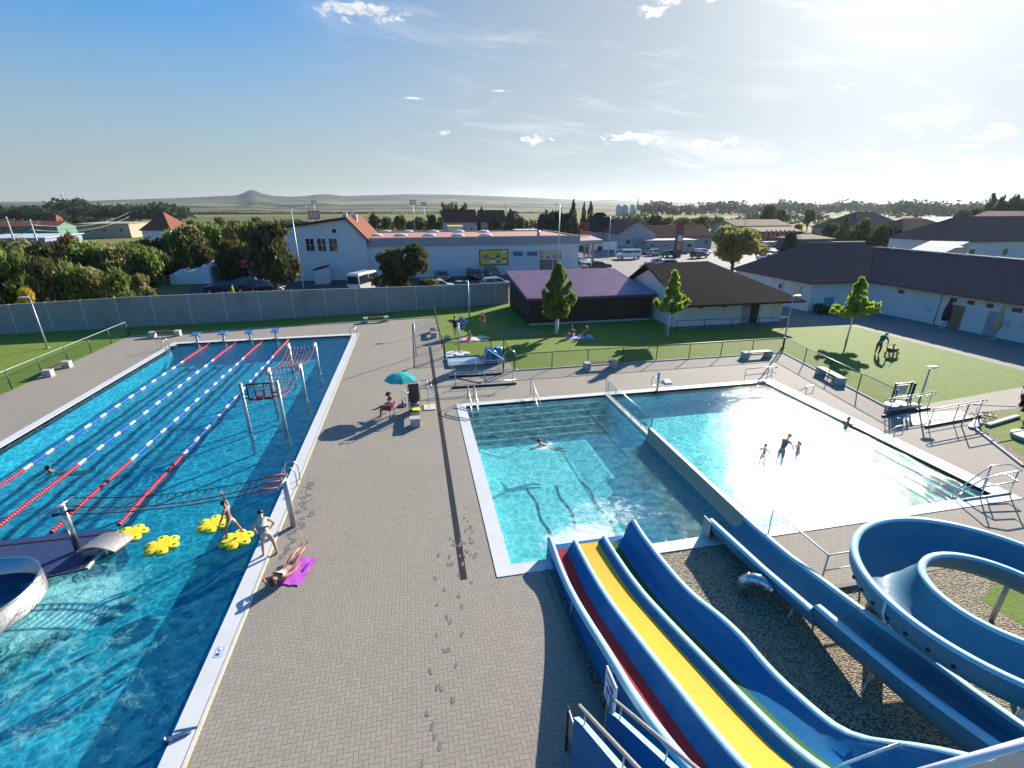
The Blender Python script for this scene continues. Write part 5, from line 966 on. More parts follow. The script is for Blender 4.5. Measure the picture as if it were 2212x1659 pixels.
M['winglass'] = pm('dark window glass', (.02,.025,.03), .08, spec=.9, var=.1); M['winframe'] = pm('white window frame', (.7,.7,.68), .5); M['membrane'] = pm('faded red roof membrane', (.46,.20,.155), .8, var=.1, scale=.6, dirt=.3, dirtcol=(.32,.14,.11)); M['parapet'] = pm('grey concrete parapet', (.34,.34,.34), .8, var=.1, dirt=.25)
M['cladding'] = pm('dark brown board cladding', (.034,.016,.013), .6, var=.2)
def window(parent, c, w, h, n, frame=True, nx=2, ny=2, mat=None):
    """window on a wall: c = centre (world), n = outward normal; frame proud, glass inside"""
    n = V((*n, 0)).normalized(); u = V((-n.y, n.x, 0)); c = V(c); Z = V((0,0,1)); o = V(parent.location); b = MB(o)
    f = .07; bars = [(-w/2,-w/2+f,-h/2,h/2),(w/2-f,w/2,-h/2,h/2),(-w/2+f,w/2-f,-h/2,-h/2+f),(-w/2+f,w/2-f,h/2-f,h/2)]
    bars += [(-w/2+w*i/nx-.02,-w/2+w*i/nx+.02,-h/2+f,h/2-f) for i in range(1, nx)]
    bars += [(-w/2+f,w/2-f,-h/2+h*i/ny-.02,-h/2+h*i/ny+.02) for i in range(1, ny)]
    for i, (a0, a1, z0, z1) in enumerate(bars):
        dd = .05 if i < 4 else .042; b.hexa([c+u*a0+Z*z0, c+u*a1+Z*z0, c+u*a1+Z*z0+n*dd, c+u*a0+Z*z0+n*dd, c+u*a0+Z*z1, c+u*a1+Z*z1, c+u*a1+Z*z1+n*dd, c+u*a0+Z*z1+n*dd])
    fr = part('window', b, M['winframe'], parent); b = MB(o); g = n*.022
    b.poly([c-u*(w/2-.02)-Z*(h/2-.02)+g, c+u*(w/2-.02)-Z*(h/2-.02)+g, c+u*(w/2-.02)+Z*(h/2-.02)+g, c-u*(w/2-.02)+Z*(h/2-.02)+g]); part('pane', b, mat or M['winglass'], fr)
def panel(parent, name, c, w, h, n, mat, d=.04, label=None):
    n = V((*n, 0)).normalized(); u = V((-n.y, n.x, 0)); c = V(c); Z = V((0,0,1)); b = MB(V(parent.location)); q = [c-u*w/2-Z*h/2, c+u*w/2-Z*h/2, c+u*w/2-Z*h/2+n*d, c-u*w/2-Z*h/2+n*d]
    b.hexa(q+[p+Z*h for p in q]); return part(name, b, mat, parent, label)
# --- supermarket hall with gabled wing
mk = thing('supermarket', 'big white supermarket hall with red flat roof and a gabled left wing', 'building', (5, 88, 0))
o = mk.location
b = MB(o); b.box(-7.5,27,77.2,98,-.1,4.7); part('wall', b, M['brickwhite'], mk)
b = MB(o); b.box(-7.5,27.15,77.0,77.3,4.7,5.95); b.box(-7.5,27.15,97.8,98.1,4.7,6.0); b.box(26.85,27.15,77.3,97.8,4.7,5.97); part('parapet', b, M['parapet'], mk)
b = MB(o); b.box(-7.5,26.85,77.3,97.8,5.2,5.78); part('roof', b, M['membrane'], mk)
b = MB(o); b.box(-7.5,27.0,77.24,77.45,5.95,6.0); part('coping', b, M['tile_tan'], mk)
b = MB(o); wing = [(-19.6,-.1),(-19.6,7.4),(-9.2,8.85),(-6.7,5.9),(-6.7,-.1)]
ids = [[(x,y,z) for (x,z) in wing] for y in (76.6,98.4)]; b.poly(ids[0]); b.poly(ids[1][::-1]); b.poly([ids[0][0],ids[1][0],ids[1][1],ids[0][1]][::-1]); b.poly([ids[0][3],ids[1][3],ids[1][4],ids[0][4]][::-1]); part('wing_wall', b, M['brickwhite'], mk)
b = MB(o)
for (xa, za, xb, zb) in ((-9.2,8.9,-6.2,5.55),(-20.2,7.42,-9.2,8.9)): b.hexa([(xa,76.2,za),(xb,76.2,zb),(xb,98.6,zb),(xa,98.6,za),(xa,76.2,za+.14),(xb,76.2,zb+.14),(xb,98.6,zb+.14),(xa,98.6,za+.14)])
part('wing_roof', b, M['tile_red'], mk)
b = MB(o); b.hexa([(-20.2,76.15,7.2),(-9.2,76.15,8.7),(-9.2,76.19,8.7),(-20.2,76.19,7.2),(-20.2,76.15,7.55),(-9.2,76.15,9.04),(-9.2,76.19,9.04),(-20.2,76.19,7.55)]); b.hexa([(-9.2,76.15,8.7),(-6.2,76.15,5.35),(-6.2,76.19,5.35),(-9.2,76.19,8.7),(-9.2,76.15,9.04),(-6.2,76.15,5.7),(-6.2,76.19,5.7),(-9.2,76.19,9.04)]); part('barge_board', b, M['cladding'], mk)
for px in (670,695,720): c = atY(px, 529, 76.6); window(mk, (c.x,76.6,c.z), 1.25, 1.9, (0,-1))
c = atY(798+0,497,76.6); b = MB(o); cc = atY(722,499,76.6); b.rings([[(cc.x+.3*cos(2*pi*k/14), y, cc.z+.3*sin(2*pi*k/14)) for k in range(14)] for y in (76.6,76.5)]); part('wall_vent', b, M['black'], mk)
for row, (py, pxs) in enumerate(((508.5,(811.8,865.5,927,989,1049)),(500.6,(833,881,936,990.5,1044)))):
    for px in pxs:
        c = at(px, py, 5.9); b = MB(o); b.ell((c.x,c.y,5.84),(1.15,.8,.42),nu=14,nv=5,z0=0); part('skylight', b, M['white'], mk)
c = at(1163,508,5.9); b = MB(o); b.cyl((c.x,c.y,5.78),.28,.9,10); part('roof_vent', b, M['galv'], mk)
c = at(822,468,8.8); 
for px, s in ((745,.7),(762,.4),(768,.4)): c = atY(px, 466, 84); b = MB(o); b.box(c.x-s/2,c.x+s/2,83.6,84.3,8.0,9.05+s*.7); part('chimney', b, M['plaster'], mk)
for (z, x0, x1) in ((4.1,14.0,17.0),): pass
for px, w_ in ((1117,2.1),(1148,2.3)):
    c = atY(px, 554, 77.2); panel(mk, 'poster', (c.x,77.2,c.z), w_, 1.75, (0,-1), pm('pale blue poster', (.42,.6,.66), .5, var=.1), .06); panel(mk, 'poster_picture', (c.x+.1,77.13,c.z+.42), w_*.75, .7, (0,-1), pm('poster picture', (.10,.13,.2), .5, var=.6, scale=4), .02)
for i, px in enumerate((1171,1184,1198,1208)): c = atY(px, 549, 77.2); window(mk, (c.x,77.2,c.z), .95, 1.4, (0,-1), nx=1, ny=1)
for i, px in enumerate((1172,1186,1201)): c = atY(px, 573, 77.2); panel(mk, 'shop_window', (c.x,77.2,c.z), 1.0, 1.9, (0,-1), pm('shop window display', (.16,.14,.12), .2, var=.7, scale=5), .05)
bb = thing('billboard', 'yellow advertising billboard with a pink meat picture and a dark bottle on the white wall', 'billboard', (14.2,77.1,2.5)); c = atY(1067,556,77.1); o = bb.location
b = MB(o); b.box(c.x-2.35,c.x+2.35,77.06,77.18,c.z-1.22,c.z+1.22); part('frame', b, M['black'], bb); b = MB(o); b.box(c.x-2.2,c.x+2.2,77.03,77.055,c.z-1.08,c.z+1.08); part('poster', b, pm('yellow poster', (.72,.52,.06), .5, var=.15, scale=.6), bb)
b = MB(o); b.ell((c.x-1.25,77.02,c.z+.12),(.6,.02,.38)); part('meat_picture', b, pm('pink meat', (.55,.16,.18), .6, var=.3), bb)
b = MB(o); b.box(c.x+.42,c.x+.88,76.99,77.02,c.z-.78,c.z+.3); b.box(c.x+.56,c.x+.74,76.99,77.02,c.z+.3,c.z+.68); part('bottle_picture', b, pm('dark bottle', (.03,.06,.06), .4), bb)
b = MB(o); b.box(c.x+.47,c.x+.83,76.975,76.985,c.z-.5,c.z-.1); b.box(c.x-.55,c.x+.2,77.0,77.02,c.z-.85,c.z-.35); b.box(c.x+1.4,c.x+2.0,77.0,77.02,c.z-.85,c.z-.5); b.box(c.x+1.3,c.x+2.05,77.0,77.02,c.z+.75,c.z+1.0); part('price_label', b, M['white'], bb)
b = MB(o); b.box(c.x-.6,c.x+.25,76.99,77.02,c.z-.3,c.z-.08); b.box(c.x+1.35,c.x+2.05,76.99,77.02,c.z-.4,c.z-.1); part('price_label', b, M['red'], bb)
sg2 = thing('roof_sign', 'striped red and white lettered sign standing above the gabled wing roof', 'sign', (-14.6,80,8.2)); c0, c1 = atY(667,474,80), atY(690,459,80)
b = MB(sg2.location); b.box(c0.x,c1.x,79.95,80.05,c0.z,c1.z+.25); part('board', b, M['red'], sg2); b = MB(sg2.location)
for k in range(5): x = c0.x+.18+(c1.x-c0.x-.25)*k/5; b.box(x,x+.17,79.9,79.94,c0.z+.12,c1.z+.12)
part('lettering', b, M['white'], sg2); b = MB(sg2.location); b.bar((c0.x+.3,80,c0.z),(c0.x+.6,81,c0.z-.9),.06,.06); b.bar((c1.x-.2,80,c0.z),(c1.x+.1,81,c0.z-.9),.06,.06); part('strut', b, M['galv'], sg2)
bh = thing('brick_hut', 'small white walled bin enclosure beside the gabled hall', 'hut', (-12.7,74,0)); b = MB(bh.location); b.hexa([(-14.0,72.6,-.05),(-12.2,72.6,-.05),(-12.2,75.5,-.05),(-14.0,75.5,-.05),(-14.0,72.6,1.9),(-12.2,72.6,2.3),(-12.2,75.5,2.3),(-14.0,75.5,1.9)]); part('wall', b, M['brickwhite'], bh); b = MB(bh.location); b.hexa([(-14.1,72.5,1.92),(-12.1,72.5,2.32),(-12.1,75.6,2.32),(-14.1,75.6,1.92),(-14.1,72.5,2.0),(-12.1,72.5,2.4),(-12.1,75.6,2.4),(-14.1,75.6,2.0)]); part('roof', b, M['tile_dark'], bh)
cn_ = thing('entrance_canopy', 'low entrance canopy with brick coloured roof right of the supermarket', 'canopy', (30,86,0)); o = cn_.location
b = MB(o); b.prism([(27.2,80.5),(33.2,82.0),(36.5,99),(27.2,99)], 4.2, 4.9); part('roof_edge', b, M['parapet'], cn_); b = MB(o); b.poly([(27.3,81,4.904),(32.8,82.3,4.904),(36.2,98.7,4.904),(27.3,98.7,4.904)]); part('roof', b, M['membrane'], cn_)
for (x, y) in ((31.5,82.3),(33.6,90),(35.6,98)): b = MB(o); b.cyl((x,y,-.05),.18,4.3,10); part('column', b, M['parapet'], cn_)
b = MB(o); b.box(27.2,34,98.6,98.9,-.05,4.2); part('rear_wall', b, M['plaster_grey'], cn_)
rf = thing('sign_frame', 'rusty red steel sign frame standing on the canopy roof', 'sign', (33,90,4.9)); b = MB(rf.location)
for k in range(6): b.bar((31.2+.42*k,90,4.95),(31.2+.42*k,90,7.6),.09,.09)
for z in (5.3,6.4,7.55): b.bar((31.1,90,z),(33.5,90,z),.09,.09)
part('frame', b, pm('rust red steel', (.34,.10,.07), .7), rf); b = MB(rf.location); b.bar((31.3,90.1,7.2),(30.6,92.5,4.95),.06,.06); b.bar((33.2,90.1,7.2),(32.6,92.5,4.95),.06,.06); part('strut', b, pm('rust red strut', (.3,.1,.07), .7), rf)
ts = thing('trolley_shelter', 'small pale trolley shelter by the supermarket corner', 'shelter', (28.2,79.0,0)); b = MB(ts.location); rg = [[(27.6,76.9+.0*k,1.2),(29.4,76.9,1.2)] for k in (0,)]
rg = [[(27.5,77.2+3*k/6,1.55+.5*sin(pi*k/6)),(29.5,77.2+3*k/6,1.55+.5*sin(pi*k/6))] for k in range(7)]; b.rings(rg, 0, closed=False, cap=False); b.rings([[(p[0],p[1],p[2]-.05) for p in r] for r in rg], 0, closed=False, cap=False); part('roof', b, M['white'], ts); b = MB(ts.location); [b.cyl((x,y,-.05),.04,1.65,6) for x in (27.6,29.4) for y in (77.3,80.1)]; part('post', b, M['galv'], ts); b = MB(ts.location); [b.box(27.8+.5*k,28.1+.5*k,77.6,79.8,.3,1.0) for k in range(3)]; part('trolleys', b, M['steelwall'], ts)
# --- brown shed
sd = thing('shed', 'dark brown boarded shed with a purple corrugated metal roof', 'shed', (16,46.5,0)); o = sd.location
b = MB(o); b.hexa([(10.2,41.9,-.05),(22.2,41.9,-.05),(22.2,51.2,-.05),(10.2,51.2,-.05),(10.2,41.9,2.42),(22.2,41.9,2.42),(22.2,51.2,3.5),(10.2,51.2,3.5)]); part('wall', b, M['cladding'], sd)
b = MB(o); n = 52; f = []
for side in (0, 1): f.append([(9.9+12.7*i/(n*4), 41.5 if side == 0 else 51.9, (2.50 if side == 0 else 3.70)+(.085 if i % 4 in (1,2) else 0)) for i in range(n*4+1)])
b.rings(f, 0, closed=False, cap=False, sm=False); m, t, o2 = newmat('purple corrugated sheet'); c = t.mix(t.lin(t.noise(t.obj(), .8, 4), .3, .7), (.38,.22,.29), (.46,.29,.35)); princ(t, o2, c, .5, .15, .4); part('roof', b, m, sd)
b = MB(o); b.box(9.9,22.6,41.44,41.5,2.32,2.5); b.hexa([(9.84,41.5,2.3),(9.9,41.5,2.3),(9.9,51.9,3.5),(9.84,51.9,3.5),(9.84,41.5,2.52),(9.9,41.5,2.52),(9.9,51.9,3.72),(9.84,51.9,3.72)]); part('fascia', b, pm('dusky fascia', (.12,.065,.085), .5), sd)
panel(sd, 'door', (18.9,41.9,1.05), 1.6, 2.1, (0,-1), pm('shed door', (.05,.024,.02), .6), .05); b = MB(o); b.box(10.15,22.25,41.82,41.9,-.05,.16); part('plinth', b, M['concrete'], sd)
# --- dark roofed changing building
db = thing('changing_building', 'low white building under a big dark hipped roof behind the young tree', 'building', (28.5,46,0)); o = db.location
b = MB(o); b.box(22.9,34.2,38.6,49,-.05,2.5); part('wall', b, M['plaster'], db)
b = MB(o); E1,E2,E3,E4 = (22.7,36.8,2.28),(35.0,36.8,2.28),(35.0,50,2.28),(22.7,50,2.28); R1, R2 = (21.9,43.2,5.2),(28.9,43.6,5.25)
b.poly([E1,E2,R2,R1]); b.poly([E2,E3,R2]); b.poly([E3,E4,R1,R2]); D_ = lambda p: (p[0],p[1],p[2]-.16); b.poly([D_(E2),D_(E1),D_(R1),D_(R2)]); b.poly([D_(E3),D_(E2),D_(R2)])
b.poly([E1,D_(E1),D_(E2),E2]); b.poly([E2,D_(E2),D_(E3),E3]); b.poly([E1,R1,D_(R1),D_(E1)]); b.poly([R1,E4,D_(E4),D_(R1)]); part('roof', b, M['tile_dark'], db)
b = MB(o); b.poly([(22.92,38.6,2.5),(22.92,49,2.5),(22.92,43.3,4.9)]); part('gable', b, M['plaster'], db)
for px in (1512,1563,1608-40+38): c = atY(px if px < 1600 else 1612, 672, 38.6); window(db, (c.x,38.6,1.75), .75, .45, (0,-1), nx=1, ny=1)
for x, w_, h_, mt_ in ((31.2,.9,2.05,'cladding'),(32.4,1.0,2.05,'white'),(30.3,.9,2.05,'plaster_grey')): panel(db, 'door', (x,38.6,h_/2), w_, h_, (0,-1), M[mt_], .05)
pt = MB((22,39,0)); fence('low dark railing along the changing building path', [(22.6,37.45),(33.2,36.75)], h=.85, step=2.4, mesh=False)
# --- long white building on the right
lb = thing('long_building', 'long white pool building with a brown tiled roof at the right', 'building', (50,40,0)); o = lb.location
foot = [(48.6,12),(47.3,36.8),(46.6,41.8),(40.4,42.1),(39.6,47.5),(39.6,53.5),(57,53.5),(58,12)]
b = MB(o); b.prism(foot, -.05, 3.25); part('wall', b, M['plaster'], lb)
def tri_roof(faces, mat, name='roof', parent=lb, th=.18):
    b = MB(V(parent.location))
    for f in faces:
        b.poly(f); b.poly([(p[0],p[1],p[2]-th) for p in f][::-1])
        for i in range(len(f)): p, q = f[i], f[(i+1) % len(f)]; b.poly([p,(p[0],p[1],p[2]-th),(q[0],q[1],q[2]-th),q])
    return part(name, b, mat, parent)
a_, b__ = (48.1,11,3.1), (46.3,41.2,3.1)
tri_roof([[a_, b__, (51.7,46.4,5.9), (52.9,11,5.75)], [(52.9,11,5.75),(51.7,46.4,5.9),(58.6,46.4,3.1),(59.6,11,3.1)]], M['tile_brown'])
w1, w3, w4 = (39.4,41.4,3.1),(57.5,53.8,3.1),(39.2,53.8,3.1); r1, r2 = (43.7,47.5,6.5),(51.2,47.4,6.5)
tri_roof([[w1,(46.35,41.22,3.1),(51.5,46.3,5.85),r2,r1], [w4,w1,r1], [w3,w4,r1,r2], [(58.4,46.5,3.1),w3,r2,(51.7,46.4,5.9)]], M['tile_brown'])
b = MB(o); b.tube([(52.9,11,5.83),(51.7,46.3,5.98)],.12,n=6); b.tube([r1,r2],.13,n=6); part('ridge_tiles', b, pm('pale ridge tile', (.33,.26,.22), .6), lb)
for k in range(14): b = MB(o); y = 13+2.4*k; xx = 52.9-1.2*(y-11)/35.4; b.box(xx-.13,xx+.13,y-.16,y+.16,5.88,6.0+.1*(y-11)/35); part('ridge_cap', b, M['plaster'], lb)
b = MB(o); b.tube([(50.6,26.6,4.55),(51.4,27.0,5.05),(51.4,27.0,5.5)],.09,n=8); part('roof_pipe', b, M['galv'], lb)
fn = lambda y: V((48.6-1.3*(y-12)/24.8, y, 0)); nW = (-1,-.05)
for y in (39.6,): pass
for y, w_ in ((38.2,.75),(33.6,.75),(32.2,.7),(30.8,.7),(28.9,.85),(27.2,.9),(25.4,.75),(23.6,.8)):
    c = fn(y) if y < 36.8 else V((47.1,y,0)); window(lb, (c.x,c.y,2.45), w_, .5, nW, nx=1, ny=1, mat=pm('brown blind', (.12,.075,.05), .6))
for y, w_, m_ in ((33.0,1.0,'tile_tan'),(30.2,1.0,'plaster_grey'),(26.9,1.1,'cladding'),(24.4,1.0,'cladding')): c = fn(y); panel(lb, 'door', (c.x,c.y,1.02), w_, 2.05, nW, M[m_] if m_ != 'tile_tan' else pm('ochre door', (.25,.17,.09), .6), .05)
for y in (35.5, 29.4, 28.0): c = fn(y); panel(lb, 'wall_panel', (c.x,c.y,1.3), .75, .55, nW, pm('faded wall notice', (.5,.54,.56), .6), .03)
b = MB(o); [b.tube([(fn(y).x-.06,y,0),(fn(y).x-.06,y,3.1)],.045,n=6) for y in (34.6,)]; part('downpipe', b, M['galv'], lb)
for x in (42.0, 43.6): window(lb, (x,42.06-.0*x,2.0), .7, .7, (0,-1), nx=1, ny=1, mat=pm('wine blind', (.16,.06,.07), .6))
window(lb, (45.6,41.86,2.1), .7, .5, (0,-1), nx=1, ny=1); panel(lb, 'door', (45.4,41.86,1.0), .9, 1.7, (0,-1), M['cladding'], .05)
for y in (43.6, 45.8): window(lb, (40.05-.13*(y-43.6)-.0,y,2.1), .55, .7, (-1,-.1), nx=1, ny=1)
panel(lb, 'mural', (43.4,41.98,.95), 2.6, .9, (0,-1), pm('teal splash mural', (.08,.32,.38), .7, var=.5, scale=2), .02)
for k, (y, col, l) in enumerate(((33.4,'tile_wine','closed dark red parasol before the ochre door of the white building'),(29.6,'tile_tan','closed pale yellow parasol before the white building wall'),(23.9,'tile_wine','closed dark parasol near the right edge by the white building'))):
    c = fn(y)+V((-1.1,-.4,0)); t = thing('closed_parasol', l, 'parasol', c, 0, 'closed parasols along the white building'); b = MB(); b.cyl((0,0,0),.035,2.75,8); part('pole', b, M['galv'], t)
    b = MB(); b.rings([[(r*(1+.22*cos(6*q))*cos(q), r*(1+.22*cos(6*q))*sin(q), z) for q in [2*pi*i/36 for i in range(36)]] for (r, z) in ((.2,.75),(.26,1.0),(.24,1.6),(.15,2.2),(.06,2.75))]); part('canopy', b, pm('parasol cloth %d' % k, ((.06,.02,.025),(.42,.36,.22),(.035,.02,.03))[k], .85), t); b = MB(); b.cyl((0,0,0),.3,.08,14); part('base', b, M['concrete'], t)
b = MB((0,0,0))
# --- houses of the town behind
def house(label, px0, px1, Y, eave, ridge, depth, roof, wall, kind='gable', along=True, group=None, nwin=2, overhang=.4, name='house', zb=-.05):
    a, c = ground_at(px0, Y), ground_at(px1, Y); x0, x1 = a.x, c.x; t = thing(name, label, 'house', ((x0+x1)/2, Y+depth/2, 0), 0, group); o = t.location; y0, y1 = Y, Y+depth
    b = MB(o); b.box(x0,x1,y0,y1,zb,eave)
    ov = overhang
    if kind == 'gable' and not along: b.poly([(x0,y0,eave),(x1,y0,eave),((x0+x1)/2,y0,ridge-.1)]); b.poly([(x1,y1,eave),(x0,y1,eave),((x0+x1)/2,y1,ridge-.1)])
    if kind == 'gable' and along: b.poly([(x0,y1,eave),(x0,y0,eave),(x0,(y0+y1)/2,ridge-.1)]); b.poly([(x1,y0,eave),(x1,y1,eave),(x1,(y0+y1)/2,ridge-.1)])
    part('wall', b, wall, t); xm, ym = (x0+x1)/2, (y0+y1)/2; X0, X1, Y0, Y1 = x0-ov, x1+ov, y0-ov, y1+ov; e = eave-.1
    if kind == 'gable' and along: fs = [[(X0,Y0,e),(X1,Y0,e),(X1,ym,ridge),(X0,ym,ridge)], [(X1,Y1,e),(X0,Y1,e),(X0,ym,ridge),(X1,ym,ridge)]]
    elif kind == 'gable': fs = [[(X0,Y1,e),(X0,Y0,e),(xm,Y0,ridge),(xm,Y1,ridge)], [(X1,Y0,e),(X1,Y1,e),(xm,Y1,ridge),(xm,Y0,ridge)]]
    elif kind == 'pyr': fs = [[(X0,Y0,e),(X1,Y0,e),(xm,ym,ridge)], [(X1,Y0,e),(X1,Y1,e),(xm,ym,ridge)], [(X1,Y1,e),(X0,Y1,e),(xm,ym,ridge)], [(X0,Y1,e),(X0,Y0,e),(xm,ym,ridge)]]
    elif kind == 'hip':
        q = min((Y1-Y0)/2, (X1-X0)*.35); fs = [[(X0,Y0,e),(X1,Y0,e),(X1-q,ym,ridge),(X0+q,ym,ridge)], [(X1,Y1,e),(X0,Y1,e),(X0+q,ym,ridge),(X1-q,ym,ridge)], [(X1,Y0,e),(X1,Y1,e),(X1-q,ym,ridge)], [(X0,Y1,e),(X0,Y0,e),(X0+q,ym,ridge)]]
    else: fs = [[(X0,Y0,eave+.03),(X1,Y0,eave+.03),(X1,Y1,ridge+.03),(X0,Y1,ridge+.03)]]
    tri_roof(fs, roof, parent=t, th=.15)
    for k in range(nwin):
        x = x0+(x1-x0)*(k+.5)/nwin; window(t, (x,y0,max(1.0,eave*.55)), min(1.3,(x1-x0)/nwin*.4), min(1.3,eave*.35), (0,-1), nx=2, ny=1)
    return t
house('old house with a dark hipped roof behind the canopy', 1284, 1335, 122, 4.6, 9.0, 12, M['tile_dark'], M['plaster_grey'], 'hip', nwin=4)
t = house('grey gabled house with its gable to the car park', 1335, 1412, 112, 4.4, 7.4, 14, M['tile_brown'], M['plaster_grey'], 'gable', False, nwin=2)
house('long low building with a reddish brown roof right of the grey gable', 1412, 1535, 116, 3.3, 5.9, 11, M['tile_wine'], M['plaster_grey'], 'gable', True, nwin=5)
house('flat roofed kiosk row in front of the reddish brown roof', 1395, 1500, 108, 2.9, 2.95, 5, M['parapet'], M['plaster_grey'], 'flat', nwin=4, name='kiosk_row')
house('white house with a brown pyramid roof among the trees at the left', 318, 378, 135, 5.4, 9.4, 12, M['tile_red'], M['plaster'], 'pyr', nwin=3)
house('lower wing with a hipped red roof right of the pyramid roof', 352, 412, 128, 2.8, 5.6, 10, M['tile_red'], M['plaster'], 'hip', nwin=3)
house('long low building with a rusty red roof at the far left', -60, 128, 235, 3.4, 5.2, 12, M['tile_red'], pm('green stripe wall', (.06,.2,.13), .7), 'gable', True, nwin=8)
house('small house with a steep red hipped roof behind the left flat halls', 92, 128, 250, 4.2, 7.6, 10, M['tile_red'], M['plaster'], 'hip', nwin=2)
house('beige flat roofed store at the left', 175, 285, 205, 5.0, 5.3, 16, pm('beige roof', (.36,.3,.22), .8), pm('beige wall', (.38,.31,.21), .8), 'flat', nwin=3, name='store')
house('blue grey flat hall with a lit white corner at the far left', -60, 112, 118, 4.6, 4.9, 12, pm('pale hall roof', (.5,.52,.54), .6), pm('blue grey hall wall', (.22,.27,.36), .7), 'flat', nwin=2, name='hall')
house('grey blue hall below the flat hall at the left edge', 80, 165, 108, 2.6, 2.9, 8, pm('pale low roof', (.5,.52,.54), .6), pm('blue grey low wall', (.2,.28,.36), .7), 'flat', nwin=1, name='hall')
house('dark red roofed house with a pale dormer behind the supermarket roof', 962, 1030, 178, 5.5, 9.6, 11, M['tile_wine'], M['plaster_grey'], 'gable', True, nwin=3)
house('second dark red roofed house behind the supermarket, left of the conifers', 1040, 1092, 182, 5.5, 9.4, 11, M['tile_wine'], M['plaster_grey'], 'gable', True, nwin=3)
house('third dark red roofed house half hidden by the dark conifer', 1098, 1130, 186, 5.2, 9.0, 11, M['tile_wine'], M['plaster_grey'], 'gable', False, nwin=2)
house('small yellow fronted kiosk in front of the dark red houses', 972, 1000, 160, 4.6, 4.8, 6, pm('yellow awning', (.7,.45,.08), .6), M['plaster'], 'flat', nwin=1, name='kiosk')
house('small flat grey shed left of the dark spruces', 1123, 1168, 150, 3.4, 3.6, 9, pm('pale flat roof', (.6,.58,.52), .7), M['plaster_grey'], 'flat', nwin=1, name='shed')
house('restaurant with a tan roof and orange flags at the right', 1640, 1728, 128, 3.6, 4.6, 12, M['tile_tan'], M['tile_wine'], 'gable', True, nwin=5)
house('tan roofed hall behind the restaurant', 1585, 1700, 150, 4.4, 6.2, 14, M['tile_tan'], M['plaster_grey'], 'gable', True, nwin=4)
house('small dark house with a flat tan roof behind the left hip of the white building', 1722, 1792, 92, 3.9, 4.6, 7, M['tile_tan'], pm('dark green wall', (.05,.08,.08), .7), 'hip', nwin=2)
house('house with a broad brown roof left of the shining solar roof', 1842, 1960, 118, 4.6, 9.0, 16, M['tile_brown'], M['plaster_grey'], 'hip', nwin=3)
house('house with a dark red roof below the solar roof', 1938, 2075, 96, 4.6, 7.6, 12, M['tile_wine'], M['plaster_grey'], 'hip', nwin=3)
house('brown roofed hall with a broad slope at the right edge', 2052, 2330, 70, 4.6, 8.6, 13, M['tile_brown'], M['plaster'], 'hip', nwin=4, name='hall')
house('brown gabled house with a pale gable edge at the far right', 2150, 2300, 92, 6.0, 9.3, 12, M['tile_brown'], M['plaster_grey'], 'gable', False, nwin=2)
house('white flat block among the far right trees', 2062, 2140, 165, 5.5, 5.9, 14, pm('grey flat roof', (.45,.46,.48), .7), M['plaster'], 'flat', nwin=5, name='block')
gh = thing('hall', 'low hall with a pale grey green flat roof behind the white building', 'hall', (66,70,0)); p = [at(1952,545,5.0), at(2035,548,5.0), at(2095,522,5.0), at(2010,520,5.0)]
b = MB(gh.location); b.prism([(q.x,q.y) for q in p], -.05, 4.9); part('wall', b, M['plaster_grey'], gh); b = MB(gh.location); b.prism([(q.x,q.y) for q in p], 4.905, 5.0); part('roof', b, pm('pale green sheet roof', (.26,.32,.32), .9, spec=.1), gh); b = MB(gh.location); c = (p[1]+p[2])/2*.6+(p[0]+p[3])/2*.4; b.box(c.x-1.2,c.x+1.2,c.y-2,c.y+2,5.0,5.06); part('skylight', b, pm('yellowed skylight', (.5,.47,.3), .4), gh)
so_ = thing('solar_roof', 'roof of solar panels blazing white in the low sun', 'roof', (88,124,0)); c = [ground_at(1930,118), ground_at(2000,118), ground_at(2052,128), ground_at(1985,128)]
zz = [ztop(c[0],491), ztop(c[1],490), ztop(c[2],469), ztop(c[3],468.5)]; b = MB(so_.location); q = [(c[i].x,c[i].y,zz[i]) for i in range(4)]
b.poly(q); b.poly([(x,y,z-.15) for x,y,z in q][::-1]); part('panel_field', b, pm('solar glass', (.6,.62,.66), .30, .9, spec=1), so_); b = MB(so_.location); [b.bar(q[i],(q[i][0],q[i][1],0),.3,.3) for i in range(4)]; part('support', b, M['plaster_grey'], so_)
si = thing('silo', 'pale twin silo far off on the plain', 'silo', ground_at(1352,620)); b = MB(); [b.cyl((x,0,-1),4.2,13,12) for x in (-10,-1.5,9)]; part('tank', b, pm('pale silo', (.5,.5,.48), .7), si); b = MB(); [b.cyl((x,0,12),4.2,2,12,0,.5) for x in (-10,-1.5,9)]; part('cap', b, M['galv'], si)
# flags at the restaurant
for i in range(7):
    g = ground_at(1650+9.5*i, 124); t = thing('flag', ['leftmost','second','third','middle','fifth','sixth','rightmost'][i]+' of the seven small orange flags before the restaurant', 'flag', g, 0, 'orange flags at the restaurant'); b = MB(); b.cyl((0,0,0),.05,4.2,6); part('pole', b, M['galv'], t); b = MB(); b.hexa([(.05,-.02,1.9),(.6,-.02,1.8),(.6,.02,1.8),(.05,.02,1.9),(.05,-.02,4.1),(.75,-.02,3.9),(.75,.02,3.9),(.05,.02,4.1)]); part('cloth', b, pm('orange cloth', (.65,.14,.06), .8), t)
py_ = thing('advert_pylon', 'dark advertising pylon with a lit white panel on the car park', 'pylon', at(1462,556)); b = MB(); b.box(-.75,.75,-.3,.3,0,7.6); part('column', b, M['tile_brown'], py_); b = MB(); b.box(-.5,.5,-.34,-.305,3.4,4.6); part('sign_face', b, M['plaster'], py_); b = MB(); b.box(-.5,.5,-.34,-.305,1.6,3.1); part('poster_face', b, pm('ochre poster', (.4,.3,.12), .6, var=.5), py_)
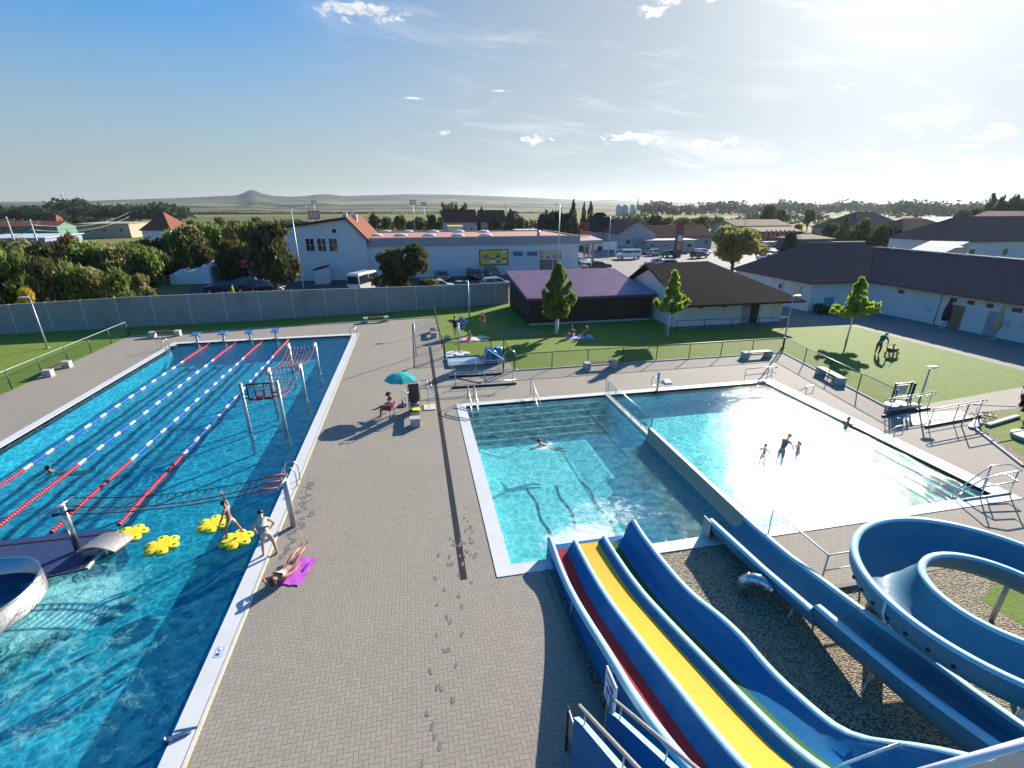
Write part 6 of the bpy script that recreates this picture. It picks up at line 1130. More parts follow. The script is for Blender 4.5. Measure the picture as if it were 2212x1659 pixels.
ad = thing('advert_banner', 'white and blue advertising banner by the canopy', 'banner', ground_at(1300,104)); b = MB(); b.box(-3.4,3.4,-.05,.05,.4,3.0); part('cloth', b, M['plaster'], ad); b = MB(); b.box(-2.6,2.9,-.08,-.055,.5,1.3); part('blue_band', b, M['blue'], ad); b = MB(); b.ell((-.6,-.08,1.6),(.7,.02,.6)); part('picture', b, M['black'], ad); b = MB(); [b.box(x-.05,x+.05,-.04,.04,-.05,.4) for x in (-3,3)]; part('post', b, M['galv'], ad)
rw = thing('ruined_wall', 'crumbling white wall with a lit top in the bushes behind the concrete wall', 'wall', at(420,612)); b = MB(); 
pts = [(-2.7,1.6),(-2.2,1.9),(-1.6,1.7),(-.4,2.1),(.3,2.3),(1.4,2.7),(2.3,3.0),(2.6,2.5)]
for (xa, za), (xb, zb) in zip(pts, pts[1:]): b.hexa([(xa,-.8,0),(xb,-.8,0),(xb,2.2,0),(xa,2.2,0),(xa,-.8,za*.8),(xb,-.8,zb*.8),(xb,2.2,za),(xa,2.2,za)])
part('masonry', b, M['plaster'], rw)
rt = thing('market_tent', 'red canopy tent half hidden behind the dark tree', 'tent', at(512,605)); b = MB(); b.rings([[(-2.6,-2,2.0),(2.6,-2,2.0),(2.6,2,2.0),(-2.6,2,2.0)],[(-1.2,-.6,2.9),(1.6,-.6,2.9),(1.6,.6,2.9),(-1.2,.6,2.9)]],sm=False); part('canopy', b, M['red'], rt); b = MB(); [b.cyl((x,y,0),.04,2.0,6) for x in (-2.5,2.5) for y in (-1.9,1.9)]; part('pole', b, M['galv'], rt); b = MB(); b.box(-2.5,2.5,1.8,1.9,0,2.0); part('back_wall', b, M['plaster_grey'], rt)
# ------------------------------------------------------------------ vehicles
CP = {}
def paint(n, c):
    if n not in CP:
        m, t, o = newmat('car paint '+n); p = princ(t, o, t.mix(t.lin(t.noise(t.obj(), 3, 3), .3, .7), [x*.93 for x in c], [min(1, x*1.07) for x in c]), .28, .15, .5); p.inputs['Coat Weight'].default_value = .7; CP[n] = m
    return CP[n]
M['tyre'] = pm('tyre rubber', (.02,.02,.02), .8); M['lampw'] = pm('headlamp', (.6,.6,.62), .15); M['lampr'] = pm('tail lamp', (.3,.01,.01), .2); M['plate'] = pm('number plate', (.6,.6,.58), .5)
def car(label, pos, rz, col, kind='hatch', L=4.2, Wd=1.75, Hh=1.48, group=None, name='parked_car'):
    t = thing(name, label, 'van' if kind == 'van' else 'car', pos, rz, group); hw = Wd/2; l = L/2
    if kind == 'van': body = [(l,.35),(l,.95),(l-.25,1.1),(l-.95,1.3),(l-1.35,Hh-.12),(l-1.7,Hh),(-l+.15,Hh),(-l,Hh-.15),(-l,.35)]; gl = [(l-.9,1.3),(l-1.33,Hh-.2),(-l+.1,Hh-.3),(-l+.1,1.25)]
    elif kind == 'suv': body = [(l,.4),(l,.78),(l-.12,.95),(l-1.1,1.05),(l-1.75,Hh-.06),(l-2.1,Hh),(-l+.5,Hh),(-l+.08,1.05),(-l,.8),(-l,.4)]; gl = [(l-1.2,1.03),(l-1.78,Hh-.12),(-l+.58,Hh-.12),(-l+.2,1.06)]
    elif kind == 'sedan': body = [(l,.35),(l,.65),(l-.1,.76),(l-1.15,.9),(l-1.75,Hh-.06),(l-2.1,Hh),(-l+1.35,Hh-.02),(-l+.62,.98),(-l+.06,.93),(-l,.7),(-l,.35)]; gl = [(l-1.22,.9),(l-1.8,Hh-.12),(-l+1.35,Hh-.12),(-l+.75,.96)]
    else: body = [(l,.35),(l,.66),(l-.1,.78),(l-.95,.92),(l-1.6,Hh-.05),(l-2.0,Hh),(-l+.55,Hh-.03),(-l+.06,.98),(-l,.7),(-l,.35)]; gl = [(l-1.05,.92),(l-1.62,Hh-.11),(-l+.62,Hh-.12),(-l+.18,.98)]
    belt = 1.0 if kind in ('suv','van') else .9
    def yw(z): return hw*(1-.17*max(0, (z-belt)/(Hh-belt))**1.1) if z > belt else hw*(1-.05*max(0,(.55-z)/.3))
    b = MB(); A = [b.a((x, yw(z), z)) for x, z in body]; Bx = [b.a((x, -yw(z), z)) for x, z in body]; n = len(body)
    b.fc(A, 0); b.fc(Bx[::-1], 0)
    for k in range(n): b.fc((A[k], Bx[k], Bx[(k+1) % n], A[(k+1) % n]), 0)
    o = part('body', b, paint(*col), t); bv = o.modifiers.new('bevel', 'BEVEL'); bv.width = .06; bv.segments = 2; bv.limit_method = 'ANGLE'; bv.angle_limit = rad(20)
    # windows: windscreen, rear, sides
    def slab(pts, nm, off):
        b = MB(); q = [V(p) for p in pts]; nn = (q[1]-q[0]).cross(q[2]-q[0]).normalized()*off; b.poly([p+nn for p in q]); part(nm, b, M['winglass'], t)
    (xa, za), (xb, zb), (xc, zc), (xd, zd) = gl
    slab([(xa+.06,-yw(za)*.88,za+.03),(xa+.06,yw(za)*.88,za+.03),(xb+.05,yw(zb)*.86,zb),(xb+.05,-yw(zb)*.86,zb)], 'windscreen', .035)
    slab([(xd-.1,yw(zd)*.86,zd),(xd-.1,-yw(zd)*.86,zd),(xc-.08,-yw(zc)*.84,zc),(xc-.08,yw(zc)*.84,zc)], 'rear_window', .04)
    xm = (xb+xc)/2
    for sg in (-1, 1):
        for (x1, x2, u1, u2) in ((xa-.12, xm+.05, xb-.02, xm+.05), (xm-.05, xd+.18, xm-.05, xc+.08)):
            p = [(x1, sg*(yw(za)+.012), za+.03), (x2, sg*(yw(zd)+.012), zd+.03), (u2, sg*(yw(zc)+.012), zc-.02), (u1, sg*(yw(zb)+.012), zb-.02)]
            slab(p if sg < 0 else p[::-1], 'side_window', .006)
    for x in (l-.8, -l+.75):
        for sg in (-1, 1):
            b = MB(); b.rings([[(x+.32*cos(q), sg*y, .32+.32*sin(q)) for q in [2*pi*k/18 for k in range(18)]] for y in (hw-.2, hw+.02)]); w_ = part('tyre', b, M['tyre'], t); b = MB(); b.rings([[(x+.2*cos(q), sg*y, .32+.2*sin(q)) for q in [2*pi*k/14 for k in range(14)]] for y in (hw-.05, hw+.035)]); part('rim', b, M['steel'], w_)
    for sg in (-1, 1):
        b = MB(); b.box(l-.06,l+.012,sg*hw*.78-.2,sg*hw*.78+.2,.62,.76); part('headlight', b, M['lampw'], t); b = MB(); b.box(-l-.012,-l+.06,sg*hw*.8-.15,sg*hw*.8+.15,.68,.92); part('tail_light', b, M['lampr'], t)
        b = MB(); b.ell((xa-.15,sg*(hw+.1),za+.08),(.07,.1,.07),nu=8,nv=6); part('mirror', b, M['black'], t)
    b = MB(); b.box(-l-.016,-l,-.26,.26,.42,.54); b.box(l,l+.016,-.26,.26,.36,.47); part('number_plate', b, M['plate'], t)
    return t
BK, WH_, SI, RD, GY, BL = ('black',(.012,.013,.016)), ('white',(.75,.76,.76)), ('silver',(.42,.44,.46)), ('dark red',(.16,.02,.025)), ('grey',(.10,.11,.12)), ('night blue',(.02,.03,.06))
lc, wc, rcg = 'cars parked left of the gabled hall', 'cars parked along the supermarket wall', 'cars in the right car park'
car('dark estate car nearest the dry bushes behind the concrete wall', at(483,633), rad(185), BL, 'suv', group=lc); car('dark van like car parked beside the dark estate car', at(524,630), rad(190), BK, 'suv', L=4.5, Hh=1.75, group=lc); car('dark red car half hidden between dark cars behind the wall', at(545,629), rad(195), RD, group=lc); car('black car with a shining silver bonnet under the big dark tree', at(578,631), rad(-12), BK, 'sedan', group=lc)
car('white high roofed van behind the concrete wall', at(792,628), rad(62), WH_, 'van', L=5.6, Wd=2.0, Hh=2.55, name='parked_van')
car('orange brown car behind the double crowned tree at the white wall', at(955,606), rad(-85), ('rust',(.30,.09,.04)), group=wc); car('dark red car facing the camera under the billboard', at(1026,601), rad(-80), RD, group=wc); car('dark grey car facing the camera right of the red car', at(1062,598), rad(-85), GY, 'suv', group=wc); car('pale car whose roof shows over the concrete wall', at(1071,622), rad(10), SI, group=wc); car('white car hidden low behind the wall under the double crowned tree', at(948,628), rad(5), WH_, group=wc)
for i, (px, py, c, k) in enumerate(((1242,568,SI,'hatch'),(1252,572,WH_,'hatch'),(1263,575,('lilac',(.3,.27,.33)),'sedan'),(1276,580,RD,'hatch'),(1293,583,BK,'suv'))): car(['silver green car, farthest in the row by the supermarket corner','white car, second farthest in the row by the corner','lilac silver car in the middle of the row by the corner','dark red car next to the black one in the row by the corner','black car, nearest in the row by the supermarket corner'][i], at(px,py), rad(8), c, k, group=rcg)
car('white minibus parked across the back of the right car park', at(1357,559), rad(180), WH_, 'van', L=5.2, Wd=1.95, Hh=2.0, group=rcg, name='parked_van'); car('white hatchback on the road behind the minibus', at(1347,545), rad(175), WH_, group=rcg); car('silver car before the grey gabled house', at(1408,548), rad(20), SI, 'sedan', group=rcg); car('pale car close behind the silver one at the grey house', at(1416,552), rad(15), ('beige',(.5,.45,.38)), group=rcg); car('dark green estate by the advertising pylon', at(1448,555), rad(5), ('green',(.03,.08,.07)), 'suv', group=rcg)
car('silver car, left of two roofs behind the dark roof', at(1417,575), rad(170), SI, 'sedan', group=rcg); car('pale blue car, right of two roofs behind the dark roof', at(1437,578), rad(175), ('pale blue',(.45,.52,.55)), group=rcg); car('dark car left of the round olive tree', at(1510,557), rad(20), BK, 'suv', group=rcg); car('white car just behind the dark car by the olive tree', at(1515,551), rad(10), WH_, group=rcg)
car('white car right of the olive tree on the car park', at(1655,563), rad(10), WH_, 'sedan', group=rcg); car('pale car half hidden by the hip of the white building', at(1668,575), rad(15), SI, group=rcg); car('pale green car between olive tree and cypress', at(1672,555), rad(12), ('pale green',(.4,.48,.42)), group=rcg)
for i in range(6): car(['leftmost','second','third','fourth','fifth','rightmost'][i]+' of the six small cars glinting in front of the restaurant', ground_at(1645+13*i, 119), rad(95), (WH_,SI,BK,SI,WH_,GY)[i], group='cars parked before the restaurant')
for i, (px, Y, c) in enumerate(((215,150,BK),(240,150,SI),(300,158,BL),(318,158,BK),(178,160,WH_),(240,112,WH_),(330,120,WH_))): car(['black car','silver car','night blue car','small black car','white car','white car','white car'][i]+' on the left car park '+['left of the orange bush gap','right beside the black car','left of the dark pole','next to the night blue car','behind the yellow green tree','just above the thicket','above the thicket near the blue tarp'][i], ground_at(px, Y), rad(5), c, group='cars on the left car park')
# ------------------------------------------------------------------ trees
def leafmat(name, a, b_, tr=.35):
    m, t, o = newmat(name); P = t.pos(); oi = t.new('ShaderNodeObjectInfo'); rnd = oi.outputs['Random']
    n = t.noise(P, .55, 3, .6); n2 = t.noise(P, 3.5, 2); f = t.lin(t.m('ADD', t.m('MULTIPLY', n, .6), t.m('MULTIPLY', n2, .4)), .34, .66)
    c = t.mix(f, a, b_); c = t.mix(t.m('MULTIPLY', rnd, .3), c, [x*1.35 for x in b_])
    d = t.new('ShaderNodeBsdfDiffuse'); q = t.new('ShaderNodeBsdfTranslucent'); g = t.new('ShaderNodeBsdfGlossy'); g.inputs['Roughness'].default_value = .45; t.put(g.inputs[0], (.5,.5,.45,1)); t.l.new(c, d.inputs[0]); t.l.new(t.mix(.5, c, [min(1, x*1.5) for x in b_]), q.inputs[0])
    x = t.new('ShaderNodeMixShader'); x.inputs[0].default_value = tr; t.l.new(d.outputs[0], x.inputs[1]); t.l.new(q.outputs[0], x.inputs[2]); y = t.new('ShaderNodeMixShader'); y.inputs[0].default_value = .045; t.l.new(x.outputs[0], y.inputs[1]); t.l.new(g.outputs[0], y.inputs[2]); t.l.new(y.outputs[0], o.inputs[0]); return m
LM = {'dark': leafmat('dark maple leaves', (.036,.040,.016), (.10,.10,.034)), 'green': leafmat('green leaves', (.07,.11,.024), (.18,.23,.05), .48), 'olive': leafmat('olive leaves', (.11,.115,.04), (.25,.235,.08), .48), 'lime': leafmat('lime leaves', (.13,.20,.02), (.30,.38,.045), .5), 'yellow': leafmat('yellow autumn leaves', (.30,.23,.02), (.55,.42,.035)), 'spruce': leafmat('spruce needles', (.014,.028,.017), (.04,.06,.03), .15), 'wine': leafmat('wine red leaves', (.03,.008,.014), (.08,.018,.028)), 'far': leafmat('far leaves', (.034,.052,.02), (.095,.12,.04)), 'rust': leafmat('rusty leaves', (.09,.06,.02), (.22,.12,.035))}
M['bark'] = pm('bark', (.075,.055,.04), .9, var=.3, scale=6); M['limewash'] = pm('white trunk paint', (.62,.63,.6), .8)
def crown(name, kind, n, ls, seed):
    """unit crown: radius about 1, height 0..1; many leaf faces on lobes"""
    rng = random.Random(seed); L = []
    if kind == 'round':
        for _ in range(17):
            a = rng.uniform(0, 2*pi); z = rng.uniform(.22,.86); r = (1-abs(z-.48)*1.25)*rng.uniform(.25,.72); L.append((r*cos(a), r*sin(a), z, rng.uniform(.22,.40), rng.uniform(.10,.17)))
        L.append((0,0,.55,.55,.3))
    elif kind == 'bush':
        for _ in range(15):
            a = rng.uniform(0, 2*pi); z = rng.uniform(.12,.8); r = (1-z*.55)*rng.uniform(.2,.75); L.append((r*cos(a), r*sin(a), z, rng.uniform(.24,.42), rng.uniform(.12,.22)))
        L.append((0,0,.4,.6,.35))
    elif kind == 'twin':
        for cx, h_, m_ in ((-.42,1.0,12),(.46,.9,12),(0,.6,8)):
            for _ in range(m_): a = rng.uniform(0,2*pi); z = rng.uniform(.12,.92)*h_; r = .5*(1-(z/h_)**1.6)*rng.uniform(.3,1.0); L.append((cx*(1-.3*z)+r*cos(a), r*sin(a), z, rng.uniform(.16,.32), rng.uniform(.08,.13)))
    elif kind == 'young':
        for k in range(15):                                   # narrow irregular leader
            z = .22+.76*k/14; r = .30*(1-(k/14))**.7+.02
            for q in range(3): a = rng.uniform(0, 2*pi); L.append((r*cos(a), r*sin(a), z+rng.uniform(-.03,.03), rng.uniform(.09,.20)*(1.15-.6*z), rng.uniform(.035,.06)))
        for q in range(8):                                    # side limbs reaching out and up
            a = 2*pi*q/8+rng.uniform(-.3,.3); z0 = rng.uniform(.03,.30); ln = rng.uniform(.6,1.0); up = rng.uniform(.05,.2)
            for k in range(6): u = .25+.75*k/5; L.append((ln*u*cos(a)+rng.uniform(-.06,.06), ln*u*sin(a)+rng.uniform(-.06,.06), z0+up*u*u+rng.uniform(-.02,.02), rng.uniform(.10,.2)*(1.15-.35*u), rng.uniform(.03,.055)))
    elif kind == 'ovate':
        for k in range(18):
            z = .04+.92*k/17; r = .80*(sin(pi*min(1, .14+.88*z))**.9 if z > .3 else .62+.9*z)*(1 if z < .75 else .8)
            for q in range(5): a = 2*pi*q/5+k*1.3+rng.uniform(-.4,.4); rr = r*rng.uniform(.35,1.08); L.append((rr*cos(a), rr*sin(a), z+rng.uniform(-.03,.03), rng.uniform(.12,.27)*(1.1-.45*z), rng.uniform(.035,.075)))
    elif kind == 'cone':
        for k in range(22):
            z = .03+.93*k/21; r = .95*(1-z)**.85+.02; m_ = max(4, int(11*(1-z)))
            for q in range(m_): a = 2*pi*q/m_+k*.7+rng.uniform(-.2,.2); rr = r*rng.uniform(.55,1.0); L.append((rr*cos(a), rr*sin(a), z-.03*rr, .24*(1.1-z), .028))
    elif kind == 'egg':
        for k in range(14):
            z = .06+.86*k/13; r = .62*sin(pi*min(1,(z*.86+.10)))
            for q in range(7): a = 2*pi*q/7+k; L.append((r*cos(a), r*sin(a), z, .36, .09))
    elif kind == 'poplar':
        for cx in (-.55,-.1,.35,.7):
            h_ = rng.uniform(.8,1.0)
            for k in range(9): z = .12+h_*.82*k/8; L.append((cx+rng.uniform(-.12,.12), rng.uniform(-.3,.3), z, rng.uniform(.16,.28)*(1.15-.4*z), .08))
    tot = sum(l[3]**1.5 for l in L); b = MB()
    for (cx, cy, cz, r, rz) in L:
        for _ in range(max(3, int(n*r**1.5/tot))):
            d = V((rng.gauss(0,1), rng.gauss(0,1), rng.gauss(0,1))).normalized(); q = rng.uniform(.55,1.08); p = V((cx+d.x*r*q, cy+d.y*r*q, max(.01, cz+d.z*rz*q)))
            u = V((rng.gauss(0,1), rng.gauss(0,1), rng.gauss(0,1))).normalized(); v = u.orthogonal().normalized(); v = v*cos(rng.uniform(0,6))+u.cross(v)*sin(rng.uniform(0,6)); s = ls*rng.uniform(.6,1.3)
            k = .5; b.poly([p-u*s-v*s*.15, p+v*s*.55*1.0-u*s*.1, p+u*s-v*s*.1, p-v*s*.55+u*s*.12])
    me = b.mesh(name, M['bark'])
    return me
# crown meshes live in a stretched unit space; leaves get their true size by a per-kind aspect
CM = {}
def get_crown(kind, mat, n, ls, var, asp):
    key = (kind, mat, n, var, round(asp, 1))
    if key not in CM:
        me = crown('crown', kind, n, ls, hash((kind, var)) % 1000 if False else (len(kind)*37+var*11))
        me.materials.clear(); me.materials.append(LM[mat]); CM[key] = me
    return CM[key]
def tree(label, px, Y, toppy, hw_px, kind='round', mat='green', n=1500, ls=.11, trunk=.18, group=None, name='tree', cat='tree', pos=None, trunkmat='bark', var=None, crown0=None, white=0):
    g = pos if pos is not None else ground_at(px, Y); h = ztop(g, toppy); sc = (V((g.x, g.y, h*.5-H)).dot(_f))/FOC; R_ = hw_px*sc; c0 = h*trunk if crown0 is None else crown0
    t = thing(name, label, cat, (g.x, g.y, -.03), random.uniform(0, 6.28) if kind != 'twin' else .15, group)
    b = MB(); rt = max(.03, .035*R_+.012*h)*(.5 if kind == 'young' else .8 if kind == 'ovate' else 1); b.tube([(0,0,-.1),(.02*h*.3,0,c0*.6),(0,.01*h,c0+(h-c0)*.35),(.0,0,c0+(h-c0)*.8)],[rt*1.25,rt,rt*.7,rt*.2],n=8)
    for q in range(5): a = q*1.26+.4; b.tube([(0,0,c0+(h-c0)*(.08+.1*q)),(R_*.3*cos(a),R_*.3*sin(a),c0+(h-c0)*(.25+.1*q)),(R_*.6*cos(a),R_*.6*sin(a),c0+(h-c0)*(.36+.1*q))],[rt*.5,rt*.32,rt*.1],n=6)
    part('trunk', b, M[trunkmat], t)
    if white: b = MB(); b.tube([(0,0,white[0]),(0,0,white[1])],rt*1.3+.02,n=10); part('trunk_guard', b, M['limewash'], t)
    v = random.randrange(4) if var is None else var
    o = bpy.data.objects.new('crown', get_crown(kind, mat, n, ls, v, 1)); COL.objects.link(o); o.parent = t; o.location = (0,0,c0); o.scale = (R_, R_, h-c0); return t
random.seed(11)
# lawn trees
tree('dark leaved pyramidal tree with a white trunk before the brown shed', 1202, 38.2, 571, 42, 'ovate', 'green', 4200, .075, .28, pos=at(1202,723), var=1, white=(.0,1.35), name='young_tree')
tb = tree('bright lime green young tree on the lawn held by three stakes', 1442, 35.5, 588, 46, 'young', 'lime', 2600, .085, .36, pos=at(1442,727), var=2, name='young_tree', trunkmat='limewash')
for a in (0.3, 2.4, 4.5): b = MB(); b.cyl((.42*cos(a),.42*sin(a),0),.03,1.75,7); part('stake', b, M['galv'], tb)
tree('lime green young tree with a pale trunk before the white building', 1835, 32, 602, 50, 'young', 'lime', 2600, .085, .38, pos=at(1829,734), var=3, name='young_tree', trunkmat='limewash')
tree('wine red bush cut by the right picture edge', 2222, 18, 790, 42, 'bush', 'wine', 2200, .10, .05, pos=at(2222,905), name='bush', cat='bush', var=0)
tree('small dark shrub in the shade below the mural of the white building', 1765, 40, 655, 32, 'bush', 'spruce', 900, .12, .04, pos=ground_at(1775, 41.0), name='shrub', cat='shrub', var=1)
# trees behind the wall
tree('big dark maple behind the wall, left of the gabled hall', 600, 63, 478, 70, 'round', 'dark', 4200, .075, .10, var=0); tree('double crowned dark maple before the white supermarket wall', 874, 62, 518, 74, 'twin', 'dark', 5200, .062, .06, var=1)
tree('broad olive green tree behind the dark hipped roof', 1580, 70, 476, 72, 'round', 'olive', 4600, .065, .10, var=2); tree('dark egg shaped cypress behind the left end of the white building', 1696, 76, 506, 17, 'egg', 'spruce', 1500, .16, .04, name='cypress')
GR = 'trees of the thicket behind the concrete wall'
front = [(8,57,548,58,'dark'),(62,58,540,52,'green'),(118,57,552,50,'dark'),(170,58,560,46,'green'),(215,59,570,44,'olive'),(262,60,575,40,'green'),(310,64,590,26,'olive')]
mid = [(20,72,500,62,'green'),(85,74,512,60,'olive'),(150,72,508,62,'dark'),(215,75,515,60,'green'),(275,74,520,56,'olive'),(330,76,528,50,'green'),(375,80,538,40,'dark')]
back = [(165,98,500,26,'rust'),(40,92,508,40,'dark'),(230,95,520,42,'olive'),(290,95,522,40,'green'),(340,92,512,46,'dark'),(400,94,492,46,'green'),(440,96,478,48,'olive'),(485,92,472,44,'green'),(520,90,480,40,'olive'),(555,88,478,36,'green'),(455,80,510,40,'dark'),(505,78,508,36,'dark')]
for nm, rw_, wd in (('front', front, 'front row'), ('mid', mid, 'middle row'), ('back', back, 'back row')):
    for i, (px, Y, ty, hw, mt_) in enumerate(sorted(rw_)):
        tree(f"{ORD[i]} tree from the left in the {wd} of the thicket behind the concrete wall", px, Y, ty, hw, 'bush', mt_, 2600, .07, .05, group=GR)
tree('bright yellow autumn bush peeping over the concrete wall at the left', 78, 53.5, 618, 20, 'bush', 'yellow', 700, .14, .05, name='bush', cat='bush'); tree('yellowish bush at the foot of the thicket above the white ruin', 430, 84, 535, 16, 'bush', 'yellow', 600, .15, .05, name='bush', cat='bush')
tree('low olive bush before the dark car park behind the wall', 330, 58, 612, 22, 'bush', 'olive', 600, .14, .04, name='bush', cat='bush'); tree('dry yellowish bush right behind the concrete wall', 318, 53, 628, 24, 'bush', 'yellow', 600, .14, .04, name='bush', cat='bush'); tree('small yellow green bush on the wall top by the dark cars', 515, 52, 620, 10, 'bush', 'lime', 300, .2, .04, name='bush', cat='bush')
# town trees
town = [(965,205,437,24,'poplar','far'),(990,214,438,24,'poplar','far'),(1018,190,448,22,'round','far'),(1042,185,447,13,'cone','spruce'),(1070,180,455,20,'round','spruce'),(1103,172,452,20,'cone','spruce'),(1120,176,462,20,'round','far'),(1178,152,452,22,'round','spruce'),(1200,150,446,26,'round','spruce'),(1235,148,433,17,'cone','spruce'),(1258,146,440,13,'cone','spruce'),(1272,148,438,17,'cone','spruce'),(1222,146,452,26,'round','spruce'),(1292,150,462,20,'round','far'),
 (812,215,456,14,'round','far'),(838,222,464,16,'round','far'),(868,215,460,18,'round','far'),(905,210,463,20,'round','far'),(935,205,462,18,'round','far'),(780,235,468,16,'round','far'),(480,210,468,18,'round','far'),(520,215,470,18,'round','olive'),(455,200,472,18,'round','olive'),(560,205,468,18,'round','far'),(592,200,470,18,'round','olive'),(420,205,470,16,'round','far'),(395,215,466,14,'round','far'),
 (1340,165,468,22,'round','far'),(1375,160,462,24,'round','far'),(1410,170,458,22,'round','far'),(1440,168,466,20,'bush','olive'),(1475,172,464,26,'round','far'),(1510,170,466,24,'round','far'),(1545,175,462,20,'round','olive'),(1650,178,440,26,'round','far'),(1680,182,444,22,'round','far'),(1742,190,446,16,'round','far'),(1790,120,476,24,'round','far'),(1815,112,468,24,'cone','far'),(1850,105,470,30,'round','far'),(1890,98,482,34,'round','far'),(1925,92,490,28,'round','spruce'),(1870,128,454,30,'round','rust'),(1955,88,500,30,'round','far'),
 (2105,150,440,26,'round','far'),(2140,142,420,30,'poplar','far'),(2180,138,424,36,'poplar','far'),(2212,134,428,30,'round','far'),(2070,160,446,24,'round','far'),(2035,110,480,28,'round','rust'),(1745,120,500,22,'round','far'),(1720,135,482,18,'round','olive'),(1765,150,480,18,'round','olive')]
desc = {'poplar': 'tall loose poplar', 'round': 'round bushy tree', 'cone': 'pointed dark spruce', 'bush': 'low round bush'}
where = lambda px: 'left of the gabled hall' if px < 610 else 'just behind the gabled hall roof' if px < 800 else 'behind the left half of the supermarket roof' if px < 960 else 'behind the right half of the supermarket roof' if px < 1150 else 'in the conifer clump behind the canopy' if px < 1320 else 'behind the long low reddish roof' if px < 1560 else 'near the restaurant and the cypress' if px < 1780 else 'before and beside the solar roof' if px < 2000 else 'above the brown hall'
cnt = {}
for (px, Y, ty, hw, kd, mt_) in sorted(town):
    k = (kd, where(px)); cnt[k] = cnt.get(k, 0)+1
    tree(f"{ORD[cnt[k]-1]} {desc[kd]}{' counted from the left' if cnt[k] > 1 else ''} {where(px)}", px, Y, ty, hw, kd, mt_, 900, .12, .12, group='trees among the town houses', name={'cone': 'spruce_tree', 'poplar': 'poplar_tree'}.get(kd, 'tree'))
# ------------------------------------------------------------------ far woods, hedgerows (one mass each)
def wood(name, label, segs, n, ls, mat, seed):
    rng = random.Random(seed); b = MB()
    for _ in range(n):
        (xa, ya, ha), (xb, yb, hb) = rng.choice(segs); u = rng.random(); x = xa+(xb-xa)*u; y = ya+(yb-ya)*u; hh = ha+(hb-ha)*u
        hh *= .72+.16*sin(x*.061+seed)+.13*sin(x*.17+1.7*seed)+.1*sin(x*.43)
        z = hh*sqrt(rng.random())*rng.uniform(.75,1.02); p = V((x+rng.gauss(0,1)*ls*2, y+rng.gauss(0,1)*hh*.5, max(.3,z))); s = ls*rng.uniform(.6,1.4)
        u_ = V((rng.gauss(0,1), rng.gauss(0,1), rng.gauss(0,1))).normalized(); v_ = u_.orthogonal().normalized(); b.poly([p-u_*s, p+v_*s*.7, p+u_*s, p-v_*s*.7])
    return tag(b.build(name, LM[mat]), label, 'wood', kind='stuff')
def seg(px0, px1, Y0, Y1, h0, h1): a, c = ground_at(px0, Y0), ground_at(px1, Y1); return (a.x, a.y, h0, ), (c.x, c.y, h1)
def top_at(px, Y, py): return ztop(ground_at(px, Y), py)
def segp(l, Y): 
    r = []
    for (p0, t0), (p1, t1) in zip(l, l[1:]): r.append(((*ground_at(p0, Y)[:2], top_at(p0, Y, t0)), (*ground_at(p1, Y)[:2], top_at(p1, Y, t1))))
    return r
wood('treeline', 'long bluish tree line on the plain along the right horizon', segp([(1385,434),(1440,433),(1520,432),(1600,432),(1700,430),(1760,431),(1840,430),(1905,429),(1925,438)], 620), 5200, 2.6, 'far', 1)
wood('treeline', 'bluish tree line with gaps behind the solar roof at the right', segp([(1930,436),(1975,426),(2010,424),(2060,428),(2110,432),(2250,434)], 430), 3000, 1.9, 'far', 2)
wood('woodland', 'dark wooded knoll on the left horizon', segp([(105,446),(130,436),(170,430),(230,427),(300,430),(345,438),(395,448)], 560), 4200, 2.4, 'far', 3)
wood('woodland', 'dark low wood at the far left edge', segp([(-60,446),(20,443),(90,445),(125,452)], 520), 1500, 2.2, 'far', 4)
wood('hedgerow', 'long hedgerow below the meadow behind the left houses', segp([(165,466),(230,463),(270,460),(330,470),(470,474),(600,478),(640,472)], 260), 2600, 1.1, 'far', 5)
wood('hedgerow', 'belt of bushes in front of the fields behind the hall', segp([(600,474),(690,478),(800,468),(900,470),(960,468),(1100,470),(1180,474)], 250), 3000, 1.1, 'far', 6)
wood('hedgerow', 'belt of bushes on the plain behind the conifers', segp([(1290,466),(1340,460),(1420,466),(1500,462),(1580,458),(1660,456),(1800,462)], 255), 2600, 1.1, 'far', 7)
wood('hedgerow', 'thin dark hedges between the distant fields', segp([(420,458),(520,459),(640,462),(760,458),(880,462),(1000,460),(1180,458)], 900), 1500, 2.2, 'far', 8)
# ------------------------------------------------------------------ hills
prof = [(-400,13),(0,12),(150,12),(320,17),(400,19),(470,22),(515,23.5),(532,28),(545,34),(554,34),(570,27.5),(592,23),(630,21),(660,22),(685,25),(715,25.5),(745,22),(800,23.5),(880,25.5),(980,24.5),(1060,22),(1150,18.5),(1230,14.5),(1270,12.5),(1310,14.5),(1350,12.5),(1400,10),(1550,8),(2212,7),(2700,7)]
def pel_(px): return lerp_tab(prof, px)
hb_ = MB(); rg = []; rngh = random.Random(5)
NR = 46; R0, R1 = 950, 4700
for j in range(NR+1):
    f = j/NR; r = R0+(R1-R0)*f**1.15; row = []
    for i in range(381):
        px = -380+3050*i/380; d = ray(px, 448).normalized(); hd = V((d.x, d.y, 0)).normalized()
        e = pel_(px)/FOC*(1/sqrt(1+((px-1106)/1087)**2)); top = H+R1*e*.985
        und = (sin(px*.011+r*.0021)+sin(px*.023-r*.0033+1)+.7*sin(px*.047+r*.006))*3.2*f
        z = -1.5+(top+1.5)*(f**1.75)*(1 if f > .985 else 1)+und*(1-f**5) if j else -3
        row.append((hd.x*r, hd.y*r, z))
    rg.append(row)
row = [(p[0]*1.25, p[1]*1.25, -40) for p in rg[-1]]; rg.append(row)
hb_.rings(rg, 0, closed=False, cap=False); struct('hills', hb_, M['hills'])
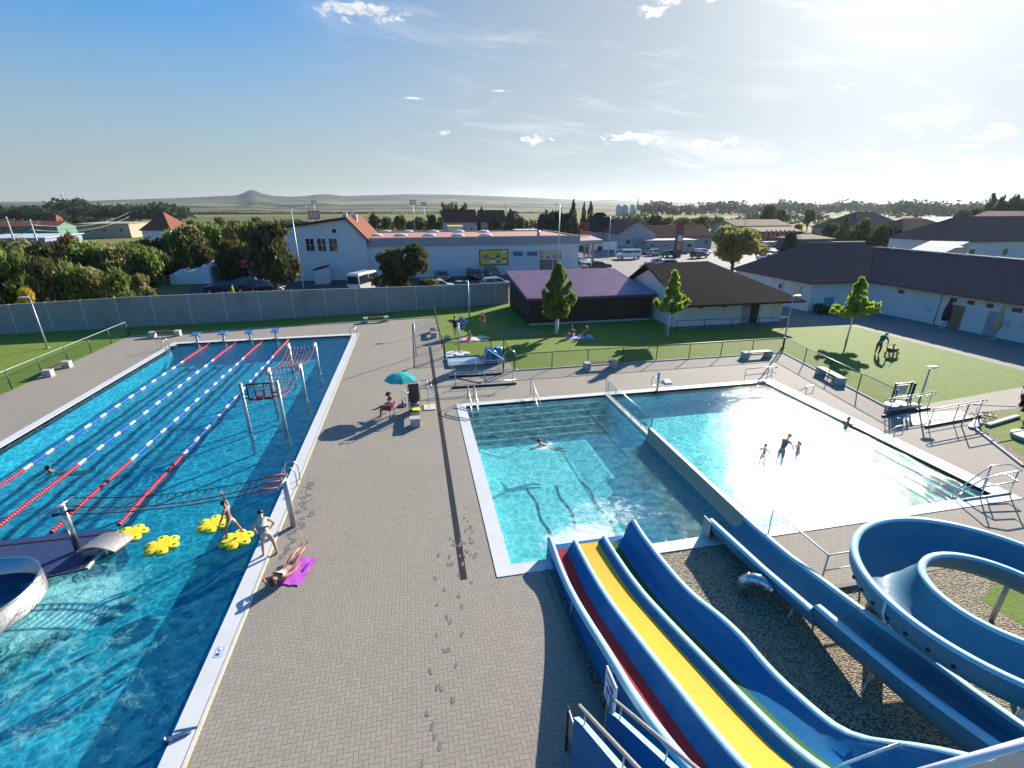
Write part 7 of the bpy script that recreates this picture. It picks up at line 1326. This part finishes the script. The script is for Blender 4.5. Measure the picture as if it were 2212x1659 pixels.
# pylons, floodlights
def pylon(label, px, Y, toppy, name='power_pylon'):
    g = ground_at(px, Y); h = ztop(g, toppy); t = thing(name, label, 'pylon', g); b = MB(); w_ = h*.055; rr = h*.006+.05
    for sx in (-1, 1):
        for sy in (-1, 1): b.bar((sx*w_,sy*w_,0),(0,0,h),rr*2,rr*2)
    for k in range(5): q = w_*(1-k/5.5); z = h*k/5.5; q2 = w_*(1-(k+1)/5.5); b.bar((-q,-q,z),(q2,-q2,z+h/5.5),rr,rr); b.bar((q,q,z),(-q2,q2,z+h/5.5),rr,rr)
    part('mast', b, M['galv'], t); b = MB()
    for z, L in ((.72,.17),(.84,.13)): b.bar((-h*L,0,h*z),(h*L,0,h*z),rr*2,rr*2)
    part('cross_arm', b, M['galv'], t)
pylon('power pylon standing on the left horizon before the wooded knoll', 149, 760, 413); pylon('power pylon behind the chimneys of the gabled hall', 762, 420, 446); pylon('power pylon on the right horizon beyond the silo', 1376, 900, 424); pylon('thin mast above the tree line at the right horizon', 1559, 800, 428, 'mast'); pylon('distant power pylon on the fields right of the poplars', 1092, 800, 438)
for px, Y, ty, l in ((1060,175,436,'left floodlight mast behind the supermarket'),(1080+6,190,438,'second floodlight mast behind the supermarket, a little farther')):
    pass
for px, Y, ty, l in ((897,190,434,'nearer floodlight mast behind the supermarket roof'),(919,215,438,'farther floodlight mast behind the supermarket roof'),(686,260,434,'floodlight mast behind the gabled wing near the striped sign')):
    g = ground_at(px, Y); h = ztop(g, ty); t = thing('floodlight_mast', l, 'floodlight', g, 0, 'floodlight masts of the sports ground'); b = MB(); b.tube([(0,0,0),(0,0,h)],[.16,.08],n=8); part('pole', b, M['galv'], t)
    for z in (h-.1,h-.9): b = MB(); b.box(-1.2,1.2,-.15,.15,z-.25,z+.25); part('lamp_bank', b, M['steelwall'], t)
for px, py0, py1, Y, l in ((62,545,468,85,'left leaning pole carrying wires over the thicket'),(112,568,474,80,'second leaning wooden wire pole over the thicket')):
    g = ground_at(px, Y); h = ztop(g, py1); t = thing('wire_pole', l, 'pole', g); b = MB(); b.tube([(0,0,0),(0,0,h)],[.15,.1],n=8); part('pole', b, M['concrete'], t); b = MB(); b.bar((-.9,0,h-.4),(.9,0,h-.4),.09,.09); part('cross_arm', b, M['galv'], t)
wl = MB(); g0, g1 = ground_at(-80,85), ground_at(1000,120)
pa, pb_, pc = V((*ground_at(60,85)[:2], 8.6)), V((*ground_at(108,80)[:2], 8.2)), V((*ground_at(305,118)[:2], 9.4))
for dz in (0,-.7):
    for A, Bq in ((V((*ground_at(-80,86)[:2],7.6)), pb_), (pb_, pc)): wl.tube([A.lerp(Bq, k/12)+V((0,0,dz-1.2*4*(k/12)*(1-k/12))) for k in range(13)],.025,n=4)
tag(wl.build('power_line', M['galv']), 'pale sagging wires strung between the leaning poles at the left', 'wires')
# ------------------------------------------------------------------ haze
hz_ = MB(); hz_.box(-7000,7000,-400,7200,-60,175)
hm = bpy.data.materials.new('haze'); hm.use_nodes = True; hm.node_tree.nodes.clear(); ht = NT(hm.node_tree); ho = ht.new('ShaderNodeOutputMaterial'); hv = ht.new('ShaderNodeVolumePrincipled')
hv.inputs['Color'].default_value = (.78,.86,1,1); hv.inputs['Density'].default_value = HAZE; hv.inputs['Anisotropy'].default_value = .45; ht.l.new(hv.outputs[0], ho.inputs['Volume'])
if HAZE > 0: tag(hz_.build('haze', hm), 'pale air haze over the whole landscape', 'haze', kind='stuff')
